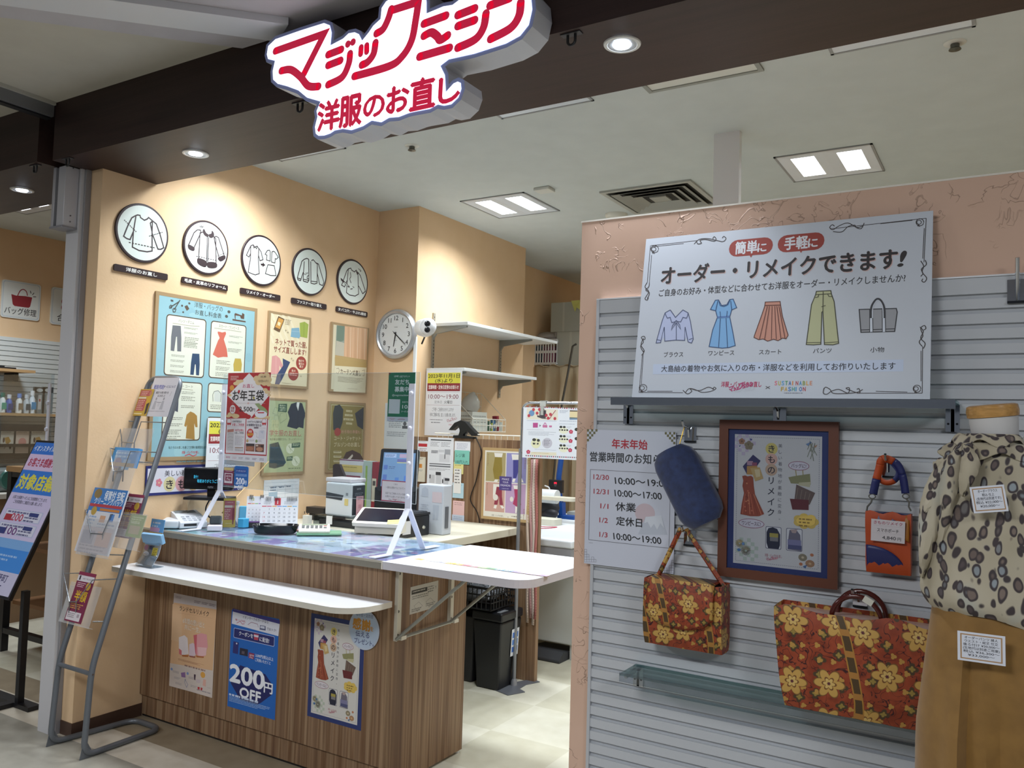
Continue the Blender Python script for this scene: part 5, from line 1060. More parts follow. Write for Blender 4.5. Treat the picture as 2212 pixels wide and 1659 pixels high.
# ---- posters on the counter front
V3 = (200, 1160, 3.324); YPo = YC0-0.0006
def zpts(*q): return [(200+a/3.324, 1160+b/3.324) for a, b in q]
def d_bagremake(A):
    A.view(*V3); A.zp([(583,470),(890,520),(862,968),(556,918)], 'd9b089'); A.zp([(585,405),(890,460),(890,520),(583,470)], 'c9c0c2'); A.zp([(575,480),(640,500),(640,760),(565,740)], 'dbb793'); A.zp([(556,905),(866,960),(857,1152),(550,1068)], 'd0c3bb')
    for x, c in ((730,'a9848c'), (785,'a9848c'), (838,'a9848c')): A.zg(x, 455+(x-730)*.2, x+45, 485+(x-730)*.2, 2, '7d6f7c', x)
    A.zg(596, 422, 640, 450, 2, '9a8d92', 3); A.zt('ランドセルリメイク', 625, 512, 835, 552, 40, '3b2c28', 0.012); A.zl([(610,545),(720,560),(860,585)], 0.4, 'c99c7c')
    for dx in (0,): A.zt('6年間の思い出と', 648, 600, 805, 632, 42, '7b6150', 0.03); A.zt('6年間の思い出と', 648, 600, 805, 632, 42, 'ecdccb', 0.010); A.zt('共に一生。', 660, 648, 775, 668, 40, '7b6150', 0.03); A.zt('共に一生。', 660, 648, 775, 668, 40, 'ecdccb', 0.010)
    A.zp([(620,720),(660,705),(682,725),(690,840),(640,850),(620,820)], 'e3d9dc'); A.zp([(620,800),(640,815),(640,850),(622,840)], 'cf6f78'); A.zp([(695,770),(720,760),(740,775),(742,845),(720,862),(692,850)], 'd8c3cf'); A.zp([(725,710),(780,690),(820,700),(828,790),(800,860),(755,862),(740,820)], 'dc9aa0'); A.zp([(725,705),(750,700),(745,860),(738,830)], 'c9626e'); A.zp([(755,790),(820,795),(815,850),(760,858)], 'e3b9bc')
    A.zp([(640,845),(690,848),(686,862),(645,858)], 'b0683a'); A.zp([(742,850),(800,858),(798,868),(748,864)], 'b0683a'); A.zp([(690,850),(742,858),(735,868),(700,862)], '9a5a4a')
    A.zg(615, 870, 800, 935, 4, 'a9745a', 5); A.zg(660, 940, 810, 955, 1, '9d7d72', 6); A.ze(792, 990, 17, 22, 'd9a04a'); A.ze(568, 948, 8, 10, '7f95c2'); A.ze(683, 980, 8, 10, '7f95c2')
    A.zp([(635,975),(665,970),(668,1010),(638,1005)], '8d6a9c'); A.zp([(728,985),(742,988),(738,1030),(728,1020)], '4d3a4a'); A.zl([(662,1020),(685,1060),(675,1080),(660,1040),(668,1018)], 0.9, '8f93ac'); A.zp([(795,1020),(815,1025),(812,1075),(790,1065)], 'd9aa9c'); A.zp([(755,1075),(770,1078),(768,1100),(755,1096)], 'b5303a'); A.zp([(776,1080),(790,1084),(786,1104),(776,1100)], 'b5303a'); A.zp([(745,1020),(775,1025),(772,1050),(745,1046)], 'c9b9bc')
    for x, y in ((575,955), (585,1000), (690,1000), (595,1040), (705,1060)): A.zg(x, y, x+45, y+30, 3, 'a39a9e', x)
    A.zg(748, 1110, 850, 1120, 1, 'a39a9e', 9); A.zg(825, 1080, 848, 1090, 1, '7d7a80', 4)
A_ = paper(*zpts((585,405),(891,460),(857,1152),(550,1068)), 'peach poster with school bags, leftmost on the counter front', d_bagremake, ('y', YPo), 'counter_poster', 'd6ccc6', cat='poster', group='posters on the counter front')
def d_200(A):
    A.view(*V3); A.rect(0, 0, 100, A.H, '1d63b8'); A.zp([(1008,512),(1345,600),(1344,625),(1007,535)], '3d3a86'); A.zp([(1007,535),(1344,625),(1334,712),(1000,622)], 'd5d6e2'); A.zg(1014, 519, 1062, 532, 1, 'a9a4cc')
    A.zt('イオンマークのカードなら', 1078, 568, 1262, 618, 22, '2f2f48', 0.01); A.zt('洋服・バッグのお直し', 1025, 590, 1100, 610, 15, 'b5405a', 0.015); A.zl([(1035,618),(1060,605),(1075,625),(1092,622)], 0.8, 'b5405a'); A.zl([(1115,630),(1140,612),(1185,625),(1190,648)], 0.7, '8f5a72'); A.zg(1118, 632, 1186, 648, 1, '8f5a72', 2); A.zp([(1203,632),(1243,640),(1243,672),(1200,664)], '55587a'); A.zp([(1207,637),(1236,643),(1236,660),(1205,654)], 'c9cbdc'); A.zt('でおトク!', 1252, 658, 1318, 672, 22, '2f2f48', 0.01)
    p = A.Z([(1017,645),(1308,720),(1304,795),(1010,715)]); x0, x1 = (p[0][0]+p[3][0])/2, (p[1][0]+p[2][0])/2; y0, y1 = (p[0][1]+p[1][1])/2, (p[2][1]+p[3][1])/2
    A.rect(x0, y0, x1-x0, y1-y0, 'aab4dd', 2); A.rect(x0+0.9, y0+0.9, x1-x0-1.8, y1-y0-1.8, '232a6a', 1.6); A.zt('クーポンを', 1052, 688, 1152, 714, 32, 'e6e7f2', 0.02); A.zt('に配信!', 1200, 730, 1268, 748, 34, 'e6e7f2', 0.02); A.zp([(1158,692),(1193,700),(1190,742),(1160,738)], 'b8475c'); A.zp([(1158,700),(1193,708),(1192,722),(1160,716)], 'd9d3e0')
    A.zp([(1012,748),(1050,758),(1044,842),(1006,832)], '2b2f72'); A.zp([(1058,795),(1116,808),(1114,858),(1055,845)], '28263a'); A.zp([(1072,818),(1092,822),(1090,842),(1070,838)], '5a5260'); A.zp([(1122,828),(1162,838),(1158,880),(1120,868)], '8d3156'); A.zt('AEON', 1126, 846, 1158, 853, 16, 'e6d9e2', 0.02); A.zt('Pay', 1128, 862, 1154, 868, 13, 'e6d9e2', 0.02)
    A.ze(1035, 765, 5, 6, 'd9d9ec'); A.zt('3,000円(税込)以上', 1170, 848, 1298, 880, 26, 'e6e9f4', 0.012); A.zt('ご利用いただくと', 1168, 880, 1278, 907, 24, 'e6e9f4', 0.012)
    A.zp([(990,1045),(1240,1100),(1290,1130),(1210,1190),(1180,1205),(1060,1170)], '1d2160'); A.zp([(990,1040),(1060,920),(1240,985),(1290,1060),(1290,1130),(1160,1200)], '1d2160')
    A.zt('200', 988, 965, 1232, 1028, 165, 'edeff6', 0.05); A.zt('円', 1232, 1075, 1292, 1090, 82, 'edeff6', 0.035); A.zt('OFF', 1058, 1108, 1206, 1148, 95, 'edeff6', 0.045)
    A.zg(980, 1152, 1190, 1180, 1, 'c9d6ee', 3); A.zg(980, 1180, 1275, 1225, 4, '9fbde6', 5)
paper(*zpts((1008,512),(1345,600),(1302,1317),(960,1208)), 'bright blue 200 yen off coupon poster, middle of the counter front', d_200, ('y', YPo), 'counter_poster', '1d63b8', cat='poster', group='posters on the counter front')
def d_kimono(A, big=False):
    """white kimono remake poster with a blue cloth border, drawn in sheet units"""
    H = A.H; A.rect(0, 0, 100, H, '27356c'); A.rect(7, 6, 86, H-12, 'd0cdc8'); x0, y0, w, h = 7, 6, 86, H-12
    X = lambda u: x0+w*u; Y = lambda v: y0+h*v
    A.dash((X(.03), Y(.02)), (X(.97), Y(.02)), 40, 0.5, '8d8a94'); A.dash((X(.03), Y(.98)), (X(.97), Y(.98)), 40, 0.5, '8d8a94'); A.dash((X(.03), Y(.02)), (X(.03), Y(.98)), 60, 0.5, '8d8a94'); A.dash((X(.97), Y(.02)), (X(.97), Y(.98)), 60, 0.5, '8d8a94')
    for i in range(6):
        for j in range(6):
            if (i+j) % 2 and (i-2.5)**2+(j-2.2)**2 < 9: A.rect(X(.0)+i*3.6, Y(.0)+j*3.6, 3.6, 3.6, 'c3b4c4')
            if (i+j) % 2 and (i-2.5)**2+(j-2.5)**2 < 9: A.rect(X(.03)+i*3.8, Y(.80)+j*3.8, 3.8, 3.8, 'b5bfae')
    def flower(cx, cy, r, c, c2):
        for k in range(5): A.ell_(cx+r*.55*math.cos(k*1.257-1.57), cy+r*.55*math.sin(k*1.257-1.57), r*.5, r*.5, c, 12)
        A.ell_(cx, cy, r*.35, r*.35, c2, 10)
    def mum(cx, cy, r, c):
        for k in range(20): a = k*0.314; A.line([(cx+r*.25*math.cos(a), cy+r*.25*math.sin(a)), (cx+r*math.cos(a), cy+r*math.sin(a))], r*0.13, c)
    flower(X(.085), Y(.055), 3.2, 'a5795c', '7d5a46'); flower(X(.17), Y(.085), 4.6, '8a7c62', 'a89a7a'); mum(X(.075), Y(.845), 4.2, '8f8260'); mum(X(.15), Y(.895), 5.0, '6f6c5c'); A.ell_(X(.12), Y(.845), 1.6, 1.6, '4a6c98', 6); A.ell_(X(.07), Y(.895), 2, 1.6, '3f6a9c', 6)
    A.poly([(X(.05),Y(.09)),(X(.075),Y(.085)),(X(.06),Y(.1))], '3a4a80'); A.poly([(X(.18),Y(.03)),(X(.21),Y(.035)),(X(.19),Y(.05))], '3a4a80')
    A.ell_(X(.80), Y(.905), 4.2, 3.6, '8d8268', 14); A.ell_(X(.88), Y(.945), 4.4, 3.6, 'a87f5c', 14); A.ell_(X(.9), Y(.88), 1.8, 1.6, 'b9734c', 8); A.ell_(X(.78), Y(.955), 1.8, 1.6, 'b9734c', 8); A.ell_(X(.80), Y(.905), 1.4, 1.2, 'c9b898', 8); A.ell_(X(.88), Y(.945), 1.5, 1.2, 'cda87c', 8); A.poly([(X(.80),Y(.97)),(X(.85),Y(.955)),(X(.83),Y(.985))], '4a6c98')
    for k in range(7):
        A.line([(X(.87)+(k % 3)*2.2, Y(.05)), (X(.84)+(k % 4)*3, Y(.10+.014*k))], 0.7, '8a8c78')
    A.poly([(X(.82),Y(.06)),(X(.87),Y(.045)),(X(.85),Y(.075))], '6f8db0'); A.poly([(X(.86),Y(.03)),(X(.89),Y(.05)),(X(.87),Y(.055))], '5a7ca4'); A.poly([(X(.95),Y(.06)),(X(.93),Y(.085)),(X(.91),Y(.075))], 'b58a6a')
    # cloth swatches, dress, bags
    A.poly([(X(.10),Y(.25)),(X(.22),Y(.155)),(X(.31),Y(.20)),(X(.26),Y(.25)),(X(.15),Y(.31))], '35305e'); A.rect(X(.15), Y(.205), 6, 4.4, 'b08a98'); A.rect(X(.21), Y(.215), 5, 3.6, '8f4a60'); A.poly([(X(.15),Y(.245)),(X(.27),Y(.24)),(X(.29),Y(.31)),(X(.15),Y(.31))], 'b98a4a'); A.poly([(X(.19),Y(.26)),(X(.30),Y(.25)),(X(.345),Y(.335)),(X(.25),Y(.36))], 'c3a368'); A.poly([(X(.24),Y(.27)),(X(.30),Y(.265)),(X(.31),Y(.32)),(X(.26),Y(.33))], 'd6c294')
    DR = '93452f'; A.poly([(X(.095),Y(.325)),(X(.13),Y(.318)),(X(.16),Y(.325)),(X(.20),Y(.318)),(X(.225),Y(.33)),(X(.235),Y(.40)),(X(.25),Y(.46)),(X(.36),Y(.605)),(X(.30),Y(.625)),(X(.20),Y(.63)),(X(.08),Y(.62)),(X(.095),Y(.54)),(X(.12),Y(.455)),(X(.10),Y(.40)),(X(.11),Y(.36))], DR)
    for k in range(6): A.line([(X(.135+.02*k),Y(.46)),(X(.105+.045*k),Y(.615))], 0.6, ['b5634a', '7c3626', 'c27a5a'][k % 3])
    for k in range(14): rr = random.Random(k); A.ell_(X(rr.uniform(.12,.22)), Y(rr.uniform(.34,.6)), 0.9, 0.8, rr.choice(['b5634a', '7c3626', 'bb7754']), 7)
    A.line([(X(.72),Y(.30)),(X(.71),Y(.255)),(X(.75),Y(.235)),(X(.79),Y(.255)),(X(.795),Y(.30))], 0.9, 'a8985c'); A.poly([(X(.63),Y(.315)),(X(.72),Y(.30)),(X(.87),Y(.28)),(X(.88),Y(.36)),(X(.66),Y(.36))], '8f8d62'); A.poly([(X(.75),Y(.35)),(X(.88),Y(.34)),(X(.87),Y(.38)),(X(.74),Y(.37))], 'bfb894')
    A.poly([(X(.72),Y(.365)),(X(.93),Y(.42)),(X(.87),Y(.51)),(X(.70),Y(.49))], '6b574e'); A.poly([(X(.65),Y(.475)),(X(.86),Y(.475)),(X(.86),Y(.55)),(X(.68),Y(.555))], '66272a')
    for k in range(4): A.line([(X(.74+.045*k),Y(.39+.012*k)),(X(.72+.045*k),Y(.475))], 0.5, '8f7c6c')
    # headings
    for v, c in ((.105, 'd8c56f'), (.185, 'd9ae9c'), (.265, 'c6a88c')): A.ell_(X(.435), Y(v), 6.0, 6.0, c)
    A.vtext('きものリメイク', X(.435), Y(.105), 8.4, '2f2c3a', 0.018, pitch=h*.0805/8.4); A.vtext('美しい着物地が素敵に変身。', X(.535), Y(.08), 4.2, '46434c', 0.0, pitch=h*.0455/4.2)
    def bubble(u, v, rx, ry, c, tx, tc): A.ell_(X(u), Y(v), rx+0.6, ry+0.6, '9a5a6c'); A.ell_(X(u), Y(v), rx, ry, c); A.text(tx, X(u), Y(v), ry*1.15, tc, w=rx*1.5, b=0.012)
    bubble(.745, .225, 9.5, 4.0, 'd6cfd4', 'バッグに!', '5a3f4c'); bubble(.21, .685, 12.5, 4.2, 'd6cfd4', 'ワンピースに!', '5a3f4c')
    for k in range(7): A.ell_(X(.83)+8*math.cos(k*.9), Y(.635)+4.2*math.sin(k*.9), 4.4, 3.6, 'd9b95a', 12)
    A.ell_(X(.83), Y(.635), 9, 5, 'd9b95a'); A.greek(X(.755), Y(.615), 13, 3, 3.2, '8a6f34', seed=3)
    for (u, c1) in ((.385, '22253a'), (.62, '77738a')):
        A.rect(X(u)-0.6, Y(.70)-0.6, 15.6, h*.16+1.2, '6d6a78', 1.5); A.rect(X(u), Y(.70), 14.4, h*.16, 'dad8d6', 1.2)
    A.poly([(X(.41),Y(.71)),(X(.46),Y(.70)),(X(.51),Y(.71)),(X(.545),Y(.75)),(X(.545),Y(.83)),(X(.53),Y(.86)),(X(.41),Y(.86)),(X(.39),Y(.82)),(X(.39),Y(.74))], '22253a'); A.rect(X(.425), Y(.745), 8.5, h*.03, 'a89a4a'); A.rect(X(.43), Y(.775), 8, h*.03, '7f7c7c')
    A.poly([(X(.65),Y(.71)),(X(.72),Y(.70)),(X(.77),Y(.74)),(X(.785),Y(.86)),(X(.63),Y(.855)),(X(.64),Y(.76))], '6f6a78'); A.rect(X(.63), Y(.78), 13, h*.04, '7c7a9c'); A.rect(X(.635), Y(.82), 13, h*.03, '4f5278'); A.poly([(X(.66),Y(.705)),(X(.74),Y(.70)),(X(.72),Y(.73)),(X(.68),Y(.73))], 'b09a94')
    A.text('洋服・バッグのお直し', X(.47), Y(.915), 3.4, 'a5344c', w=17); logo(A, X(.38), Y(.935), 13, 'b9687c', 0.5)
paper(*zpts((1572,540),(1957,628),(1925,1390),(1540,1285)), 'kimono remake poster with navy border, rightmost on the counter front', d_kimono, ('y', YPo), 'counter_poster', '27356c', cat='poster', group='posters on the counter front', thick=0.002)
c = P(200+1948/3.324, 1160+666/3.324, y=YC0-0.006); rr = abs(P(200+2058/3.324, 1160+690/3.324, y=YC0-0.006).x-c.x)
A = Art(fm((c.x-rr, c.y, c.z+rr), (1, 0, 0), (0, 0, 1)), 2*rr, 2*rr, base=None)
m = A; m.lathe([(0.0, 0.0), (rr, 0.0), (rr, 0.002), (0, 0.0022)][::-1], c, (0, 1, 0), pm('b9c2d2', 0.4), 40)
A.w0 = 0.0003; A.ell_(50, 50, 46, 46, 'b3c3d8', 40); A.text('母の日・父の日', 50, 14, 10, '5b5f86', w=56, b=0.01); A.text('感謝', 42, 38, 30, 'c78a2c', b=0.05); A.text('を', 76, 44, 13, 'c78a2c', b=0.03); A.text('伝える', 46, 62, 16, '4a4f7c', b=0.02); A.text('プレゼント。', 52, 80, 15, '4a4f7c', w=64, b=0.02)
A.build('round_sticker', label='round pale blue gift sticker under the right end of the counter shelf', cat='sticker')

# ================================================================== THINGS ON THE COUNTER
ZM = ZT + 0.0018
def on(px, py, z=ZM): return P(px, py, z=z)
def ypl(px, py, y): return P(px, py, y=y)
# ---- acrylic screen with white metal posts
YSC = 2.985
t = thing('acrylic_screen', 'clear acrylic screen between two white forked posts on the counter', 'screen', (-2.95, YSC, ZM))
WP = pm('e2e5f2', 0.35)
def fork_post(x):
    zj = 1.155; w = 0.0165
    m = MB().box((x-w, YSC-0.004, zj), (x+w, YSC+0.004, 1.735), WP)
    for sy, y1 in ((-1, 2.862), (1, 3.105)):
        a, b = Vector((x, YSC+sy*0.004, zj+0.01)), Vector((x, y1, ZM+0.004)); d = (b-a)
        m.prism([(0, -w*0.95), (d.length, -w*0.95), (d.length, w*0.95), (0, w*0.95)], fm(a, d, (1, 0, 0)), -0.002, 0.002, WP)
        m.box((x-w, y1, ZM+0.0005), (x+w, y1+sy*0.115, ZM+0.0045), WP)
    o = m.build('post', t)
    for z in (1.69, 1.53, 1.37, 1.22):
        MB().lathe([(0.0, 0.012), (0.008, 0.010), (0.011, 0.004), (0.011, 0.0)], (x, YSC-0.004, z), (0, -1, 0), pm('d9dcea', 0.3), 14).build('knob', o)
px_r = P(885, 1000, y=YSC).x; px_l = P(478, 1000, y=YSC).x
fork_post(px_r); fork_post(px_l)
pz1, pz0 = P(750, 806, y=YSC).z, P(700, 1071, y=YSC).z
m = MB().box((px_l-0.02, YSC+0.005, pz0), (px_r+0.038, YSC+0.008, pz1), CLEAR); m.build('pane', t)
def edge_strip(m, a, b): m.box(a, b, pm('dfe6e8', 0.25))
m = MB(); edge_strip(m, (px_l-0.02, YSC+0.0055, pz1), (px_r+0.038, YSC+0.0075, pz1+0.0012)); edge_strip(m, (px_l-0.02, YSC+0.0055, pz0-0.0012), (px_r+0.038, YSC+0.0075, pz0)); edge_strip(m, (px_r+0.038, YSC+0.0055, pz0), (px_r+0.0392, YSC+0.0075, pz1)); m.build('pane_edge', t)

# ---- sheets stuck on the screen
YSH = YSC + 0.0035
def d_newyear(A):
    A.view(480, 790, 7.54); H = A.H; A.rect(0, 0, 100, H, 'd6cfd2'); R_ = 'a8242c'; CR = 'd0b78c'
    A.zp([(100,120),(795,110),(750,850),(65,860)], R_); A.zp([(440,120),(770,480),(460,860),(90,490)], 'd9d5d8')
    for x, y, r in ((560,210,50),(640,180,60),(720,170,60),(760,230,50),(690,270,60),(600,260,60),(760,300,40)): A.ze(x, y, r, r*0.95, CR)
    for x, y, r in ((700,390,40),(740,430,50),(765,480,30),(120,480,34),(150,790,60),(220,820,60),(100,820,40),(270,260,50),(230,290,50),(310,250,40),(560,850,40),(640,860,60),(720,850,60)): A.ze(x, y, r, r*0.6, CR)
    for x, y, r in ((330,820,50),(380,800,40),(420,830,50)): A.ze(x, y, r, r*0.7, R_)
    A.ze(160, 360, 36, 44, 'cf8f3c'); A.zl([(140,390),(130,440)], 1.2, 'cf8f3c'); A.zg(140, 170, 270, 245, 4, 'd9b9b4', 1); A.zt('お直し期間', 625, 180, 715, 178, 28, '3a2a2a', 0.01); A.zt('12/23-1/11', 590, 250, 750, 245, 48, '3a2a2a', 0.02)
    A.zt('お直し', 335, 330, 525, 330, 66, 'b52c5c', 0.01); A.zt('お年玉袋', 170, 490, 680, 480, 175, '241f22', 0.022); A.ze(275, 420, 18, 26, R_); A.ze(518, 525, 15, 20, 'a8a04a')
    A.zl([(160,608),(700,615)], 0.5, 'b0a3a6'); A.ze(425, 612, 14, 16, 'd0a8a4'); A.zt('2,500', 278, 705, 490, 700, 100, '2b2527', 0.03); A.zt('円', 492, 720, 535, 720, 56, '2b2527', 0.02)
    A.ze(172, 710, 52, 78, R_); A.ze(172, 710, 46, 72, 'd9d5d8'); A.zt('数量', 145, 690, 200, 690, 40, R_, 0.02); A.zt('限定', 145, 735, 200, 735, 40, R_, 0.02)
    A.zp([(530,620),(600,610),(640,650),(700,690),(740,740),(740,790),(640,760),(590,690)], '8a9a6c'); A.ze(632, 790, 100, 60, 'd8d9e2'); A.zp([(575,755),(690,755),(680,775),(585,775)], 'b5404a')
    A.zp([(68,868),(745,862),(722,1470),(40,1430)], R_); A.zp([(78,872),(385,868),(360,1430),(58,1418)], 'd8d5da'); A.zp([(398,870),(735,866),(712,1450),(372,1432)], 'd8d5da'); A.zp([(38,1440),(725,1478),(722,1580),(35,1530)], 'd5d4da')
    for x in (115, 685): A.ze(x, 905, 36, 44, R_); A.ze(x, 905, 31, 39, 'd8d5da'); A.zp([(x-38,930),(x+38,930),(x+20,975),(x,950),(x-20,975)], 'b52c34')
    A.zt('3,000円相当の', 165, 905, 320, 910, 40, '3a3038', 0.02); A.zt('お直しご利用券', 165, 960, 360, 962, 46, 'b52c4c', 0.02); A.zt('3,000円分の店舗共通', 408, 910, 645, 915, 40, '3a3048', 0.015); A.zt('お食事券が当たる!', 405, 965, 645, 970, 46, '3a3048', 0.02)
    A.zl([(80,995),(370,998)], 0.5, 'b5a9ae'); A.zl([(400,1010),(710,1014)], 0.5, 'b5a9ae'); A.zp([(520,998),(592,998),(592,1024),(520,1024)], '6b5a66')
    A.zp([(88,1040),(192,1030),(180,1385),(75,1380)], 'c4c0c4'); A.zp([(88,1040),(192,1030),(190,1075),(86,1085)], 'b57a70')
    for k in range(5): A.zl([(95,1115+k*55),(130,1100+k*55),(180,1112+k*55)], 0.5, '9a959c')
    A.zt('500円お得な', 208, 1050, 352, 1050, 40, 'b52c4c', 0.02); A.zt('お直しご利用券', 205, 1092, 352, 1095, 40, '4a3a4a', 0.012); A.zg(215, 1140, 350, 1310, 8, 'a9a3ac', 2); A.zp([(210,1328),(345,1330),(345,1345),(210,1343)], '9a7a64'); A.zg(210, 1355, 345, 1400, 3, '7d757c', 3)
    A.ze(458, 1100, 55, 75, 'b52c34'); A.zt('総額', 432, 1070, 485, 1070, 40, 'e3d9cf', 0.02); A.zt('100万円', 412, 1118, 502, 1122, 48, 'd9b83c', 0.03)
    A.zl([(530,1080),(570,1100),(560,1160),(600,1170)], 1.2, 'c3bcc0'); A.zp([(600,1060),(650,1035),(700,1060),(690,1190),(590,1190)], 'c9c8d2'); A.zp([(620,1070),(680,1060),(660,1110)], 'b3b6c6'); A.ze(412, 1222, 20, 26, 'b59a6a'); A.ze(560, 1228, 20, 26, '8a9a6c'); A.zg(440, 1200, 525, 1240, 3, '9a949c', 7); A.zg(585, 1205, 650, 1250, 3, '9a949c', 8)
    A.zp([(390,1265),(530,1270),(525,1400),(385,1390)], '8a5a48'); A.zp([(390,1265),(530,1270),(528,1310),(388,1305)], '3a3034'); A.ze(450, 1350, 60, 32, 'a8705a'); A.zp([(540,1275),(685,1280),(680,1410),(535,1402)], '6d4a42'); A.ze(610, 1360, 55, 34, 'b5856c'); A.ze(570, 1300, 20, 14, 'c9b8a8'); A.ze(650, 1310, 22, 14, '2f2a2e')
    for i, (x, c) in enumerate(((95,'a8486c'), (200,'c9a8b4'), (303,'8a8a9a'), (412,'6f6a7c'), (525,'6f5a7c'), (645,'6b6474'))): A.zg(x-34, 1475+i*7, x+34, 1515+i*8, 2, c, i)
t2 = paper((493,805), (585.5,804.5), (575.8,999.5), (484.6,993), 'tall red and white new year campaign poster at the left post of the screen', d_newyear, ('y', YSH+0.006-0.012), 'campaign_poster', 'd6cfd2', cat='poster')
def d_line(A):
    A.view(820, 790, 10.37); H = A.H; A.rect(0, 0, 100, H, '1d7a55'); A.zp([(165,1140),(755,1155),(750,1250),(162,1245)], 'd5d6e2'); A.zp([(210,150),(265,150),(210,215)], '8a3038')
    W = 'e3ebe9'; A.zt('LINE', 330, 232, 425, 234, 50, W, 0.03); A.zt('公式アカウント', 445, 238, 680, 242, 46, W, 0.02); A.zt('友だち', 348, 362, 660, 366, 120, W, 0.035); A.zt('募集中', 340, 525, 652, 530, 120, W, 0.035); A.zt('@magicmachine-rs', 282, 655, 695, 660, 52, W, 0.012)
    A.zp([(215,748),(462,755),(445,1075),(198,1068)], 'dfe3e6'); A.zt('お友だち登録で', 508, 812, 745, 818, 40, W, 0.012); A.zt('10', 508, 915, 625, 918, 105, W, 0.03); A.zt('%OFF', 632, 945, 738, 948, 48, W, 0.015); A.zt('クーポン配信中!', 485, 1025, 740, 1032, 46, W, 0.015)
    A.zg(215, 1175, 350, 1195, 1, 'b5405a', 1); A.zl([(240,1220),(270,1205),(300,1215),(325,1208)], 0.8, 'b5405a'); A.zl([(400,1215),(450,1185),(530,1185),(570,1215)], 0.8, 'b56a7c'); A.zg(420, 1200, 560, 1225, 1, 'b56a7c', 3); A.zp([(628,1180),(715,1185),(712,1235),(624,1230)], 'a9b3c8')
paper((840.2,804.5), (898,804), (893,911), (836,910), 'green friend invitation poster beside the right post of the screen', d_line, ('y', YSC+0.016), 'green_poster', '1d7a55', cat='poster')
def d_notice(A):
    H = A.H; A.rect(0, 0, 100, H, 'a8445c'); A.rect(2, 2.5, 96, H-5, 'dcdae0'); A.text('ご案内', 50, 10, 5, '8a8790'); A.text('〜袋のお預かりについて〜', 50, 20, 7, '4a4752', w=70); A.text('当店ではご持参いただいた袋の', 52, 36, 6.5, '4a4752', w=74); A.text('お預かりは承っておりません。', 52, 45, 6.5, '4a4752', w=74); A.text('予めご了承ください。', 52, 54, 6.5, '4a4752', w=50); A.greek(14, 60, 72, 1, 3, '9a97a2'); A.text('洋服のお直し', 50, H-7, 4, 'b5405a', w=18)
paper((825,1037.5), (884.5,1039.5), (884.5,1087), (823,1081.5), 'small white notice with wine red border low on the screen, before the register display', d_notice, ('y', YSC+0.0035), 'notice_card', 'a8445c', cat='notice')
def d_200s(A):
    H = A.H; A.rect(8, 14, 78, 20, '2a4f9c'); A.text('クーポンをどうぞ', 47, 24, 9, 'd9e3f4', w=66); A.greek(10, 40, 80, 2, 6, '9fbde6'); A.text('200', 44, 72, 44, 'e9eef8', w=58, b=0.04); A.text('円', 82, 78, 20, 'e9eef8', b=0.03); A.text('OFF', 48, 104, 32, 'e9eef8', w=40, b=0.03); A.greek(8, H-14, 70, 1, 5, '9fbde6'); A.ell_(86, H-14, 5, 7, '8fb3e0')
paper((506.7,1006), (537.3,1008), (535,1051.5), (505.2,1050), 'small blue 200 yen coupon card on the screen right of the left post', d_200s, ('y', YSC+0.0034), 'coupon_card', '1d63b0', cat='card', rc=0.012)
def d_pay(A):
    H = A.H; A.rect(0, 0, 100, H*0.16, 'c9b57a'); A.rect(0, H*0.16, 100, H*0.84, '7d2c4c'); A.greek(12, H*0.19, 76, 1, 8, 'd9c3cc'); A.rect(8, H*0.32, 84, H*0.56, 'dcd9de'); A.rect(16, H*0.36, 68, H*0.40, '7d2448'); A.text('AEON', 50, H*0.48, 20, 'e6dde2', w=54, b=0.01); A.text('Pay', 54, H*0.64, 22, 'e6dde2', w=40, b=0.01); A.greek(20, H*0.8, 60, 1, 8, 'a99aa6')
paper((484.5,1010), (505,1010), (502.5,1049), (482.5,1047), 'wine red payment sticker between the left post and the blue coupon card', d_pay, ('y', YSC+0.0036), 'payment_sticker', '7d2c4c', cat='sticker')
def d_strip(A): A.greek(4, 20, 60, 2, 5, 'b9bcc4')
paper((485,994), (550,997.5), (549,1006.5), (484,1004), 'white paper strip peeping out under the red new year poster', d_strip, ('y', YSC+0.0115), 'paper_strip', 'd3d4da', cat='paper')

# ---- left group: terminals, customer display (most of these are turned towards the customer)
def face(p, q, dep=None):
    """upright frame through two base points: local x right, y up, z towards the viewer's side"""
    r = Vector((q.x-p.x, q.y-p.y, 0)); return fm(p, r, (0, 0, 1)), r.length
def loc(M, px, py):
    d = AX_R*(px - W_/2) - AX_U*(py - H_/2) + AX_F*FPX; n = M.to_3x3() @ Vector((0, 0, 1)); C = Vector((0, 0, EYE))
    return M.inverted() @ (C + d*((M.translation - C).dot(n)/d.dot(n)))
TR = Matrix.Translation
E5 = TR((0, 0.0005, 0))
M, w = face(on(346, 1142), on(386, 1142)); h = loc(M, 346, 1124).y
MB().obox(M @ E5, (0, 0, -0.15), (w, h, 0), pm('d8dce2', 0.35)).build('receipt_printer', label='low white box of the card terminal, next to the wall', cat='terminal', bevel=0.010, seg=3)
M, w = face(on(389, 1142.5), on(447, 1139.5))
t = thing('card_terminal', 'white card terminal with keypad at the left end of the counter', 'terminal', tuple(M @ Vector((w/2, 0, -0.08))))
Mp = M @ fm((0, 0.0005, 0), (0, 0, -1), (0, 1, 0))
MB().prism([(0,0),(0.20,0),(0.20,0.075),(0.11,0.062),(0,0.032)], Mp, 0, w, pm('d5d9e0', 0.35)).build('housing', t, bevel=0.005)
sl = (M.to_3x3() @ Vector((0, 0.030, -0.11))).normalized(); rv = (M.to_3x3() @ Vector((1, 0, 0)))
A = Art(fm(M @ Vector((0.004, 0.0595, -0.098)), rv, sl), w-0.008, 0.085, base=None); A.w0 = 0.0004
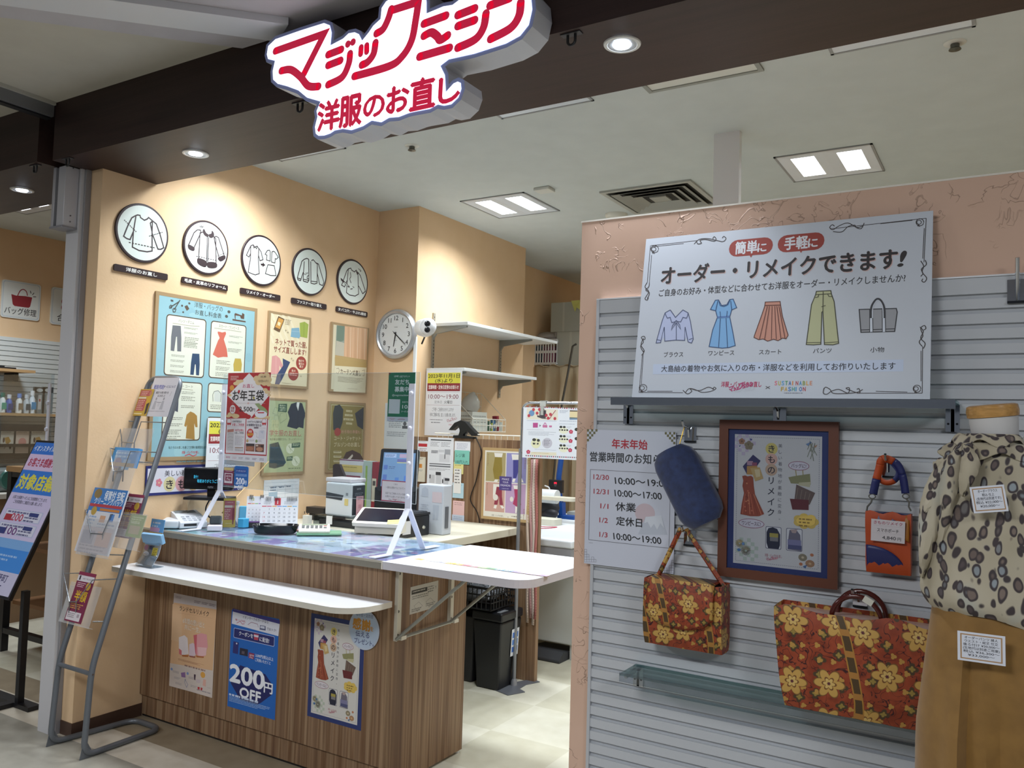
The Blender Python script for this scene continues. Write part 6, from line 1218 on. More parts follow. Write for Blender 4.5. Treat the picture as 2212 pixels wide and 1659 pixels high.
for r_ in range(3):
    for k in range(4): A.rect(14+k*20, 14+r_*20, 14, 12, ['9aa0ac', '868d9a', 'b3b8c2', 'a9afba'][(k+r_) % 4], 3)
A.build('keypad', t)
A = Art(M @ TR((0.006, 0.027, 0.0006)), w-0.012, 0.02, base=None); A.rect(10, 2, 52, 10, '1f2228'); A.build('card_slot', t)
sl2 = (M.to_3x3() @ Vector((0, 0.013, -0.09))).normalized()
A = Art(fm(M @ Vector((0.012, 0.0742, -0.19)), rv, sl2), w*0.8, 0.06, base=None); A.w0 = 0.0006; A.rect(0, 0, 100, 50, '70787c'); A.build('display', t)
# customer display
e1 = Vector((0.857, 0.515, 0)); dp = Vector((-3.802, 2.905, 0))
M = fm(dp, e1, (0, 0, 1)); q0, q1 = loc(M, 398, 1073), loc(M, 495, 1077); pz = loc(M, 440, 1074).y
MB().obox(M, (q0.x+0.02, ZM+0.0005, -0.11), (q1.x-0.03, pz-0.016, -0.0), m_clear('riser', 'eef2f4', 0.06)).build('acrylic_riser', label='clear acrylic riser under the customer display', cat='riser')
t = thing('customer_display', 'black customer display on a stand showing a blue greeting', 'display', tuple(M @ Vector(((q0.x+q1.x)/2, pz-0.015, -0.05))))
MB().obox(M, (q0.x, pz-0.0155, -0.12), (q1.x, pz, 0.02), pm('17181b', 0.35)).build('stand_plate', t, bevel=0.005)
d0, d1 = loc(M, 391, 1057), loc(M, 502, 1013)
MB().obox(M, (loc(M, 440, 1060).x, pz+0.0005, -0.075), (loc(M, 458, 1060).x, d0.y+0.03, -0.052), BLACK).build('stem', t)
MB().obox(M, (d0.x, d0.y, -0.05), (d1.x, d1.y, -0.02), pm('121317', 0.25)).build('panel', t, bevel=0.010, seg=3)
A = Art(M @ TR((d0.x+0.008, d1.y-0.008, -0.0194)), d1.x-d0.x-0.016, d1.y-d0.y-0.016, base=None); A.rect(0, 0, 100, A.H*0.86, pm('0b0d12', 0.15)); CY = pm('38b4dc', 0.4, 0, 0.9)
A.text('計!', 24, A.H*0.40, 8, CY); A.text('毎度ありがとうございます', 58, A.H*0.62, 8, CY, w=62); A.text('FUJITSU', 56, A.H*0.93, 5, 'a9adb4', w=11); A.build('screen', t)
f = lambda x, y, z=-0.06: M @ Vector((loc(M, x, y).x, loc(M, x, y).y, z))
MB().tube(spline([f(447,1077), f(437,1095), f(436,1108), f(444,1121)], 5), 0.004, BLACK, 6).build('display_cable', label='black cable hanging behind the customer display', cat='cable')
# yellow and rose card in a clear holder, origami box, bottle
M, w = face(on(480, 1140), on(508, 1140)); h = loc(M, 490, 1076).y
t = thing('card_holder', 'clear upright holder with a yellow and rose leaflet, front left on the counter', 'holder', tuple(M @ Vector((w/2, 0, 0))))
MB().obox(M @ E5, (0, 0, -0.002), (w, h, 0), CLEAR).obox(M @ E5, (0, 0, -0.05), (w, 0.002, -0.002), CLEAR).build('holder', t)
A = Art(M @ TR((0.001, h-0.002, -0.004)), w-0.002, h-0.004, 0.0008, 'c9ab4a')
H = A.H; A.rect(8, H*.08, 84, H*.66, 'b5606a'); A.text('ご予約受付中', 46, H*.14, 10, 'e6d3c4', w=60); A.rect(10, H*.24, 62, H*.08, 'd9cbbb'); A.greek(12, H*.38, 46, 6, H*.06, 'dfc3b0'); A.ell_(80, H*.28, 7, 9, 'c99a7c'); A.poly([(74,H*.34),(88,H*.34),(90,H*.6),(84,H*.9),(76,H*.9),(72,H*.6)], '8a3a44'); A.greek(20, H*.86, 50, 1, 6, 'efe3b4'); A.build('leaflet', t)
c0 = on(519, 1139); s_ = 0.032
MB().prism([(s_*math.cos(a), s_*math.sin(a)) for a in [PI/3*k+0.3 for k in range(6)]], TR((c0.x, c0.y+0.02, ZM+0.0005)), 0, 0.045, pm('3fa3cf', 0.5)).build('origami_box', label='bright blue folded paper box between the yellow leaflet and the calendars', cat='box', bevel=0.002)
M, w = face(on(516, 1128), on(531, 1128)); MB().obox(M @ E5, (0, 0, -0.03), (0.06, loc(M, 520, 1094).y, 0), pm('5fb0d4', 0.45)).build('tissue_box', label='taller pale blue box behind the folded paper box', cat='box', bevel=0.003)
c1 = on(513, 1127); MB().lathe([(0.0, 0.0), (0.018,0),(0.019,0.07),(0.010,0.085),(0.009,0.10),(0.011,0.102),(0.011,0.115),(0,0.116)], (c1.x-0.005, c1.y, ZM+0.0005), (0,0,1), m_frost('bottle_plastic', 'd9dfe0', 0.8), 16).build('spray_bottle', label='small translucent bottle behind the blue paper box', cat='bottle')
M, w = face(on(447, 1147), on(478, 1147)); MB().obox(M @ E5, (0, 0, -0.045), (w, 0.026, 0), pm('dcd9e2', 0.5)).build('card_box', label='small white card box behind the foot of the left post', cat='box', bevel=0.003)
M, w = face(on(452, 1133), on(478, 1133)); MB().obox(M @ E5, (0, 0, -0.035), (w, 0.045, 0), pm('8f979c', 0.4)).build('tape_dispenser', label='grey block behind the white card box', cat='dispenser', bevel=0.008)
# calendars
def calendar(p0, p1, pyt, month, lb, bar, first, nd, foot, col):
    M, w = face(on(*p0), on(*p1)); h = loc(M, p0[0], pyt).y
    t = thing('desk_calendar', lb, 'calendar', tuple(M @ Vector((w/2, 0, -0.03))), 'desk calendars on the counter')
    ln = 0.20*h; up = (M.to_3x3() @ Vector((0, h, -ln))).normalized(); rv = M.to_3x3() @ Vector((1, 0, 0)); o = M @ Vector((0, h+0.0005, -ln))
    sl_ = math.hypot(h, ln); A = Art(fm(o, rv, up), w, sl_*(0.86 if not foot else 0.95), 0.001, 'dcdde2'); H = A.H
    A.text(str(month), 45 if foot else 22, 11, 15, 'e9e4e8' if foot else 'a8b04a', b=0.03) if not foot else None
    if foot: A.rect(37, 0, 16, H*.25, 'c8404c'); A.text(str(month), 45, H*.13, 15, 'e9e4e8', b=0.03)
    for k in range(7):
        A.rect(4+k*13.4, H*.27, 12, H*.03, bar[k % len(bar)])
        for r_ in range(5):
            n = r_*7+k-first+1
            if 1 <= n <= nd: A.text(str(n), 10+k*13.4, H*(.38+r_*.135), 7, 'b5404c' if k == 0 else '55575f', b=0.01)
    for k in range(4): A.line([(4, H*(.445+k*.135)), (96, H*(.445+k*.135))], 0.3, 'b9bcc6')
    A.rect(0, H*.955, 100, H*.045, col); A.greek(8, H*.12, 22, 3, 3, 'a9acb6', seed=month) if foot else None; A.greek(62, H*.12, 30, 3, 3, 'a9acb6', seed=month+3); A.build('page', t)
    S = M @ fm((0, 0.0005, 0), (0, 0, -1), (0, 1, 0))
    MB().prism([(0, 0), (h*0.55, 0), (ln+0.003, h-0.002), (ln+0.0015, h-0.002)], S, 0.001, w-0.001, pm('1d1f26' if not foot else 'b9a0a8', 0.5)).build('stand', t)
    m = MB()
    for k0 in (0.14, 0.36, 0.70, 0.84) if foot else (0.1, 0.5):
        for k in range(5): m.tube([M @ Vector((w*(k0+k*0.03), h-0.004+0.012*math.sin(q_), -ln-0.010*math.cos(q_))) for q_ in [PI*0.1*j for j in range(-3, 14)]], 0.0012, BLACK, 5)
    m.build('wire_binding', t)
calendar((530, 1138), (588, 1138), 1073, 12, 'december desk calendar half hidden behind the january one', ['c8545c', 'd99a5c', '7fae6c', '8a6ab0'], 5, 31, False, '7d4a94')
calendar((560, 1142), (642, 1142), 1077, 1, 'january desk calendar with red month square, standing before the december one', ['c8404c', 'c85a7c', 'd99a4c', '7f8fd0', '5f9fd0', 'c9a24c', '6fb0d8'], 1, 31, True, 'd98a9c')
# black coin tray, calculator, folder
M, w = face(on(541, 1154), on(642, 1155)); t = MB(); n = 28; rx, ry = w/2, 0.055; TC = M @ TR((w/2, 0, -ry))
def se(k, s, z): a = 2*PI*k/n; c_, s_ = math.cos(a), math.sin(a); return TC @ Vector((rx*s*math.copysign(abs(c_)**0.6, c_), z, ry*s*math.copysign(abs(s_)**0.6, s_)))
t.ringf([[se(k, s, z) for k in range(n)][::-1] for s, z in ((0.001, 0.006), (0.80, 0.006), (0.90, 0.03), (0.97, 0.044), (1.0, 0.042), (0.90, 0.006), (0.82, 0.0006), (0.001, 0.0006))], pm('15171c', 0.15))
t.build('coin_tray', label='glossy black oval tray in front of the calendars', cat='tray')
M, w = face(on(640, 1157), on(738, 1157)); MB().obox(M @ E5, (0, 0, -0.13), (w, 0.010, 0), pm('6f9a7c', 0.5)).build('green_folder', label='green folder lying under the white calculator', cat='folder', bevel=0.002)
K = M @ TR((0.01, 0.011, -0.01)); t = thing('calculator', 'white desk calculator lying on the green folder', 'calculator', tuple(K.translation))
wc = 0.155; MB().prism([(0, 0), (0.115, 0), (0.115, 0.034), (0.02, 0.018), (0, 0.014)], K @ fm((0, 0, 0), (0, 0, -1), (0, 1, 0)), 0, wc, pm('dbd9cf', 0.45)).build('body', t, bevel=0.005, seg=3)
A = Art(K @ fm((0.006, 0.0338, -0.111), (1, 0, 0), (0, 0.016, -0.095)), wc-0.012, 0.092, base=None); A.w0 = 0.0005; A.rect(4, 4, 92, 14, '8a9480')
for r_ in range(4):
    for k in range(6): A.rect(5+k*15.4, 22+r_*9.4, 11, 6.6, ['4a4d52', '7d8086', 'b5525a', 'cfcfc8'][(k*2+r_) % 4 if k > 4 else (k+r_) % 2], 1.5)
A.build('keys', t)
MB().cyl(K @ Vector((-0.02, -0.005, -0.135)), K @ Vector((0.09, -0.005, -0.14)), 0.005, pm('b5303c', 0.35), 10).build('red_pen', label='red pen lying behind the calculator', cat='pen')
# tilted touch terminal of the register
M, w = face(on(762, 1152), on(861, 1157)); t = thing('payment_tablet', 'cream touch terminal tilted up, in front of the cash drawer', 'terminal', tuple(M @ Vector((w/2, 0, -0.08))))
MB().prism([(0.006, 0), (0.15, 0), (0.15, 0.088), (0.02, 0.036)], M @ fm((0, 0.0005, 0), (0, 0, -1), (0, 1, 0)), 0.004, w-0.004, pm('d3d0c4', 0.4)).build('base', t, bevel=0.006)
T = M @ fm((-0.004, 0.0385, 0.010), (1, 0, 0), (0, 0.062, -0.165))
MB().prism(rrect(0, 0, w+0.008, 0.185, 0.010), T, 0.001, 0.020, pm('dad6ca', 0.4)).build('tablet', t, bevel=0.004)
A = Art(T @ TR((0.016, 0.174, 0.0203)), w-0.024, 0.150, base=None); A.rect(0, 0, 100, A.H, pm('171b2c', 0.12), 3); A.build('screen', t)
A = Art(T @ fm((w*0.74, 0.045, 0.0215), (1, 0.2, 0), (-0.2, 1, 0)), 0.075, 0.045, 0.0006, 'dccf86'); A.greek(10, 12, 70, 2, 12, 'b5a860'); A.build('yellow_note', label='yellow sticky note on the corner of the cream touch terminal', cat='note')

# ---- desk behind the counter and what stands on it
ZD = 0.93; ZE = ZD + 0.0005
def od(px, py): return P(px, py, z=ZD)
t = thing('back_desk', 'cream topped desk close behind the counter', 'desk', (-3.2, 3.9, 0))
MB().box((XL+0.004, 3.375, 0.885), (-2.60, 4.44, ZD), pm('cbc6b4', 0.45)).build('top', t, bevel=0.004)
MB().box((XL+0.01, 3.40, 0), (XL+0.04, 4.43, 0.884), pm('b9b4a4', 0.5)).build('side_panel', t); MB().box((-3.08, 3.45, 0), (-3.05, 4.1, 0.884), pm('b9b4a4', 0.5)).build('side_panel', t)
# label printer on a clear riser, device, socket block
y0 = 3.66; ra, rb = P(677, 1120, y=y0-0.03), P(764, 1140, y=y0-0.03); zr = P(703, 1112, y=y0).z
t = thing('printer_riser', 'clear acrylic riser carrying the white label printer', 'riser', ((ra.x+rb.x)/2, y0+0.07, ZD))
a, b = P(701, 1112, y=y0), P(758, 1115, y=y0); cbk = P(788, 1112, x=b.x); dpt = cbk.y - y0
RS = m_clear('riser2', 'd3dadc', 0.08)
MB().box((ra.x, y0-0.03, zr-0.006), (rb.x+0.01, y0+dpt, zr-0.001), RS).box((ra.x, y0-0.03, ZE), (ra.x+0.005, y0+dpt, zr-0.006), RS).box((rb.x+0.005, y0-0.03, ZE), (rb.x+0.01, y0+dpt, zr-0.006), RS).build('riser_sheet', t)
MB().box((ra.x+0.016, y0-0.0, ZE), (rb.x-0.004, y0+dpt-0.02, ZD+0.035), pm('2b2d31', 0.4)).build('black_box', label='black flat box under the clear printer riser', cat='box', bevel=0.004)
tg = P(705, 1115, y=y0-0.034); MB().box((tg.x, y0-0.034, tg.z-0.045), (tg.x+0.045, y0-0.031, tg.z+0.003), pm('e2e4e6', 0.5)).build('paper_tag', label='white tag hanging at the front of the printer riser', cat='tag')
t = thing('label_printer', 'white label printer with dark front and a pink slip', 'printer', ((a.x+b.x)/2, y0+dpt/2, zr))
zt = P(705, 1041, y=y0).z; w = b.x-a.x; hp = zt-zr
MB().box((a.x, y0, zr), (b.x, y0+dpt, zt), pm('cfd4d8', 0.35)).build('body', t, bevel=0.010, seg=3)
A = Art(fm((a.x, y0-0.0006, zt), (1,0,0), (0,0,1)), w, hp, base=None); H = A.H
A.poly([(3,H*.30),(70,H*.36),(64,H*.52),(3,H*.48)], '343a42'); A.rect(78, H*.28, 9, 8, '8a9096'); A.rect(74, H*.46, 14, H*.2, 'd0bf7c'); A.build('side_print', t)
A = Art(fm((b.x+0.0006, y0, zt), (0,1,0), (0,0,1)), dpt, hp, base=None); H = A.H; A.rect(6, H*.06, 88, H*.88, '2c323a', 4); A.text('SATO', 50, H*.16, 12, 'b9bfc6', w=30); A.greek(22, H*.28, 60, 2, 8, '6f7780'); A.build('front', t, 'dark front panel')
A = Art(fm((b.x+0.004, y0+dpt*0.30, zr+hp*0.62), (0,1,0), (-0.02, 0.0, 1)), dpt*0.52, hp*0.60, 0.0004, 'cfa0a8'); A.greek(14, 14, 70, 2, 14, '6f5058'); A.rect(30, A.H*.42, 40, 36, 'bf8a94'); A.greek(14, A.H*.8, 60, 1, 12, '6f5058', seed=3); A.build('slip', t, 'pink slip')
ca, cb = P(703, 1045, y=y0+0.02), P(757, 1045, y=y0+0.02)
MB().box((ca.x, y0+0.02, zt+0.001), (cb.x+0.0, y0+0.16, zt+0.026), pm('d9d3d6', 0.35)).build('card_reader', label='small white device with pink top lying on the label printer', cat='device', bevel=0.006)
ka, kb = P(660, 1108, y=3.80), P(700, 1098, y=3.80); MB().box((ka.x, 3.80, ka.z), (kb.x, 3.88, kb.z), pm('1b1c20', 0.4)).box((ka.x+0.02, 3.81, ZE), (kb.x-0.02, 3.87, ka.z), pm('25272b', 0.4)).build('router', label='black device on a block left of the label printer', cat='device', bevel=0.004)
sa, sb = od(653, 1135), od(675, 1135); MB().box((sa.x, sa.y, ZE), (sb.x, sa.y+0.035, P(653,1113,y=sa.y).z), pm('d3d4d0', 0.45)).box((sa.x+0.012, sa.y-0.0006, ZM+0.03), (sa.x+0.018, sa.y, ZM+0.045), '2a2a2a').box((sa.x+0.035, sa.y-0.0006, ZM+0.03), (sa.x+0.041, sa.y, ZM+0.045), '2a2a2a').build('socket_block', label='small white power socket block before the black flat box', cat='socket', bevel=0.003)
# files and binders behind the printer
def fbox(px0, px1, pyt, y, dep, c, name, lb, cat, z0=ZE, extra=None, rough=0.5):
    x0, x1 = P(px0, 1060, y=y).x, P(px1, 1060, y=y).x; zt = P((px0+px1)/2, pyt, y=y).z; m = MB().box((x0, y, z0), (x1, y+dep, zt), pm(c, rough))
    if extra: extra(m, x0, x1, z0, zt, y)
    return m.build(name, label=lb, cat=cat, bevel=0.002)
def ex1(m, x0, x1, z0, zt, y):
    A = Art(fm((x0, y-0.0005, zt), (1,0,0), (0,0,1)), x1-x0, zt-z0, base=None); H = A.H; A.rect(4, H*.09, 92, H*.12, 'd3c078'); A.greek(14, H*.12, 60, 1, 6, '9a8c50'); A.rect(14, H*.27, 76, H*.19, '8d4456'); A.greek(20, H*.31, 62, 2, 9, 'e3cfd4'); A.rect(40, H*.52, 36, H*.16, 'b9bac4'); A.rect(0, 0, 100, 3, '7a3060'); A.greek(8, H*.75, 80, 4, 9, 'a9abb4', seed=5)
    m.add(A.v, A.f, pm('d3c078')); m.m[-len(A.f):] = [m.mi(A.mats[i]) for i in A.m]
fbox(731, 783, 993, 4.05, 0.03, 'cdd0d6', 'clear_file', 'clear file with yellow and wine red prints behind the label printer', 'file', extra=ex1)
def ex2(m, x0, x1, z0, zt, y): m.box(((x0+x1)/2-0.018, y-0.0008, z0+0.02), ((x0+x1)/2-0.002, y, zt-0.03), '8fae5a')
fbox(783.5, 802, 996, 4.04, 0.05, 'a9bab4', 'green_file', 'grey green file with lime spine strip beside the red binder', 'file', extra=ex2)
def ex3(m, x0, x1, z0, zt, y): h = zt-z0; m.box((x0+0.002, y-0.0008, z0+h*.33), (x1-0.002, y, z0+h*.72), 'd9d0b9'); m.box((x0+0.008, y-0.0014, z0+h*.6), (x1-0.008, y-0.0008, z0+h*.68), '4a4440')
fbox(802.5, 812.5, 998, 4.03, 0.22, '8d2a38', 'red_binder', 'dark red binder with cream spine label left of the register display', 'binder', extra=ex3)
y0 = 3.96; f = lambda x, y: P(x, y, y=y0)
MB().prism([(f(719,1036).x, f(719,1040).z), (f(719,1005).x, f(719,1005).z), (f(724,1002).x, f(724,1002).z), (f(733,1003).x, f(733,1003).z), (f(748,1036).x, f(748,1040).z)], fm((0, y0+0.02, 0), (1,0,0), (0,0,1)), 0, 0.02, pm('33262a', 0.5)).box((f(722,1036).x, y0+0.001, ZE), (f(745,1036).x, y0+0.019, f(719,1040).z), pm('33262a', 0.5)).build('black_wedge', label='dark slanted holder sticking up behind the label printer', cat='holder')
# register display on its black base
yb = 3.80; e1 = Vector((0.90, 0.43, 0)); pa = P(818, 1052, y=yb)
M = fm((pa.x, pa.y, 0), e1, (0, 0, 1)); tl, tr, br = loc(M, 804, 971), loc(M, 878, 974), loc(M, 887, 1040)
wd = 0.235; zb = loc(M, 818, 1060).y; hh = (tl.y-zb)*1.06
upv = (M.to_3x3() @ Vector((-0.02, 1, -0.28))).normalized(); o = M @ Vector((-0.006, zb, 0)) ; Mx = fm(o + upv*hh, e1, upv)
t = thing('register_display', 'black framed register touch display leaning behind the screen notice', 'display', tuple(M @ Vector((wd/2, ZE, -0.05))))
MB().prism(rrect(0, -hh, wd, 0, 0.012), Mx, -0.028, 0, pm('17191e', 0.3)).build('bezel', t, bevel=0.004)
A = Art(Mx @ TR((0.02, -0.022, 0.0005)), wd-0.04, hh-0.05, base=None); SCN = pm('6f8cb0', 0.25, 0, 0.12); A.rect(0, 0, 100, A.H, SCN); LT = pm('9fb0d0', 0.25, 0, 0.12); DK = pm('5a6fa8', 0.25, 0, 0.12)
A.rect(4, 4, 36, 12, LT); A.rect(50, 4, 40, 12, pm('b09ab0', 0.25, 0, 0.12)); A.rect(44, 20, 46, 10, pm('6a6a9c', 0.25, 0, 0.12)); A.rect(44, 30, 46, 3, pm('b5b88a', 0.25, 0, 0.12)); A.rect(4, 40, 12, 14, DK); A.rect(4, 70, 12, 24, DK); A.rect(42, 78, 12, 20, pm('5578b4', 0.25, 0, 0.12)); A.rect(70, 72, 16, 40, pm('5578c0', 0.25, 0, 0.12)); A.greek(6, 7, 30, 2, 4, '4a5a80'); A.greek(20, 44, 20, 2, 5, '4a5a80', seed=2); A.build('touch_screen', t)
MB().obox(M, (-0.03, ZE, -0.16), (0.23, zb+0.02, -0.02), pm('121317', 0.4)).build('base', t, bevel=0.006)
# cash drawer with keyboard: its lock face looks to the right
xc = -2.80; yf = P(927, 1155, x=xc).y; zt = P(927, 1112, x=xc).z; yn = yf-0.27
t = thing('cash_drawer', 'black cash drawer with a key lock behind the right post', 'drawer', (xc-0.17, (yn+yf)/2, ZD))
MB().box((xc-0.22, yn, ZE), (xc, yf, zt), pm('191b20', 0.35)).build('body', t, bevel=0.005)
lk = P(915, 1139, x=xc); MB().lathe([(0.0, 0.006), (0.008, 0.006), (0.011, 0.0)], (xc, lk.y, lk.z), (1,0,0), pm('c9c6b8', 0.2, 0.7), 14).build('lock', t)
MB().box((xc, yn+0.03, ZD+0.02), (xc+0.0006, yn+0.10, zt-0.02), pm('cfd0d2', 0.5)).build('label', t, 'white label')
t = thing('keyboard', 'black keyboard lying on the cash drawer', 'keyboard', (xc-0.07, (yn+yf)/2, zt))
MB().box((xc-0.14, yn-0.02, zt+0.001), (xc+0.004, yf+0.0, zt+0.016), pm('1f2126', 0.4)).build('case', t, bevel=0.003)
m = MB()
for r_ in range(5):
    for k in range(14): m.box((xc-0.132+r_*0.026, yn-0.012+k*0.0195, zt+0.0161), (xc-0.112+r_*0.026, yn+0.003+k*0.0195, zt+0.020), '34373d')
m.build('keys', t)
# white file box
y0 = yf+0.02; xa, xb = P(903,1100,y=y0).x, P(957,1100,y=y0).x; zt = P(930,1047,y=y0).z
t = thing('file_box', 'translucent white file box standing upright at the back right of the counter', 'file box', ((xa+xb)/2, y0+0.04, ZD))
MB().box((xa, y0, ZE), (xb, y0+0.085, zt), pm('b9bfc8', 0.35)).build('case', t, bevel=0.006)
A = Art(fm((xa, y0-0.0006, zt), (1,0,0), (0,0,1)), xb-xa, zt-ZD, base=None); H = A.H; A.poly([(14,14),(26,8),(38,14),(40,40),(12,40)], 'a9b0bc'); A.rect(56, 22, 38, 34, 'c3b5ba'); A.poly([(60,64),(84,64),(82,110),(74,110),(72,78),(68,110),(60,110)], 'a9b0bc'); A.greek(12, 64, 30, 5, 6, 'a9b0bc'); A.build('faint_prints', t)
MB().box((xb+0.0002, y0+0.02, zt-0.24), (xb+0.004, y0+0.05, zt-0.12), pm('5d6168', 0.4)).build('clasp', t)
# thin wooden back scratcher leaning on the wall, leaflet stand on the counter shelf
a, b = P(510, 1075, x=XL+0.16), P(580, 997, x=XL+0.02)
MB().tube([Vector((a.x, a.y, a.z)), b], 0.0035, pm('c9a877', 0.5), 8).tube([a, a+(a-b).normalized()*0.16], 0.0035, pm('c9a877', 0.5), 8).build('wooden_stick', label='thin wooden stick leaning against the wall behind the coupon card', cat='stick')
zs = 0.8065; a, b = P(290, 1223, z=zs), P(346, 1216, z=zs)
t = thing('leaflet_stand', 'clear curved stand of pale blue leaflets on the left end of the counter shelf', 'leaflet stand', ((a.x+b.x)/2, a.y+0.05, zs))
xo, wv, yo = a.x, 0.125, a.y
zt = P(300, 1152, y=yo+0.05).z
prof = [(0.0, 0.004), (0.006, 0.0), (0.10, 0.0)]; m = MB()
crv = spline([(0, yo+0.075, zs+0.002), (0, yo+0.012, zs+0.002), (0, yo+0.014, zs+0.02), (0, yo+0.04, zs+0.06), (0, yo+0.055, zt-0.03)], 5)
m.ringf([[Vector((xo, q.y, q.z)), Vector((xo+wv, q.y, q.z))] for q in crv], m_clear('stand_acrylic', 'e6eef4', 0.10), closed=False); m.build('stand', t, solid=0.003)
crv2 = [q+Vector((0, 0.006, 0.002)) for q in crv[8:]]; m = MB()
m.ringf([[Vector((xo+0.004, q.y, q.z)), Vector((xo+wv-0.004, q.y, q.z))] for q in crv2], pm('c0cfe0', 0.5), closed=False); m.build('front_leaflet', t, solid=0.004)
lean = (crv[-1]-crv[-5]).normalized(); A = Art(fm(crv[-1]+Vector((xo+0.006, -0.0005, 0)), (1,0,0), lean), wv-0.012, 0.105, base=None); A.w0 = 0.002
A.rect(0, 0, 100, 16, '8fbfe6'); A.ell_(16, 30, 14, 12, 'a87c98'); A.poly([(36,20),(52,20),(50,36),(40,36)], '34355e'); A.rect(62, 26, 34, 34, 'd6c64e'); A.greek(66, 30, 26, 4, 7, '8a8030'); A.ell_(24, 56, 20, 10, 'd5dbe6'); A.greek(12, 52, 24, 2, 5, '9aa6bc'); A.ell_(70, 74, 24, 10, 'd9e6f0'); A.greek(56, 70, 28, 2, 5, '6fa0d0'); A.build('print', t)
m = MB(); m.obox(fm((xo-0.004, yo+0.060, zt-0.035), (1, 0.12, 0), (0, -0.35, 1)), (0, 0, 0), (wv+0.012, 0.050, 0.020), pm('8fbfe6', 0.45)); m.build('top_leaflets', t, bevel=0.003)
A = Art(fm((xo-0.004, yo+0.088, zt+0.075), (1,0,0), (0, 0.15, 1)), 0.105, 0.075, 0.002, '6fb3ec'); A.greek(14, 14, 60, 3, 16, 'dbe6f4'); A.rect(0, A.H*.55, 70, 20, 'd6a8cc'); A.rect(0, A.H*.85, 100, 10, 'd9a860'); A.build('back_leaflet', t)
MB().box((XL+0.002, YC0+0.02, ZT+0.0005), (XL+0.05, 3.0, ZT+0.008), pm('b0916c', 0.5)).build('wood_strip', label='short wooden strip between the counter top and the wall', cat='strip')

# ================================================================== LEANING LEAFLET RACK
GT = pm('6f747b', 0.38, 0.45)
rk = thing('leaflet_rack', 'grey steel tube leaflet rack standing on the floor by the left jamb', 'leaflet rack', (-3.71, 2.46, 0))
def rounded(pts, r, n=6, closed=True):
    out = []; N = len(pts)
    for i, q in enumerate(pts):
        a, b = pts[i-1], pts[(i+1) % N]; d1, d2 = (a-q), (b-q); rr = min(r, d1.length*0.45, d2.length*0.45); p1, p2 = q+d1.normalized()*rr, q+d2.normalized()*rr
        for k in range(n+1): t_ = k/n; out.append(p1*(1-t_)**2 + q*2*t_*(1-t_) + p2*t_*t_)
    return out
RV = Vector
xr, xl = -3.580, -3.838; TOPZ = 1.748; y_at = lambda z: 2.285 + (z-0.394)*(2.678-2.285)/(1.72-0.394)
rt = 0.0135
pts = [RV((xr+0.008, 2.262, rt)), RV((xr, 2.285, 0.394)), RV((xr, y_at(TOPZ), TOPZ)), RV((xl, y_at(TOPZ), TOPZ)), RV((xl, 2.285, 0.385)), RV((xl, 2.262, rt)), RV((-3.80, 2.668, rt)), RV((-3.585, 2.668, rt))]
MB().tube(rounded(pts, 0.062), rt, GT, 12, closed=True).build('tube_frame', rk)
for x in (xr+0.008, xl):
    MB().prism([(2.245, 0.0005), (2.36, 0.0005), (2.30, 0.03), (2.27, 0.085), (2.262, 0.085)], fm((x, 0, 0), (0, 1, 0), (0, 0, 1)), -0.002, 0.002, GT).build('gusset', rk)
MB().cyl((xl, 2.283, 0.372), (xr, 2.283, 0.372), 0.010, GT, 12).build('crossbar', rk)
for x in (xr, xl):
    for z in (0.40,): MB().cyl((x+0.012, 2.283, 0.372), (x+0.016, 2.283, 0.372), 0.004, CHROME, 8).build('screw', rk)
LU = Vector((0, y_at(1.7)-y_at(0.4), 1.3)).normalized()
LM = fm((xr, 2.285, 0.394), (1, 0, 0), LU)
WR = pm('9fa3a8', 0.22, 0.85)
def LQ(px, py, d):
    q = loc(LM @ TR((0, 0, d)), px, py); return LM @ Vector((q.x, q.y, d))
def holder(lv, d, zdown, vx0, vx1, vb):
    """wire holder: a bar from each tube reaching forwards, dropping in a V to hold the leaflets"""
    (lx, ly), (rx, ry) = lv
    a, b = LQ(lx, ly, 0.0), LQ(rx, ry, 0.0); al = Vector((xl, y_at(a.z), a.z)); br = Vector((xr, y_at(b.z), b.z))
    p0, p1 = LQ(vx0[0], vx0[1], d), LQ(vx1[0], vx1[1], d); q0, q1 = LQ(vb[0][0], vb[0][1], d), LQ(vb[1][0], vb[1][1], d)
    f0, f1 = q0 + Vector((0, 0, -0.05)), q1 + Vector((0, 0, -0.05))
    m = MB(); m.tube([al, p0, q0, f0], 0.0028, WR, 6).tube([br, p1, q1, f1], 0.0028, WR, 6).tube([q0, q1], 0.0028, WR, 6)
    m.build('wire_holder', rk)
holder(((289, 910), (360, 913)), 0.055, 0, (258, 909), (305, 911), ((263, 955), (290, 957)))
holder(((262, 975), (338, 977)), 0.085, 0, (238, 968), (282, 975), ((245, 1018), (266, 1018)))
holder(((215, 1100), (302, 1112)), 0.100, 0, (185, 1101), (240, 1111), ((196, 1152), (222, 1154)))
holder(((180, 1236), (252, 1249)), 0.080, 0, (137, 1239), (200, 1253), ((150, 1300), (165, 1300)))
for (x, y), (x1, y1) in (((300, 998), (328, 1000)), ((228, 1198), (278, 1200)), ((200, 1343), (222, 1341))):
    b = LQ(x1, y1, 0); MB().tube([LQ(x, y, 0.05), Vector((xr, y_at(b.z), b.z))], 0.0028, WR, 6).build('wire', rk)
PK = m_frost('leaflet_pocket', 'd5d6d8', 0.22)
def RLM(tl, tr, br, bl, d):
    a, b, c, e = [LQ(*q, d) for q in (tl, tr, br, bl)]; inv = LM.inverted(); a, b, c, e = [inv @ q for q in (a, b, c, e)]
    x0, x1, y1, y0 = (a.x+e.x)/2, (b.x+c.x)/2, (a.y+b.y)/2, (c.y+e.y)/2
    return LM @ TR((x0, y1, d)), x1-x0, y1-y0
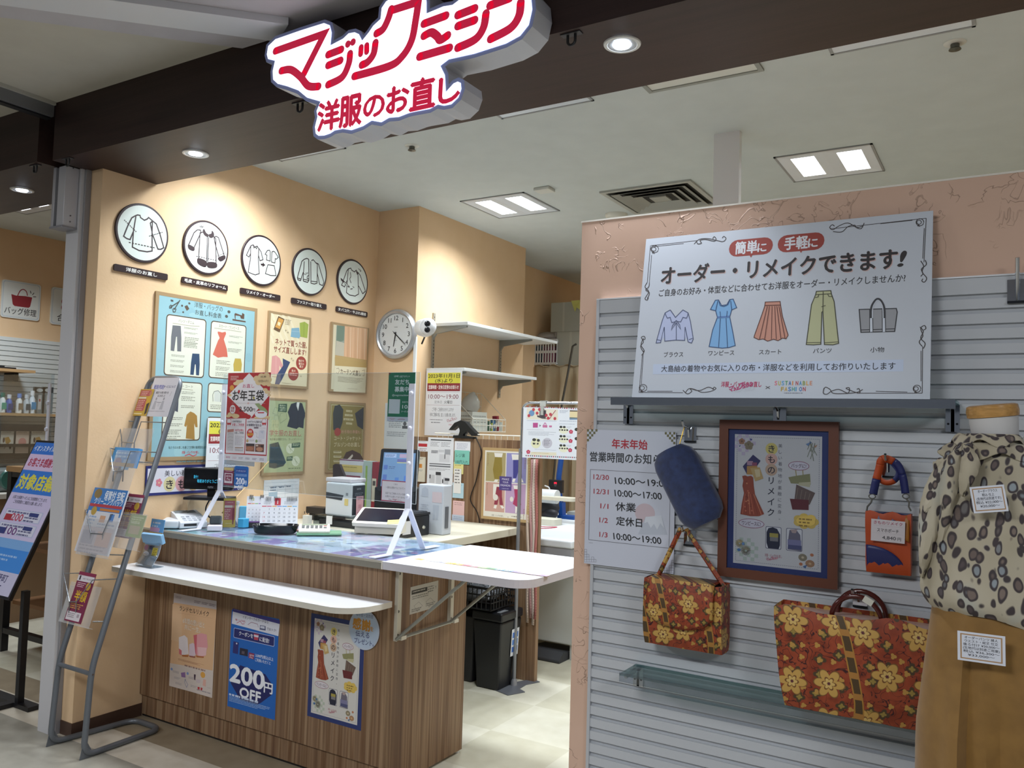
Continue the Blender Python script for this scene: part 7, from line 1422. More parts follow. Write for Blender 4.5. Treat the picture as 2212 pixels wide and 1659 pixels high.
def pocket(tl, tr, br, bl, d, lb=None):
    M, w, h = RLM(tl, tr, br, bl, d); MB().obox(M, (0, -h, -0.001), (w, 0, 0.001), PK).obox(M, (0, -h, -0.022), (w, -h+0.002, -0.001), PK).obox(M, (0, -h, -0.022), (0.002, -h*0.1, -0.001), PK).build('pocket', rk, lb)
pocket((258, 924), (327, 927), (318, 1000), (250, 998), 0.040, 'empty clear pocket')
pocket((244, 972), (297, 974), (284, 1068), (236, 1056), 0.070)
pocket((180, 1118), (250, 1124), (242, 1209), (170, 1198), 0.100)
pocket((146, 1254), (214, 1268), (199, 1354), (133, 1350), 0.060)
pocket((258, 1105), (312, 1110), (303, 1190), (252, 1185), 0.050)
def leaflet(c4, d, lb, draw, base, thick=0.004, name='leaflet'):
    M, w, h = RLM(*c4, d); A = Art(M, w, h, thick, base); draw(A); return A.build(name, label=lb, cat='leaflet', group='leaflets in the rack')
def l_head(A):
    H = A.H; A.text('配送(宅送)', 30, H*.24, 12, '5a62b0', w=40, b=0.03); A.text('サービスについて', 72, H*.235, 8, '4a4f7c', w=46, b=0.015); A.text('郵送での受け取りを', 50, H*.39, 7, '3f4048', w=50, b=0.02); A.text('はじめました', 50, H*.47, 7, '3f4048', w=30, b=0.02)
    for x in (34, 64): A.ell_(x, H*.55, 3, 4, '9a9aa4', 12); A.poly([(x-4,H*.6),(x+4,H*.6),(x+6,H*.82),(x-7,H*.82)], 'aeb0ba')
    A.line([(40,H*.64),(58,H*.64)], 1.5, '8a8b96'); A.rect(45, H*.66, 9, 9, 'c5c6ce'); A.greek(12, H*.86, 70, 1, 3, '8f8f9a'); A.line([(86,H*.36),(83,H*.48)], 0.7, '6f6f78')
leaflet(((328.6,814.7),(385.6,817),(363.4,902),(314.7,897.6)), 0.016, 'white delivery service sheet at the top of the leaflet rack', l_head, 'cfcfd8', 0.001)
def l_rose(A):
    H = A.H; A.rect(6, 6, 78, H*.22, 'b0585c'); A.rect(4, H*.30, 56, H*.06, 'd9cfc4'); A.rect(6, H*.38, 62, H*.44, 'b0585c'); A.greek(14, 12, 50, 3, 8, 'dcb9ac'); A.greek(10, H*.42, 48, 6, H*.065, 'dcb9ac', seed=2); A.ell_(84, H*.16, 9, 10, 'b5806a'); A.poly([(72,H*.28),(94,H*.22),(96,H*.5),(80,H*.56),(66,H*.5)], 'c9a23a'); A.poly([(78,H*.56),(96,H*.5),(98,H*.9),(84,H*.96)], '3a3230'); A.rect(4, H*.9, 60, 6, 'e0d3a0')
leaflet(((304.6,840),(333,841),(315,899),(286.8,897)), 0.022, 'narrow rose and mustard leaflet overlapping the delivery sheet', l_rose, 'c0a03f', 0.0015)
def l_blue(A): A.ell_(30, 40, 16, 14, '8a7a9c'); A.rect(52, 30, 30, 26, '8fb8dc'); A.rect(0, A.H*.8, 100, A.H*.2, 'b09a78'); A.greek(12, 12, 70, 2, 9, 'a9d0ee')
leaflet(((244,966),(298,968),(292,1010),(240,1006)), 0.060, 'stack of bright blue leaflets in the second rack holder', l_blue, '4a98d8', 0.02)
def l_clean(A):
    H = A.H; A.rect(0, 0, 100, H*.42, '3f7cc0'); A.ell_(16, H*.09, 11, 9, '8a7448'); A.text('保管付 宅配', 66, H*.10, 17, 'e6ecf4', w=58, b=0.025); A.text('クリーニングパック', 54, H*.205, 14, 'e6ecf4', w=84, b=0.02); A.rect(2, H*.25, 96, H*.045, 'b5404a'); A.rect(36, H*.31, 58, H*.04, 'c9803c'); A.rect(4, H*.36, 92, H*.24, 'd5d4da'); A.ell_(20, H*.36, 8, 8, 'b99a4a'); A.greek(12, H*.44, 22, 4, 6, '8fa9cc'); A.rect(44, H*.42, 16, 12, 'cfa080'); A.rect(70, H*.38, 14, 14, '5a88c8'); A.greek(42, H*.54, 50, 2, 6, '9aa6bc', seed=3); A.rect(4, H*.60, 92, H*.38, 'c9bfc4'); A.rect(8, H*.66, 36, 24, 'a9a4b0'); A.rect(52, H*.66, 40, 26, 'd3b3a8'); A.greek(8, H*.88, 80, 3, 6, 'a79da6', seed=5)
leaflet(((193,1052),(263,1058),(247,1203),(172,1193)), 0.094, 'blue and white cleaning flyers, largest in the leaflet rack', l_clean, 'cfd0d8', 0.008)
def l_half(A):
    H = A.H; A.rect(0, 0, 100, H*.07, '8a2c4c'); A.rect(0, H*.07, 100, H*.12, 'd9d3d9'); A.rect(10, H*.08, 9, H*.09, '3a2c3a'); A.text('AIR TRUNK', 60, H*.13, 8, '6a5a68', w=56); A.greek(10, H*.22, 50, 3, H*.035, 'dcb9c4'); A.ell_(78, H*.27, 14, 14, 'c9a23c'); A.text('半額', 52, H*.48, 40, 'd9b02c', w=70, b=0.03); A.greek(10, H*.64, 76, 3, H*.04, 'd0a04a', seed=4); A.rect(4, H*.80, 84, H*.17, 'd5cdd2'); A.greek(10, H*.83, 44, 3, H*.035, '8f8088', seed=6); A.rect(66, H*.83, 14, 12, 'a99aa2')
leaflet(((262,1070),(306,1063),(290,1165),(256,1161)), 0.030, 'wine red half price leaflet behind the right tube of the rack', l_half, '7a2746', 0.003)
leaflet(((170,1232),(204.5,1241),(176,1348),(141,1341)), 0.066, 'wine red half price leaflet in the lowest rack pocket', l_half, '7a2746', 0.004)
def l_green(A): A.greek(10, 10, 80, 3, 9, 'd6dfae'); A.rect(14, A.H*.5, 70, A.H*.36, 'b9a880'); A.greek(14, A.H*.36, 60, 1, 8, 'e3e6c6')
leaflet(((275,1112),(318,1111),(301,1160),(277,1162)), 0.040, 'lime green leaflet before the wine red one on the right of the rack', l_green, '93a84e', 0.003)
q = LQ(262, 905, 0.057); t = thing('binder_clip', 'black binder clip on the upper left wire of the leaflet rack', 'clip', tuple(q)); MB().obox(TR(q), (-0.016, -0.006, 0.0035), (0.016, 0.006, 0.018), BLACK).build('clip_body', t); MB().tube([q+Vector((-0.008, 0, 0.018)), q+Vector((-0.006, 0, 0.036)), q+Vector((0.004, 0, 0.036)), q+Vector((0.006, 0, 0.018))], 0.0014, pm('c9b58a', 0.3, 0.7), 6).build('clip_loop', t)

# ================================================================== DISPLAY ON THE SLATTED PARTITION
YSL = 2.386
tl, tr = P(1397, 516, y=2.376), P(2016, 457, y=2.376); xs0, xs1, zs1 = tl.x, tr.x, (tl.z+tr.z)/2
zs0 = 1.6485; yb_ = 2.285
A = Art(fm((xs0, 2.372, zs1), (1, 0, 0), (0, 2.372-yb_, zs1-zs0)), xs1-xs0, math.hypot(2.372-yb_, zs1-zs0), 0.006, 'c6ccd6').view(1350, 440, 3.115)
K = '3b3436'
def scroll(pts, w=0.28): A.zl(pts, w, K, smooth=4)
for pts in ([(172,282),(1,1)],): pass
for (a, b) in (((175,282),(490,248)), ((172,282),(150,530)), ((188,290),(395,268)), ((180,345),(163,540)), ((1380,170),(2027,98)), ((2027,98),(2012,395)), ((1720,135),(1935,112)), ((2014,165),(2004,370)), ((98,1270),(390,1272)), ((95,1272),(118,1010)), ((150,1262),(320,1262)), ((110,1215),(125,990)), ((2000,1275),(1560,1275)), ((2000,1275),(2003,960)), ((1688,1262),(1900,1268)), ((1992,1195),(1992,990))): A.zl([a, b], 0.22, K)
for pts in ([(465,272),(500,240),(560,235),(620,248),(660,255),(680,235),(665,220),(655,232)], [(480,250),(490,270),(515,265),(505,248),(540,240),(600,252),(612,235),(600,222),(590,236)], [(1600,150),(1560,160),(1500,130),(1440,150),(1400,175),(1378,160),(1395,142),(1410,152)], [(1610,130),(1590,168),(1555,160),(1545,145),(1500,155),(1460,190),(1400,188)],
            [(150,530),(135,560),(160,590),(145,620),(135,640),(150,648),(158,632)], [(165,530),(160,560),(140,580),(165,600),(150,640)], [(1990,385),(2010,420),(2000,460),(2030,500),(2015,528),(1998,520),(2005,505)], [(2020,380),(2028,410),(1995,440),(2005,470),(1990,490)],
            [(125,1000),(105,960),(125,930),(110,900),(130,893),(136,910),(122,915)], [(112,1020),(130,990),(108,950),(125,905)], [(405,1275),(430,1245),(470,1250),(520,1270),(580,1262),(612,1245),(600,1235),(590,1250)], [(390,1255),(420,1280),(450,1262),(440,1245),(500,1258),(560,1235),(600,1250)],
            [(1335,1255),(1350,1235),(1380,1250),(1400,1275),(1470,1278),(1560,1270),(1600,1250)], [(1340,1240),(1335,1275),(1360,1282),(1390,1262),(1440,1250),(1500,1275),(1510,1240),(1490,1245),(1575,1275),(1575,1245),(1560,1250)],
            [(2000,960),(1980,930),(2005,890),(1990,840),(2015,820),(2025,840),(2010,850)], [(2008,975),(2020,940),(1990,905),(2008,860),(1985,830)]): scroll(pts)
for cx, cy in ((200,305), (1985,125), (122,1240), (1965,1245)):
    A.zl([(cx+26*math.cos(a), cy+24*math.sin(a)) for a in [0.42*k for k in range(16)]], 0.24, K, True); A.zl([(cx-6+15*math.cos(a), cy+14*math.sin(a)) for a in [0.5*k for k in range(13)]], 0.22, K, True)
    A.zp([(cx-20,cy+26),(cx-8,cy+12),(cx+2,cy+30)], K)
BR_ = '9c3f35'
for x0, y0, x1, y1, tx in ((700, 310, 995, 280, '簡単に'), (1028, 278, 1342, 250, '手軽に')):
    p = A.Z([(x0, y0), (x1, y1)]); h = 15.0*0.34; yy = (p[0][1]+p[1][1])/2; A.rect(p[0][0], yy-h/2-0.9, p[1][0]-p[0][0], h+1.4, BR_, 3.1)
    q = A.Z([((x0+x1)/2-14, (y0+y1)/2+45), ((x0+x1)/2+14, (y0+y1)/2+44), ((x0+x1)/2, (y0+y1)/2+68)]); A.poly(q, BR_); u = p[0][0]; w = p[1][0]-u
    A.text(tx[:2], u+w*.40, yy-0.2, 5.2, 'dfe0e6', w=w*.50, b=0.035); A.text(tx[2], u+w*.76, yy+0.3, 4.0, 'dfe0e6', b=0.035)
A.zt('オーダー・リメイクできます', 250, 492, 1838, 372, 130, 'c9a8a4', 0.03); A.zt('オーダー・リメイクできます', 246, 487, 1832, 367, 130, '2c2729', 0.034); A.zt('!', 1850, 368, 1886, 362, 135, '2c2729', 0.03, shear=0.25)
A.zt('ご自身のお好み・体型などに合わせてお洋服をオーダー・リメイクしませんか?', 230, 600, 1888, 500, 52, '2c2a30', 0.012)
L_ = '4f5878'
BL = 'b9c2e2'; A.zp([(305,715),(340,765),(390,715),(425,735),(440,790),(460,910),(448,938),(425,930),(410,900),(402,920),(340,918),(268,925),(262,900),(240,935),(210,938),(215,915),(250,790),(270,735)], BL)
A.zl([(305,715),(340,765),(390,715),(425,735),(440,790),(460,910),(448,938),(425,930),(405,830),(402,920),(340,918),(268,925),(265,830),(240,935),(210,938),(215,915),(250,790),(270,735),(305,715)], 0.32, L_); A.zl([(270,735),(285,770),(305,765),(315,800),(345,790),(375,795),(390,765),(415,770),(425,735)], 0.28, L_, smooth=2); A.zl([(345,785),(320,820),(312,850),(345,800),(375,845),(368,815),(345,785)], 0.28, L_); A.zl([(345,800),(345,915)], 0.25, L_); A.zl([(212,915),(240,920)], 0.25, L_); A.zl([(430,915),(456,905)], 0.25, L_)
BD = '7fb2e2'; D2 = '2f4f7c'; DR = [(608,650),(630,648),(650,685),(685,680),(705,645),(728,642),(752,700),(718,715),(705,762),(725,860),(742,955),(700,968),(655,972),(600,966),(566,962),(590,850),(622,765),(610,720),(575,712)]
A.zp(DR, BD); A.zl(DR, 0.32, D2, True); A.zl([(630,650),(640,685),(665,692),(692,680),(708,646)], 0.26, D2); A.zl([(610,720),(625,655)], 0.26, D2); A.zl([(718,715),(712,655)], 0.26, D2); A.zl([(622,765),(705,760)], 0.7, '5a7fb8'); A.zl([(642,772),(630,965)], 0.24, D2); A.zl([(680,770),(690,968)], 0.24, D2); A.zl([(640,725),(643,765)], 0.22, D2); A.zl([(688,722),(684,762)], 0.22, D2)
SK = 'c98f7c'; D3 = '5c2f26'; S = [(944,662),(1044,658),(1048,690),(1060,760),(1098,885),(1085,908),(1060,905),(1030,922),(1000,912),(960,925),(930,910),(900,915),(868,900),(872,885),(915,765),(940,692)]
A.zp(S, SK); A.zl(S, 0.3, D3, True); A.zl([(942,685),(1048,682)], 0.3, D3); [A.zl([(x0, 690), (x1, 912)], 0.24, D3) for x0, x1 in ((958,905), (972,940), (990,985), (1008,1018), (1022,1050), (1036,1078))]
PT = 'b9bb93'; D4 = '3f3f2c'; S = [(1288,590),(1385,585),(1390,610),(1408,660),(1438,940),(1400,950),(1342,948),(1332,725),(1325,730),(1318,946),(1270,950),(1220,948),(1255,680),(1282,615)]
A.zp(S, PT); A.zl(S, 0.32, D4, True); A.zl([(1284,612),(1390,606)], 0.26, D4); A.zl([(1334,592),(1332,725)], 0.26, D4); A.zl([(1280,632),(1300,628),(1305,612)], 0.24, D4); A.zl([(1395,625),(1372,624),(1364,608)], 0.24, D4); A.zl([(1225,935),(1316,934)], 0.22, D4); A.zl([(1342,936),(1434,930)], 0.22, D4); A.zl([(1322,695),(1350,685)], 0.25, D4)
BG = '9c9ea4'; D5 = '33343a'; S = [(1576,712),(1826,705),(1832,730),(1815,860),(1588,866)]
A.zp(S, BG); A.zl(S, 0.34, D5, True); A.zl([(1585,850),(1818,842)], 0.28, D5)
for x in (1655, 1740): A.zp([(x-8,708),(x+10,708),(x+14,862),(x-8,864)], 'd3dae6'); A.zl([(x-8,708),(x-8,864)], 0.22, D5); A.zl([(x+10,708),(x+14,862)], 0.22, D5)
A.zl([(1655,770),(1657,700),(1680,655),(1702,640),(1725,655),(1745,700),(1748,770)], 0.6, D5, smooth=3); A.zl([(1666,770),(1668,702),(1686,664),(1702,652),(1720,664),(1735,702),(1737,770)], 0.3, 'c9cfda', smooth=3)
for tx, xa, ya, xb, yb in (('ブラウス',262,1018,392,1012), ('ワンピース',562,1006,735,1002), ('スカート',902,998,1052,996), ('パンツ',1266,990,1390,988), ('小物',1650,985,1745,980)): A.zt(tx, xa, ya, xb, yb, 36, '2f2d33', 0.012)
A.zp([(190,1080),(1875,1048),(1872,1128),(188,1148)], 'c3cfe6'); A.zt('大島紬の着物やお気に入りの布・洋服などを利用してお作りいたします', 245, 1112, 1820, 1090, 48, '2c2d38', 0.012)
A.zt('洋服・バッグのお直し', 648, 1216, 918, 1214, 38, 'b52c5c', 0.025); u, v = A.uv(690, 1254); u2, _ = A.uv(868, 1254); logo(A, u, v-1.4, (u2-u)*1.02, 'b52c6c', 0.35); A.zt('×', 945, 1236, 978, 1236, 44, '4a4448')
for i, ch in enumerate('SUSTAINABLE'): A.zt(ch, 1008+i*23.6, 1206, 1008+i*23.6+(16 if ch != 'I' else 5), 1206, 38, ['d96a7c','b9b03a','4a9ad0','4a9a5c','3a6ab0','d9883c','b5404a','3a8ac0','8a9a3c','d9a03c','cf8a6a'][i], 0.03)
for i, ch in enumerate('FASHION'): A.zt(ch, 1050+i*24.6, 1246, 1050+i*24.6+(18 if ch != 'I' else 5), 1246, 38, ['b59a3c','c9a03c','3a7ac0','4a9a8c','3a9ad0','3a6ab0','b5404a'][i], 0.03)
A.zg(1070, 1272, 1195, 1282, 1, '6a6a78')
A.build('sign_board', label='large white remake order board with drawings of five garments, on the partition', cat='sign')

# ---- narrow glass shelf carrying the board
def slat_bracket(x, z0, z1, dep, parent):
    m = MB().box((x-0.016, YSL-0.004, z0), (x+0.016, YSL-0.0005, z1), CHROME).box((x-0.004, YSL-dep, z1-0.012), (x+0.004, YSL-0.004, z1), CHROME).prism([(0, 0), (0, (z1-z0)*0.7), (0.02, (z1-z0)*0.9), (dep*0.5, (z1-z0)-0.008), (0, z1-z0)], fm((x-0.004, YSL-0.004, z0), (0, -1, 0), (0, 0, 1)), -0.008, 0.0, CHROME)
    for s in (-1, 1): m.cyl((x+s*0.010, YSL-0.004, z0+0.02), (x+s*0.010, YSL-0.0052, z0+0.02), 0.003, pm('3a3c40', 0.3, 0.8), 8)
    return m.build('bracket', parent)
xa, xb = P(1318, 866, y=2.25).x, P(2066, 872, y=2.25).x
t = thing('glass_shelf', 'narrow glass shelf under the white remake board', 'shelf', ((xa+xb)/2, YSL-0.06, 1.60))
MB().box((xa, 2.252, 1.639), (xb, YSL-0.002, 1.646), GLASS).build('glass_pane', t)
MB().box((xa+0.002, 2.2485, 1.624), (xb-0.002, 2.2515, 1.6475), pm('8e949e', 0.18, 0.8)).build('front_rail', t, bevel=0.001)
for x in (P(1358, 890, y=YSL).x, P(2058, 890, y=YSL).x): slat_bracket(x, 1.570, 1.6385, 0.12, t)
# ---- lower glass shelf
zl = 0.841; xa, xb = -0.975, 0.25
t = thing('glass_shelf', 'lower glass shelf with clear front lip under the patterned bags', 'shelf', ((xa+xb)/2, YSL-0.06, 0.79))
MB().box((xa, 2.262, zl-0.006), (xb, YSL-0.002, zl), GLASS).build('glass_pane', t)
MB().box((xa, 2.2585, zl-0.022), (xb, 2.2615, zl+0.003), m_clear('lip', 'dfe4ea', 0.16)).build('front_lip', t)
for x in (P(1379, 1478, y=YSL).x, 0.1): slat_bracket(x, zl-0.065, zl-0.0065, 0.10, t)
# ---- slat hooks
def slat_hook(px, py, label, L=0.055):
    c = P(px, py, y=YSL-0.004); t = thing('slat_hook', label, 'hook', (c.x, YSL, c.z-0.02), 'chrome hooks on the slat panel')
    MB().box((c.x-0.018, YSL-0.004, c.z-0.022), (c.x+0.018, YSL-0.0005, c.z+0.02), CHROME).box((c.x-0.018, YSL-0.007, c.z-0.027), (c.x+0.018, YSL-0.0005, c.z-0.0225), pm('2a2c30', 0.3, 0.6)).build('plate', t)
    MB().tube([(c.x-0.004, YSL-0.004, c.z-0.012), (c.x-0.004, YSL-0.010, c.z+0.012), (c.x-0.004, YSL-0.02, c.z+0.018), (c.x-0.004, YSL-L, c.z+0.022), (c.x-0.004, YSL-L-0.010, c.z+0.036)], 0.0035, CHROME, 8).build('rod', t); return c
hk1 = slat_hook(1491, 936, 'chrome hook holding the navy pouch'); hk2 = slat_hook(1490, 1160, 'chrome hook holding the strap of the flap bag'); hk3 = slat_hook(1684, 897, 'chrome hook above the brown kimono frame', 0.03)
hk4 = slat_hook(1922, 1010, 'chrome hook holding the orange and navy phone pouch'); hk5 = slat_hook(1858, 1290, 'chrome hook holding the round handle of the tote bag', 0.10)
c = P(2200, 622, y=YSL-0.004); t = thing('slat_bracket', 'wide chrome double bracket at the upper right corner of the slat panel', 'bracket', (c.x, YSL, c.z-0.03))
MB().box((c.x-0.024, YSL-0.004, c.z-0.032), (c.x+0.03, YSL-0.0005, c.z+0.022), CHROME).box((c.x-0.024, YSL-0.010, c.z-0.038), (c.x+0.03, YSL-0.0005, c.z-0.0325), pm('22242a', 0.3, 0.6)).build('plate', t); MB().tube([(c.x-0.002, YSL-0.004, c.z-0.03), (c.x-0.002, YSL-0.014, c.z+0.02), (c.x-0.002, YSL-0.03, c.z+0.045), (c.x-0.002, YSL-0.04, c.z+0.07)], 0.005, CHROME, 8).build('rod', t)

# ---- year end notice
M, w, h = RY((1268,928), (1459,933), (1456,1240), (1262,1217), 2.379)
A = Art(M, w, h, 0.0008, 'c9cddb').view(1250, 860, 4.365); OL = '6f6b4a'
for (x, y, sx, sy) in ((78,293,1,1), (912,320,-1,1)):
    for i in range(5):
        for j in range(5-i):
            if (i+j) % 2 == 0: A.zp([(x+sx*i*20,y+sy*j*23),(x+sx*(i+1)*20,y+sy*j*23),(x+sx*(i+1)*20,y+sy*(j+1)*23),(x+sx*i*20,y+sy*(j+1)*23)], OL)
for (x, y, sx) in ((55,1545,1), (898,1648,-1)):
    for i, j in ((0,0),(1,0),(2,0),(3,0),(4,0),(0,1),(1,1),(3,1),(0,2),(1,2),(0,3),(0,4)): A.zl([(x+sx*i*22,y-j*24),(x+sx*(i+1)*22,y-j*24),(x+sx*(i+1)*22,y-(j+1)*24),(x+sx*i*22,y-(j+1)*24)], 0.25, '8a8a94', True)
A.zt('年末年始', 314, 428, 648, 442, 92, 'b02c3c', 0.03); A.zt('営業時間のお知らせ', 108, 548, 862, 588, 96, '33353c', 0.022)
p = A.Z([(108,672),(868,716),(850,1412),(98,1338)]); x0, x1, y0, y1 = (p[0][0]+p[3][0])/2, (p[1][0]+p[2][0])/2, (p[0][1]+p[1][1])/2, (p[2][1]+p[3][1])/2; A.frame(x0, y0, x1-x0, y1-y0, 0.5, '6f6f78')
A.ze(625, 1085, 95, 92, 'c5b3bb'); A.zp([(560,1285),(632,1120),(780,1105),(840,1290)], 'b9bfcc'); A.zp([(632,1120),(780,1105),(805,1225),(770,1180),(740,1240),(710,1185),(680,1225),(650,1165),(620,1180)], 'cfd4de')
for d_, x0, x1, y0, tx, a, b, c in (('12/30',140,285,742,'10:00〜19:00',342,850,788), ('12/31',142,282,878,'10:00〜17:00',340,782,905), ('1/1',205,280,1015,'休業',348,538,1025), ('1/2',196,275,1148,'定休日',355,598,1165), ('1/3',196,272,1284,'10:00〜19:00',328,778,1318)):
    A.zt(d_, x0, y0-4, x1, y0+6, 62, 'a5303f', 0.018); A.zt(tx, a, c-18, b, c+22, 82 if ':' in tx else 84, '23242a', 0.022, shear=-0.12 if ':' in tx else 0)
A.zg(95, 1360, 135, 1372, 1, '7d7d88')
A.build('hours_sheet', label='white year end opening hours sheet taped over the left end of the slat panel', cat='sheet')
# ---- framed kimono poster
M, w, h = RY((1552,906), (1813,912), (1808,1278), (1552,1240), 2.362)
t = thing('framed_poster', 'brown framed kimono remake poster hung on the slat panel', 'framed poster', (M.translation.x+w/2, YSL, M.translation.z-h))
ft = 0.026; frame_bars(M, w, h, ft, 0.018, pm('5f3626', 0.35), -0.017).build('frame', t, bevel=0.003)
A = Art(M @ TR((ft-0.002, -ft+0.002, -0.006)), w-2*ft+0.004, h-2*ft+0.004, 0.008, '27356c'); d_kimono(A); A.build('print', t)
MB().obox(M @ TR((ft, -ft, -0.0042)), (0, -(h-2*ft), -0.0006), (w-2*ft, 0, 0.0002), m_clear('frame_pane', 'f2f4f8', 0.045, 0.06)).build('glazing', t)
# ---- navy pouch
def mini(a, b, c): return P(a, b, y=c)
ax0, ax1 = mini(1452, 985, 2.325), mini(1520, 1120, 2.325); d = (ax1-ax0); Ln = d.length; dv = d.normalized(); rv = Vector((0, -1, 0)).cross(dv)*1
t = thing('navy_pouch', 'navy blue boxy pouch hanging tilted from a chrome hook', 'pouch', tuple(mini(1480, 1050, 2.34)))
sec = [(0.062, 0.030), (0.020, -0.046), (-0.058, -0.018), (-0.062, 0.026), (-0.010, 0.040)]
sec = s2([(a, b) for a, b in [(0.064,0.022),(0.060,-0.010),(0.006,-0.050),(-0.052,-0.030),(-0.066,0.002),(-0.060,0.030),(0.0,0.038),(0.056,0.034)]], 4, True)
def navy():
    m, nt, b, N, Lk = nodes('navy_corduroy'); v = coords(nt); Lk(ramp(nt, noise(nt, v, 60, 3), [(0.3, '1f2a4c'), (0.7, '2a3a66')]), b.inputs['Base Color']); b.inputs['Roughness'].default_value = 0.75; b.inputs['Sheen Weight'].default_value = 0.3; return m
L = []
for k in range(13):
    u = k/12; e = 1.0 - 0.10*abs(2*u-1)**6 - (0.28 if k in (0, 12) else 0.06 if k in (1, 11) else 0); c_ = ax0 + d*(-0.10+1.18*u)
    L.append([c_ + rv*a*e + Vector((0, 1, 0))*b*e for a, b in sec])
NV = navy(); MB().ringf(L, NV, True, True, True).build('body', t)
top = ax0 - d*0.08 + rv*0.03
MB().tube([top+Vector((0, 0, -0.01)), top+Vector((0.004, 0, 0.008)), Vector((hk1.x-0.004, YSL-0.045, hk1.z+0.018))], 0.0016, pm('b9963c', 0.3, 0.8), 6).lathe([(0.005, 0), (0.006, 0.006), (0.003, 0.012)], top+Vector((0, 0, -0.012)), (0, 0, 1), pm('b9963c', 0.3, 0.8), 10).build('cord', t)
# ---- batik fabric of the two bags
def batik(name, seed, glow=1.0):
    m, nt, b, N, Lk = nodes(name); tc = N('ShaderNodeTexCoord'); mp = N('ShaderNodeMapping'); mp.inputs['Location'].default_value = (seed, seed*0.7, 0); Lk(tc.outputs['UV'], mp.inputs[0]); v = mp.outputs[0]
    base = ramp(nt, noise(nt, v, 5, 3), [(0.3, '7a3019'), (0.55, '99452a'), (0.75, '6b2a18')])
    def math_(op, a, bb=None):
        n = N('ShaderNodeMath'); n.operation = op
        for i, s in enumerate((a, bb)):
            if s is None: continue
            if isinstance(s, (int, float)): n.inputs[i].default_value = s
            else: Lk(s, n.inputs[i])
        return n.outputs[0]
    def flowers(scale, rad, petals, seed2, off):
        mp2 = N('ShaderNodeMapping'); mp2.inputs['Location'].default_value = (off, off*1.3, 0); mp2.inputs['Scale'].default_value = (scale, scale, 1); Lk(v, mp2.inputs[0])
        vo = N('ShaderNodeTexVoronoi'); vo.voronoi_dimensions = '2D'; vo.inputs['Scale'].default_value = 1; vo.inputs['Randomness'].default_value = 0.55; Lk(mp2.outputs[0], vo.inputs['Vector'])
        sb = N('ShaderNodeVectorMath'); sb.operation = 'SUBTRACT'; Lk(mp2.outputs[0], sb.inputs[0]); Lk(vo.outputs['Position'], sb.inputs[1]); sp = N('ShaderNodeSeparateXYZ'); Lk(sb.outputs[0], sp.inputs[0])
        an = math_('ARCTAN2', sp.outputs[1], sp.outputs[0]); ln = N('ShaderNodeVectorMath'); ln.operation = 'LENGTH'; Lk(sb.outputs[0], ln.inputs[0])
        pet = math_('ADD', math_('MULTIPLY', math_('ABSOLUTE', math_('COSINE', math_('MULTIPLY', an, petals/2))), rad*0.45), rad*0.55); return math_('DIVIDE', ln.outputs['Value'], pet)
    f1 = flowers(2.3, 0.36, 6, 0, seed); c = base
    vine = noise(nt, v, 7, 1, 0.5, 1.5); c = mix(nt, ramp(nt, vine, [(0.47, '000000'), (0.485, 'ffffff'), (0.505, 'ffffff'), (0.52, '000000')]), c, '3a1a1c')
    f2 = flowers(4.6, 0.30, 4, 0, seed+3.7); c = mix(nt, ramp(nt, f2, [(0.85, 'ffffff'), (0.95, '000000')]), c, '4c3b28'); c = mix(nt, ramp(nt, f2, [(0.40, 'ffffff'), (0.5, '000000')]), c, '96803f')
    f3 = flowers(6.5, 0.26, 3, 0, seed+9.1); c = mix(nt, ramp(nt, f3, [(0.7, 'ffffff'), (0.8, '000000')]), c, 'b58a45')
    c = mix(nt, ramp(nt, f1, [(0.95, 'ffffff'), (1.02, '000000')]), c, '74502a'); c = mix(nt, ramp(nt, f1, [(0.86, 'ffffff'), (0.93, '000000')]), c, 'c29a52'); c = mix(nt, ramp(nt, f1, [(0.42, 'ffffff'), (0.48, '000000')]), c, '6a3c20'); c = mix(nt, ramp(nt, f1, [(0.34, 'ffffff'), (0.38, '000000')]), c, 'cfae68'); c = mix(nt, ramp(nt, f1, [(0.10, 'ffffff'), (0.14, '000000')]), c, '5a2630')
    # ochre trellis bands with dark cartouches
    sp = N('ShaderNodeSeparateXYZ'); Lk(v, sp.inputs[0]); s1 = math_('ADD', math_('MULTIPLY', sp.outputs[0], 1.0), math_('MULTIPLY', sp.outputs[1], 0.22)); fr = math_('FRACT', math_('MULTIPLY', s1, 1.15)); band = ramp(nt, fr, [(0.0, 'ffffff'), (0.10, 'ffffff'), (0.105, '000000')], 'CONSTANT')
    bn = ramp(nt, fr, [(0.0, 'a87a35'), (0.012, '4f3d26'), (0.088, 'a87a35')], 'CONSTANT'); crt = math_('FRACT', math_('MULTIPLY', sp.outputs[1], 5.0)); bn = mix(nt, ramp(nt, crt, [(0.0, 'ffffff'), (0.3, '000000')], 'CONSTANT'), bn, 'a8773a'); c = mix(nt, band, c, bn)
    Lk(c, b.inputs['Base Color']); b.inputs['Roughness'].default_value = 0.5; b.inputs['Specular IOR Level'].default_value = 0.35; bump(nt, b, noise(nt, coords(nt), 900, 2), 0.08, 0.001); return m
def uvproj(o, ax=('x', 'z'), k=4.5):
    me = o.data; uv = me.uv_layers.new(name='UVMap')
    for lp in me.loops: q = me.vertices[lp.vertex_index].co; uv.data[lp.index].uv = ((q.x + q.y*0.8)*k, q.z*k)
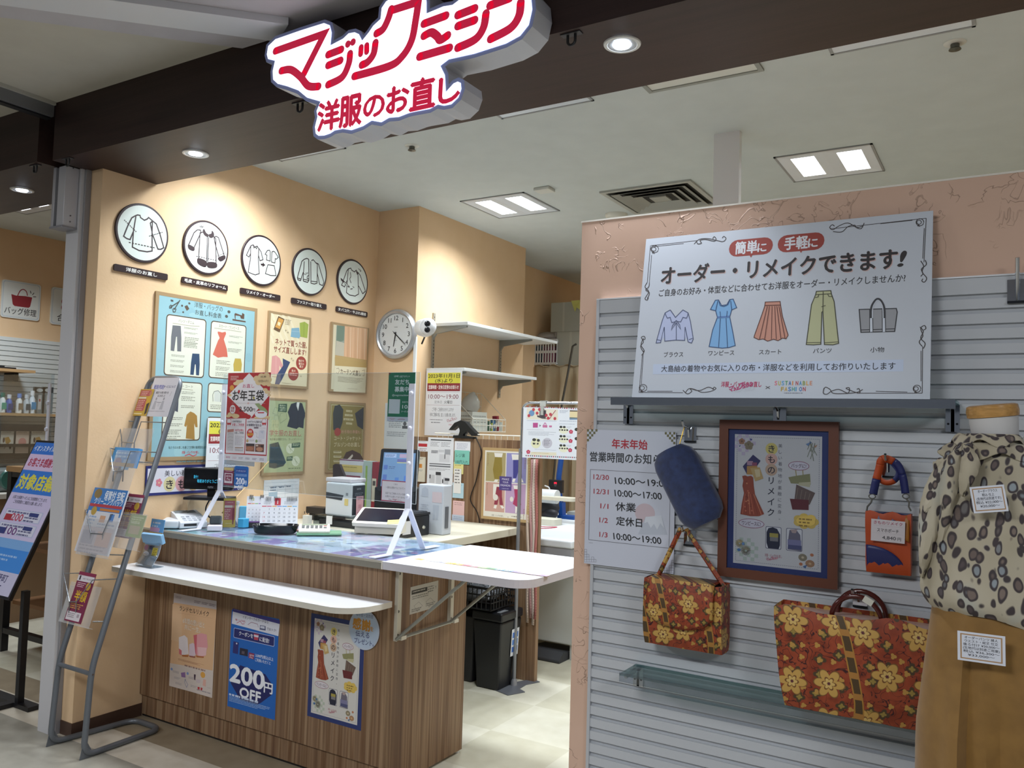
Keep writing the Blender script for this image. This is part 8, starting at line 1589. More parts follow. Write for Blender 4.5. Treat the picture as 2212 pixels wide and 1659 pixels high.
# ---- flap bag
BT1 = batik('batik_cloth_rust', 1.3); BT2 = batik('batik_cloth_flap', 4.1)
bg_ = thing('flap_bag', 'brown floral cloth flap bag hanging by a narrow strap under the navy pouch', 'bag', (-0.80, 2.33, 0.93))
x0, x1, zt, z0_ = -0.917, -0.690, 1.120, 0.930; yf = 2.300
def bodyloops(x0, x1, yf, yb, z0, z1, nz, bulge, taper=0.0, rc=0.012, nx=10):
    L = []
    for i in range(nz+1):
        u = i/nz; z = z0+(z1-z0)*u; k = math.sin(PI*u)*bulge + 0.004*math.sin(7*u+1); e = taper*(1-u)
        xa, xb = x0+e-0.3*k, x1-e+0.3*k; ya, yb2 = yf-k+0.012*(1-u)**3, yb
        r = [Vector((xa+(xb-xa)*j/nx, ya - 0.25*k*math.sin(PI*j/nx) + 0.0015*math.sin(j*2.1+i), z + 0.004*math.sin(j*1.3)*(u > .9))) for j in range(nx+1)] + [Vector((xb+0.002, (ya+yb2)/2, z)), Vector((xb, yb2, z)), Vector((xa, yb2, z)), Vector((xa-0.002, (ya+yb2)/2, z))]
        L.append(r)
    return L
m = MB().ringf(bodyloops(x0, x1, yf, 2.375, z0_, zt, 10, 0.012), BT1, True, True); lo = bodyloops(x0, x1, yf, 2.375, z0_, zt, 10, 0.012); m.quad(lo[0][::-1], BT1); m.quad([q-Vector((0, 0, 0.006)) for q in lo[-1]], pm('2a1714', 0.8)); o = m.build('body', bg_); uvproj(o)
m = MB(); L = []
for i in range(9):
    u = i/8; zz = zt+0.002 - 0.115*u; n = 12; L.append([Vector((x0+0.012+(x1-x0-0.030)*(j/n) , yf-0.006-0.012*math.sin(PI*min(1, u*0.8)) - 0.004*u, zz - (0.018*u*math.sin(PI*(j/n))) + 0.02*u*(abs(2*j/n-1)**6))) for j in range(n+1)])
L.insert(0, [Vector((q.x, 2.37, zt+0.003)) for q in L[0]]); m.ringf(L, BT2, closed=False); o = m.build('flap', bg_, solid=0.004); uvproj(o, k=5.2)
hk = Vector((hk2.x-0.004, YSL-0.05, hk2.z+0.028)); ST = pm('6b3322', 0.6)
for a, b in (((x0+0.02), -0.006), ((x1-0.006), 0.006)):
    p0 = Vector((a, 2.345, zt-0.01)); L = []
    for k in range(9):
        q = p0.lerp(hk + Vector((b, 0, 0)), k/8); L.append([q+Vector((0.0, -0.006, 0)), q+Vector((0.008 if a > -0.8 else -0.008, 0, 0.004)), q+Vector((0, 0.006, 0)), q-Vector((0.004 if a > -0.8 else -0.004, 0, 0.004))])
    o = MB().ringf(L, BT1, True, False, True).build('strap', bg_); uvproj(o)
# ---- tote bag with round handle
tb = thing('tote_bag', 'large rust red floral tote bag with a round wooden handle on the lower glass shelf', 'bag', (-0.33, 2.31, zl+0.0005))
x0, x1, zt = -0.532, -0.100, 1.098
lo = bodyloops(x0, x1, 2.250, 2.355, zl+0.002, zt, 12, 0.016, 0.028, nx=16)
for r in lo[-2:]:
    for q in r: q.z += 0.006*math.sin((q.x-x0)*28)
BT3 = batik('batik_cloth_tote', 7.7); m = MB().ringf(lo, BT3, True, True); m.quad(lo[0][::-1], BT3); m.quad([q-Vector((0, 0, 0.012)) for q in lo[-1]], pm('c9a89c', 0.35)); o = m.build('body', tb); uvproj(o, k=3.9)
hc = P(1850, 1328, y=2.262); rx = (P(1904, 1320, y=2.262).x-P(1795, 1320, y=2.262).x)/2; WD = pm('4a1712', 0.15)
for yy in (2.262, 2.345): MB().tube([(hc.x+rx*math.cos(a), yy, zt-0.012+rx*1.02*math.sin(a)) for a in [PI*k/18 for k in range(-2, 21)]], 0.0065, WD, 10).build('handle', tb)
a = math.radians(62); q = Vector((hc.x+rx*math.cos(a), 2.262, zt-0.012+rx*1.02*math.sin(a))); MB().obox(fm(q, (math.sin(a), 0, -math.cos(a)), (math.cos(a), 0, math.sin(a))), (-0.012, -0.008, -0.008), (0.012, 0.008, 0.0075), pm('d5d3c8', 0.4)).build('handle_wrap', tb, 'pale tape around the handle')
MB().tube([(hk5.x-0.004, YSL-0.10, hk5.z+0.03), (hk5.x-0.004, YSL-0.118, hk5.z+0.036)], 0.002, CHROME, 6) if False else None
# ---- orange and navy phone pouch
pp = thing('phone_pouch', 'small orange and navy phone pouch with a price card, hung by its strap', 'pouch', (-0.27, 2.355, 1.196))
x0, x1, z0_, zt = -0.323, -0.217, 1.198, 1.356; lo = bodyloops(x0, x1, 2.345, 2.372, z0_, zt, 8, 0.008, 0.002)
OR = pm('b5481c', 0.42); NB = pm('232a63', 0.4); AM = pm('a8691c', 0.42)
m = MB().ringf(lo, OR, True, True); m.quad(lo[0][::-1], OR); m.quad(lo[-1], NB); m.build('body', pp)
def front(pts): return [Vector((x0+(x1-x0)*u, 2.3445-0.0105*math.sin(PI*min(max(v, 0.02), 0.98))-0.0026*math.sin(PI*u)*math.sin(PI*v)-0.0012+0.012*(1-v)**3, z0_+(zt-z0_)*v)) for u, v in pts]
def patch(fu, n, mat):
    m = MB(); L = []
    for i in range(n+1): L.append(front([fu(i/n, j/6) for j in range(7)]))
    m.ringf(L, mat, closed=False); return m
patch(lambda s, t_: (0.02+0.86*s, 0.02 + t_*max(0.01, 0.44*math.sqrt(max(0, 1-(s*0.98)**2.2)))), 14, NB).build('panel', pp, 'navy curved panel', solid=0.001)
patch(lambda s, t_: (0.20+0.48*s, 0.86+0.12*t_ - 0.10*(1-s)*(1-t_)*s), 8, NB).build('panel', pp, 'navy panel at the top', solid=0.001)
patch(lambda s, t_: (0.68+0.30*s, 0.55+0.43*t_ + 0.12*(1-s)*(1-t_)), 8, AM).build('panel', pp, 'amber panel at the right', solid=0.001)
A = Art(fm((x0+0.015, 2.329, zt-0.017), (1, -0.0, -0.02), (0.02, 0, 1)), 0.080, 0.056, 0.0006, 'cfc9ce'); H = A.H; A.text('きものリメイク', 50, H*.14, 12, 'a53a5c', w=84, b=0.015); A.line([(6,H*.28),(94,H*.28)], 0.6, 'b9aab4'); A.text('スマホポーチ', 50, H*.48, 13, '3a383e', w=64, b=0.012); A.line([(4,H*.62),(96,H*.62)], 0.4, 'b9b3ba'); A.text('4,840', 54, H*.80, 15, '3a383e', w=40, b=0.015); A.text('円', 84, H*.82, 12, '3a383e', b=0.012); A.build('price_card', label='pinkish price card in front of the orange and navy phone pouch', cat='card')
SM = pm('8a867e', 0.25, 0.8)
hkp = Vector((hk4.x-0.004, YSL-0.045, hk4.z+0.022))
def strapband(pts, w, mats):
    P_ = spline(pts, 6); n = len(P_)
    for k in range(len(mats)):
        a, b = int(k*(n-1)/len(mats)), int((k+1)*(n-1)/len(mats)); m = MB(); L = []
        for i in range(a, b+1):
            d_ = (P_[min(i+1, n-1)]-P_[max(i-1, 0)]).normalized(); s_ = d_.cross(Vector((0, 1, 0))).normalized(); L.append([P_[i]-s_*w+Vector((0, 0.003, 0)), P_[i]+s_*w+Vector((0, -0.003, 0))])
        m.ringf(L, mats[k], closed=False); m.build('strap', pp, solid=0.0016)
zz = lambda px, py, y=2.345: P(px, py, y=y)
strapband([zz(1886,1068), zz(1892,1040), zz(1900,1010), hkp+Vector((-0.012, 0, -0.004)), hkp+Vector((0.0, 0, 0.002)), zz(1938,1003), zz(1950,1030), zz(1956,1066)], 0.0095, [NB, OR, OR, OR, NB, NB])
strapband([zz(1893,1030,2.352), zz(1912,1042,2.352), zz(1932,1038,2.352), zz(1942,1018,2.352), hkp+Vector((0.008, 0.01, -0.002))], 0.007, [OR, NB])
for px, pe in ((1884, 1872), (1957, 1968)):
    a, b = zz(px, 1072), zz(pe, 1104); MB().tube([a+Vector((0.008*math.cos(q), 0, 0.006*math.sin(q))) for q in [2*PI*k/12 for k in range(12)]], 0.0015, SM, 6, closed=True).tube([a+Vector((0, 0, -0.006)), a.lerp(b, 0.4)+Vector((0.003, 0, 0)), a.lerp(b, 0.7)-Vector((0.002, 0, 0)), b], 0.0022, SM, 6).build('clasp', pp)

# ================================================================== MANNEQUIN WITH LEOPARD BLOUSE AND MUSTARD TROUSERS
mq = thing('mannequin', 'white dress form with a light wood neck cap in leopard blouse and mustard trousers', 'mannequin', (-0.02, 2.09, 0))
MX, MY = -0.02, 2.09
capc = P(2145, 888, y=MY); cz = capc.z; tilt = Vector((-0.10, -0.06, 1)).normalized()
MB().lathe([(0.043, -0.10), (0.045, -0.04), (0.0475, -0.012), (0.0475, -0.001), (0, -0.001)], (capc.x, MY, cz-0.012), tilt, pm('c9c7c6', 0.6), 32, ell=0.9).build('neck', mq)
MB().lathe([(0.046, -0.001), (0.0505, 0.0), (0.0515, 0.012), (0.0495, 0.024), (0.044, 0.0265), (0, 0.027)], (capc.x, MY, cz-0.012), tilt, m_wood('neck_cap_wood', [(0.3, 'b98a4e'), (0.5, 'c99a5c'), (0.7, 'bb8d52')], (20, 20, 120), 0.25, 20, 'x'), 32, ell=0.9).build('neck_cap', mq)
def leopard():
    m, nt, b, N, Lk = nodes('leopard_chiffon'); v = coords(nt, (1, 1, 0.62), world=False); nz = N('ShaderNodeTexNoise'); nz.inputs['Scale'].default_value = 14; Lk(v, nz.inputs['Vector'])
    ad = N('ShaderNodeMixRGB'); ad.blend_type = 'LINEAR_LIGHT'; ad.inputs[0].default_value = 0.020; Lk(v, ad.inputs[1]); Lk(nz.outputs['Color'], ad.inputs[2])
    vo = N('ShaderNodeTexVoronoi'); vo.inputs['Scale'].default_value = 48; vo.inputs['Randomness'].default_value = 0.85; Lk(ad.outputs[0], vo.inputs['Vector'])
    ring = ramp(nt, vo.outputs['Distance'], [(0.0, '6d5f57'), (0.20, '6d5f57'), (0.26, '463c39'), (0.42, '4d423e'), (0.50, 'a39a86')]); cell = ramp(nt, vo.outputs['Color'], [(0.0, '8a7b70'), (0.3, '6b5d57'), (0.55, '52484a'), (0.75, '8f989e'), (1.0, '5f534c')])
    msk = ramp(nt, vo.outputs['Distance'], [(0.36, 'ffffff'), (0.50, '000000')]); base = ramp(nt, noise(nt, v, 9, 2), [(0.3, 'a59b84'), (0.6, 'b5ac98'), (0.75, 'a9b0ac')])
    c = mix(nt, msk, base, cell); c = mix(nt, ramp(nt, vo.outputs['Distance'], [(0.24, '000000'), (0.32, 'ffffff'), (0.42, 'ffffff'), (0.48, '000000')]), c, '40383a')
    Lk(c, b.inputs['Base Color']); b.inputs['Roughness'].default_value = 0.8; return m
LEO = leopard(); MUS = None
def torso(prof, n=56, cy=0.0, fold=0.0, nf=11, seed=1, op=0.0):
    """prof: (z, half width, half depth, x offset)"""
    r = random.Random(seed); ph = [r.uniform(0, 6.28) for _ in range(6)]; L = []
    for i, (z, a, b, ox) in enumerate(prof):
        u = i/(len(prof)-1); f = fold*(0.25+0.75*u if not op else op); l = []
        for k in range(n):
            t_ = 2*PI*k/n; w = 1 + f*(0.6*math.sin(nf*t_+ph[0]+1.2*u)+0.4*math.sin((nf+6)*t_+ph[1]-2*u)+0.3*math.sin(5*t_+ph[2]+3*u)); l.append(Vector((MX+ox+a*w*math.cos(t_), MY+cy+b*w*math.sin(t_), z + 0.006*f*30*math.sin(3*t_+ph[3])*(u > 0.9))))
        L.append(l)
    return L
zh = 1.175
prof = [(1.565, 0.050, 0.046, -0.012), (1.545, 0.066, 0.058, -0.01), (1.52, 0.098, 0.07, 0.0), (1.495, 0.125, 0.078, 0.006), (1.46, 0.138, 0.088, 0.008), (1.42, 0.142, 0.098, 0.008), (1.37, 0.143, 0.106, 0.006), (1.32, 0.146, 0.108, 0.004), (1.27, 0.152, 0.108, 0.004), (1.235, 0.158, 0.11, 0.004), (1.21, 0.158, 0.112, 0.004), (1.19, 0.145, 0.108, 0.006), (1.178, 0.13, 0.10, 0.008)]
L = torso(prof, fold=0.026, nf=13, seed=4)
for i, l in enumerate(L):
    for q in l:
        s_ = (q.x-MX)/0.15; q.z -= 0.035*max(0, s_)*(i/len(L))**2  # hem drops to the right
bl = MB().ringf(L, LEO, True, True).build('blouse', mq, sub=1)
def collar(dz, r1, r2, off, seed, zb):
    r = random.Random(seed); L = []
    for j in range(5):
        u = j/4; l = []
        for k in range(44):
            t_ = 2*PI*k/44; w = 1 + 0.07*math.sin(5*t_+seed)*u + 0.06*math.sin(11*t_+2*seed)*u; rr = r1+(r2-r1)*u; l.append(Vector((MX-0.012+rr*w*math.cos(t_), MY+rr*0.86*w*math.sin(t_), zb+dz*math.sin(u*PI*0.8) - off*u + 0.010*math.sin(7*t_+seed)*u)))
        L.append(l)
    return L
MB().ringf(collar(0.020, 0.052, 0.082, 0.022, 2, 1.553), LEO, True, True).build('collar', bl, solid=0.003, sub=1)
MB().ringf(collar(0.012, 0.058, 0.100, 0.040, 5, 1.548), LEO, True, True).build('collar', bl, solid=0.003, sub=1)
# draped sleeve and ruffles at the left shoulder
def drape(pts, ws, name, depth=0.03, seed=0):
    P_ = spline(pts, 5); n = len(P_); L = []
    for i, q in enumerate(P_):
        u = i/(n-1)*(len(ws)-1); k = min(int(u), len(ws)-2); w = ws[k]+(ws[k+1]-ws[k])*(u-k); l = []
        for j in range(14):
            t_ = 2*PI*j/14; l.append(q + Vector((w*math.cos(t_)*(1+0.15*math.sin(3*t_+seed+i*0.3)), depth*min(1, w/0.02+0.2)*math.sin(t_), 0.004*math.sin(5*t_+i))))
        L.append(l)
    return MB().ringf(L, LEO, True, True, True).build(name, bl)
dq = lambda px, py, y=2.06: P(px, py, y=y)
drape([dq(2062,985), dq(2040,1030), dq(2026,1080), dq(2014,1140), dq(2000,1200), dq(1992,1245)], [0.020, 0.030, 0.030, 0.026, 0.016, 0.003], 'sleeve', 0.04, 1)
drape([dq(2072,975,2.03), dq(2062,1020,2.02), dq(2052,1070,2.02), dq(2044,1120,2.03), dq(2030,1180,2.03)], [0.014, 0.022, 0.020, 0.016, 0.004], 'ruffle', 0.028, 3)
drape([dq(2046,992,2.05), dq(2030,1002,2.05), dq(2022,1012,2.05)], [0.016, 0.014, 0.006], 'ruffle', 0.02, 5)
drape([dq(2090,962,2.01), dq(2095,1000,1.985), dq(2088,1040,1.98), dq(2080,1070,1.985)], [0.012, 0.018, 0.014, 0.004], 'ruffle', 0.02, 7)
drape([dq(2018,1068,2.04), dq(2008,1090,2.03), dq(1997,1106,2.03)], [0.012, 0.010, 0.002], 'ruffle', 0.012, 9)
# trousers
mt, nt, bb, N, Lk = nodes('mustard_twill'); v = coords(nt); Lk(ramp(nt, noise(nt, v, 30, 3), [(0.3, '7d5a24'), (0.7, '8a652c')]), bb.inputs['Base Color']); bb.inputs['Roughness'].default_value = 0.6; bb.inputs['Sheen Weight'].default_value = 0.2; MUS = mt
L = []
for i in range(26):
    z = 1.215 - i*(1.205/25); u = i/25; n = 60; l = []
    a = 0.128 + 0.034*min(1, u*4) + 0.01*u; b = 0.095+0.025*min(1, u*4)
    for k in range(n):
        t_ = 2*PI*k/n; fr = max(0, -math.sin(t_)); pl = 0.030*fr*min(1, u*3)*(math.exp(-((math.cos(t_)+0.45)/0.10)**2) - math.exp(-((math.cos(t_)+0.28)/0.07)**2) + 0.8*math.exp(-((math.cos(t_)-0.35)/0.12)**2) - 0.9*math.exp(-((math.cos(t_)-0.02)/0.10)**2)*min(1, u*4))
        l.append(Vector((MX+0.002+a*math.copysign(abs(math.cos(t_))**0.85, math.cos(t_)), MY+0.004+(b*1.0)*math.sin(t_) - pl, z)))
    L.append(l)
MB().ringf(L, MUS, True, True).build('trousers', mq)
bz = [q for q in L[0]]
# price cards pinned on the clothes
for tlp, trp, blp, yy, lb, lines in (((2094,1052.6), (2168.6,1046.5), (2080,1106.8), 1.955, 'price card with gold border pinned on the leopard blouse', ('オーダーブラウス', '税込 仕上', '(生地代は別途です)', '税込 ¥22,000〜', '¥20,000〜')), ((2068,1362), (2171.5,1375), (2070,1425), 1.958, 'price card with brown border pinned on the mustard trousers', ('オーダーパンツ 婦人', 'ウエスト・総丈 仕立', '後ろ付け ¥30,000〜', '(生地代は別途ご用意)', '税込 ¥36,300〜', '¥33,000〜'))):
    a, b, c = P(*tlp, y=yy), P(*trp, y=yy), P(*blp, y=yy); M, w, h = R3(a, b, c)
    A = Art(M, w, h, 0.0008, 'd5d8e2'); H = A.H; A.rect(6, H*.07, 88, H*.86, 'a9845c'); A.rect(9, H*.11, 82, H*.78, 'd3d6e0')
    for i, tx in enumerate(lines): A.text(tx, 50, H*(.19+i*(.70/len(lines))), H*.62/len(lines), '34343c', w=min(76, len(tx)*7), b=0.012)
    A.build('price_card', label=lb, cat='card')

# ================================================================== NEIGHBOURING SHOP ON THE LEFT
XN = -7.1
m = slatwall(2.4, 5.19, 0.0, P(60, 732, x=-7.085).z, -7.085, 0.0415, 0.02, axis='x', mat=pm('d0d6d6', 0.45), gap=0.16, depth=0.012); m.build('trim_8', kind='structure')
def tile(c4, draw, lb):
    M, w, h = RX(*c4, x=XN+0.012); A = Art(M, w, h, 0.011, pm('d3d6d3', 0.4), rc=0.022); H = A.H; A.rect(3, 3, 94, H-6, '9fb3c8', 6); A.rect(4, 4, 92, H-8, 'd3d6d3', 6); draw(A); A.build('square_sign', label=lb, cat='sign', group='square signs in the neighbouring shop')
def d_bag(A):
    H = A.H; A.poly([(24,36),(36,38),(60,36),(78,37),(74,62),(70,66),(34,66),(29,62)], '8d2c34'); A.line(s2([(40,38),(46,24),(54,19),(62,24),(65,34)], 5), 2.4, '8d2c34')
    for a, b in (((72,20),(74,27)), ((82,24),(78,30)), ((88,34),(80,35))): A.line([a, b], 2.0, '3a3538')
    A.text('バッグ修理', 50, H*.80, 20, '2f2f33', w=82, b=0.01)
def d_key(A):
    H = A.H
    for x, y in ((38,34), (52,34), (38,50), (52,50)): A.ell_(x, y, 12, 11, 'a03040', 20)
    for x, y in ((40,36), (40,49)): A.ell_(x, y, 8, 7.5, 'd3d6d3', 16); A.line([(x+5*math.cos(q)*(1-q/9), y+5*math.sin(q)*(1-q/9)) for q in [0.5*k for k in range(14)]], 1.4, 'a03040')
    A.text('合カギ', 46, H*.80, 20, '2f2f33', b=0.01)
tile(((4,603),(89,615),(85,695),(2,683)), d_bag, 'square white sign with a red handbag on the neighbouring wall')
tile(((112,618),(193,633),(190,712),(109,697)), d_key, 'square white sign with a red key mark, cut off by the jamb')
WDN = pm('b9976c', 0.5)
def nshelf(z, y0, y1, x1, lb):
    t = thing('wall_shelf', lb, 'shelf', (XN+0.2, (y0+y1)/2, z-0.05)); MB().box((XN+0.018, y0, z-0.022), (x1, y1, z), WDN).build('board', t); MB().box((XN+0.02, y1-0.10, z-0.09), (x1-0.12, y1-0.07, z-0.0225), pm('2a2a2c', 0.4)).build('bracket', t)
zs = P(70, 800, x=-6.80).z; nshelf(zs, 2.6, P(77, 800, x=-6.80).y, -6.80, 'upper wooden shelf on the neighbouring slat wall')
m = MB().box((-7.0, 2.7, zs+0.001), (-6.84, 3.58, zs+0.014), pm('1d1d1f', 0.5)).box((-6.98, 2.72, zs+0.0142), (-6.86, 3.50, zs+0.026), pm('2a2a2c', 0.5)); m.build('black_tray', label='flat black trays on the upper neighbouring shelf', cat='tray')
zl2 = P(60, 893, x=-6.80).z; nshelf(zl2, 2.6, 4.3, -6.80, 'lower wooden shelf with care bottles in the neighbouring shop')
for px, top, c, cap, lab, lb in ((4,848,'cfd6d4','2f6a58','4a9a80','white bottle with dark green cap at the left edge of the lower shelf'), (18,852,'4a62a8','d5d8dc','2f3f78','blue bottle with white cap on the lower shelf'), (40,850,'d9dad6','6f8fd0','8a7860','white bottle with round brown label on the lower shelf'), (56,852,'b9c0c4','cfd3d6','4a5258','clear bottle with pale cap on the lower shelf'), (68,844,'d3dce2','e3e6e8','3f8fc0','white pump bottle with blue label, rightmost on the lower shelf')):
    a = P(px, 891, x=-6.86); h = P(px, top, x=-6.86).z-zl2; r = 0.030; t = thing('care_bottle', lb, 'bottle', (a.x, a.y, zl2), 'bottles on the neighbouring shelf')
    MB().lathe([(0,0),(r,0.0005),(r,h*0.62),(r*0.5,h*0.76),(r*0.45,h*0.8),(0,h*0.8)], (a.x, a.y, zl2+0.0005), (0,0,1), pm(c, 0.35), 18, ell=0.7).build('body', t); MB().cyl((a.x, a.y, zl2+h*0.78), (a.x, a.y, zl2+h), r*0.55, pm(cap, 0.35), 14).build('cap', t)
    MB().box((a.x+r*0.9, a.y-r*0.6, zl2+h*0.18), (a.x+r*1.02, a.y+r*0.6, zl2+h*0.5), pm(lab, 0.45)).build('label', t)
for px, lb in ((82, 'grey hanging pack with dark header beside the pump bottle'), (100, 'grey hanging pack with dark header next to the acrylic post')):
    a = P(px, 890, x=-6.9); b = P(px, 836, x=-6.9); A = Art(fm((-6.89, a.y-0.045, b.z), (0,1,0), (0,0,1)), 0.088, b.z-zl2-0.002, 0.02, '7d8688'); H = A.H; A.rect(0, 0, 100, H*.22, '24282a'); A.ell_(50, H*.12, 30, H*.07, 'c3c8c8'); A.rect(40, H*.30, 30, H*.55, 'c9cbcb'); A.rect(48, H*.45, 14, H*.1, '9a3a3a'); A.greek(10, H*.32, 24, 4, 12, '4a5052'); A.build('hanging_pack', label=lb, cat='pack')
a = P(119, 866, x=-6.5); MB().ell((a.x, a.y+0.02, a.z-0.02), (0.10, 0.10, 0.11), '2f221c').cyl((a.x, a.y+0.02, zl2-0.25), (a.x, a.y+0.02, a.z-0.1), 0.02, '2a2018').build('hat_stand', label='dark brown rounded object peeping out left of the jamb', cat='stand') if False else None
a, b = P(0, 924, x=-6.76), P(101, 988, x=-6.76); t = thing('brochure_rack', 'black wire rack holding three brochures under the lower shelf', 'rack', (-6.8, 3.6, b.z))
m = MB(); zt_, zb_ = a.z, b.z; ya, ybb = 3.2, b.y
for z in (zt_, (zt_+zb_)/2-0.02, zb_): m.box((-6.79, ya, z-0.012), (-6.775, ybb, z+0.012), pm('17181a', 0.4))
m.box((-6.80, ya, zb_-0.04), (-6.70, ybb, zb_-0.012), pm('17181a', 0.4)).box((-7.08, ya, zb_-0.02), (-6.80, ya+0.02, zb_), pm('17181a', 0.4)).box((-7.08, ybb-0.02, zb_-0.02), (-6.80, ybb, zb_), pm('17181a', 0.4)); m.box((-6.83, ya, zb_-0.02), (-6.82, ybb, zt_+0.03), pm('1d1e20', 0.5)); m.build('rack_frame', t)
for i, (p0, p1, c) in enumerate(((0, 30, 'c9c4b6'), (33, 63, 'd3bfae'), (66, 97, 'c9c4b6'))):
    M, w, h = RX((p0+2, 930), (p1, 933), (p1-2, 980), (p0, 978), -6.795); A = Art(M, w, h, 0.004, c); H = A.H; A.greek(10, 6, 70, 1, 8, '6a5a4a', seed=i)
    if i != 1: A.poly([(30,H*.3),(60,H*.25),(80,H*.45),(60,H*.6),(40,H*.55)], 'a8823c'); A.ell_(24, H*.4, 8, H*.12, '4a3228'); A.ell_(76, H*.7, 9, H*.12, '3a2a24'); A.line([(30,H*.8),(60,H*.5)], 4, '6a4a2c')
    else: A.ell_(50, H*.5, 30, H*.2, 'c98a80')
    A.build('brochure', label=('brochure with tan shoes at the left of the black rack', 'pink brochure in the middle of the black rack', 'brochure with tan shoes at the right of the black rack')[i], cat='brochure')
# far work counter with machine
MB().box((-7.05, 2.7, 0), (-6.3, 5.1, 0.92), pm('8a6f54', 0.5)).box((-7.06, 2.68, 0.921), (-6.25, 5.12, 0.955), pm('c9c6be', 0.4)).build('work_counter', label='long work counter along the neighbouring slat wall', cat='counter')
a = P(15, 1095, x=-6.5); t = thing('repair_machine', 'grey repair machine with green panel on the neighbouring work counter', 'machine', (-6.55, a.y, 0.956)); MB().box((-6.75, a.y-0.22, 0.9565), (-6.40, a.y+0.20, 1.12), pm('6f7676', 0.4)).build('body', t, bevel=0.03); MB().lathe([(0, 0.012), (0.07, 0.012), (0.08, 0.0)], (-6.399, a.y-0.04, 1.05), (1,0,0), pm('2f5a52', 0.3), 20).build('panel', t, 'green panel'); MB().tube([(-6.5, a.y+0.12, 1.12), (-6.48, a.y+0.17, 1.16), (-6.44, a.y+0.22, 1.05)], 0.012, pm('b9bfc2', 0.3, 0.4), 8).build('arm', t)
# display table with black steel frame, wood boards
zt2 = 1.15; c = P(24, 1006, y=2.96); t = thing('display_table', 'tall wood topped table with black steel frame behind the leaning sign', 'table', (c.x+0.4, 3.2, 0))
x0, x1, y0, y1 = c.x, -4.14, 2.93, 3.75; zt2 = c.z; BK = pm('17171a', 0.45)
MB().box((x0, y0, zt2-0.035), (x1, y1, zt2), pm('a98356', 0.45)).build('tabletop', t)
for x, y in ((x0+0.03, y0+0.03), (x1-0.03, y0+0.03), (x0+0.03, y1-0.03), (x1-0.03, y1-0.03)): MB().box((x-0.022, y-0.022, 0), (x+0.022, y+0.022, zt2-0.036), BK).build('leg', t)
m = MB(); 
for z in (zt2-0.07, 0.12): m.box((x0+0.05, y0+0.01, z), (x1-0.05, y0+0.05, z+0.034), BK).box((x0+0.05, y1-0.05, z), (x1-0.05, y1-0.01, z+0.034), BK)
m.build('rail', t)
for z in (0.30, 0.66): MB().box((x0+0.06, y0+0.06, z), (x1-0.002, y1-0.06, z+0.025), pm('7a5636', 0.5)).build('shelf_board', t)
MB().box((x0+0.30, y1-0.045, 0.16), (x1-0.06, y1-0.03, zt2-0.08), pm('1c1a1a', 0.6)).build('void_shade_sheet', t)  # near-black sheet stands in for the shade under the table
a = P(98, 1004, y=3.0); b = P(109, 828, y=3.0); t = thing('acrylic_screen', 'clear screen with one white post on the neighbouring wood topped table', 'screen', (a.x, 3.0, zt2)); MB().box((a.x-0.013, 2.995, zt2+0.0005), (a.x+0.013, 3.003, b.z), WP).build('post', t)
for z in (zt2+0.06, zt2+0.25, zt2+0.42): MB().lathe([(0,0.012),(0.012,0.010),(0.014,0)], (a.x, 2.995, z), (0,-1,0), pm('d9dcea', 0.3), 12).build('knob', t)
MB().box((a.x-1.0, 3.004, zt2+0.0005), (a.x+0.035, 3.007, b.z+0.06), CLEAR).build('pane', t)
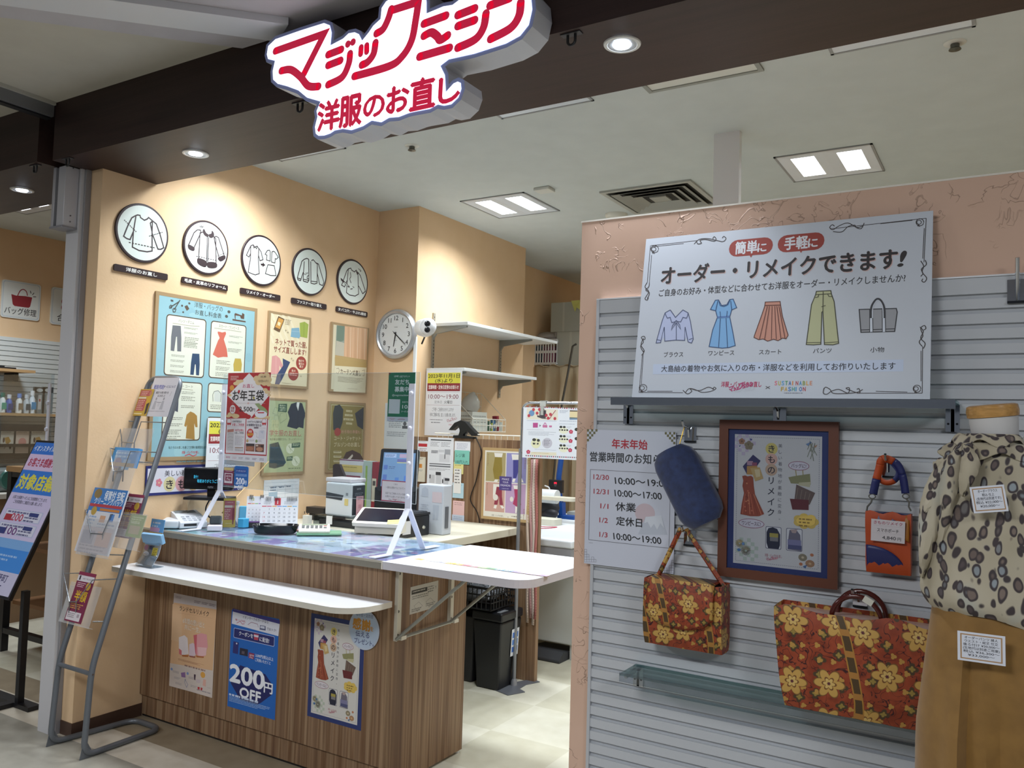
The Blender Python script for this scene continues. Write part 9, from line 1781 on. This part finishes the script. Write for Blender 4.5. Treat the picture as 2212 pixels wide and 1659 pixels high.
# leaning announcement sign on a black stand
B = P(17, 1290, y=2.36); T = P(107, 1100, x=B.x); U = (T-B).normalized(); Lb = 0.86*1.0; wS = 0.44
O = B + U*Lb - Vector((wS, 0, 0)); M = fm(O, (1, 0, 0), U)
st = thing('sign_stand', 'blue and white coupon sign on a tilted black stand left of the jamb', 'sign stand', (B.x-0.2, 2.55, 0))
MB().obox(M, (-0.014, -Lb-0.014, -0.022), (wS+0.014, 0.014, -0.003), pm('141418', 0.35)).build('board_frame', st)
A = Art(M, wS, Lb, 0.0025, 'c9c3dc').view(0, 950, 2.339); H = A.H
for y0, y1, c in ((0, H*.085, '2f6fc8'), (H*.085, H*.20, 'd0b9d8'), (H*.20, H*.36, '2f74cc'), (H*.36, H*.70, 'c9bfe0'), (H*.70, H*.86, '3f88d8'), (H*.86, H, 'c3c0da')): A.rect(0, y0, 100, y1-y0, c)
A.rect(0, H*.66, 100, H*.06, '7aa8dc')
A.text('イオンスタイル板橋前野町', 44, H*.042, 9, 'e3e8f4', w=82, b=0.02); A.text('お客さま感謝クーポン', 50, H*.142, 13, 'a8304c', w=88, b=0.03); A.text('対象店舗', 44, H*.28, 22, 'd9d04a', w=80, b=0.04)
A.text('お客さま感謝クーポンはご利用期限がございます。', 48, H*.39, 5, '3a3a50', w=78, b=0.012); A.text('ご利用期間のご確認をお願い致します。', 48, H*.42, 5, '3a3a50', w=66, b=0.012)
for k, (y, n) in enumerate(((H*.47, '200'), (H*.56, '100'))):
    A.rect(8, y, 84, H*.075, 'b3b9d8'); A.rect(10, y+1, 80, H*.075-2, 'd0d0e2'); A.greek(14, y+2.5, 50, 1, 5, '6a6a90', seed=k); A.rect(64, y+2, 20, 5, '2f3a78'); A.text(n, 40, y+H*.048, 13, 'b5405c' if k == 0 else '6a3a7c', w=26, b=0.03); A.rect(12, y+H*.035, 16, 8, 'a8303c' if k == 0 else '2f3a78'); A.greek(56, y+H*.04, 30, 2, 4, '5a5a80', seed=k+4)
A.greek(20, H*.76, 60, 2, 5, '9fc0ea', seed=8); A.text('板橋前野町', 50, H*.90, 10, '3a3a68', w=64, b=0.015); A.text('店', 70, H*.965, 12, '3a3a68', b=0.02)
A.build('print', st)
lg = P(41, 1527, z=0); MB().box((lg.x-0.016, lg.y-0.016, 0.024), (lg.x+0.016, lg.y+0.016, (O+Vector((wS/2,0,0))-U*Lb*0.98).z), pm('17171b', 0.4)).build('pole', st)
fx, fy = lg.x, lg.y
m = MB().box((fx-0.40, fy-0.30, 0.0005), (fx+0.21, fy-0.235, 0.024), pm('17171b', 0.45)).box((fx-0.40, fy-0.02, 0.0005), (fx+0.12, fy+0.045, 0.0235), pm('17171b', 0.45)).box((fx-0.08, fy-0.24, 0.0008), (fx-0.02, fy-0.02, 0.023), pm('17171b', 0.45)); m.build('base', st)
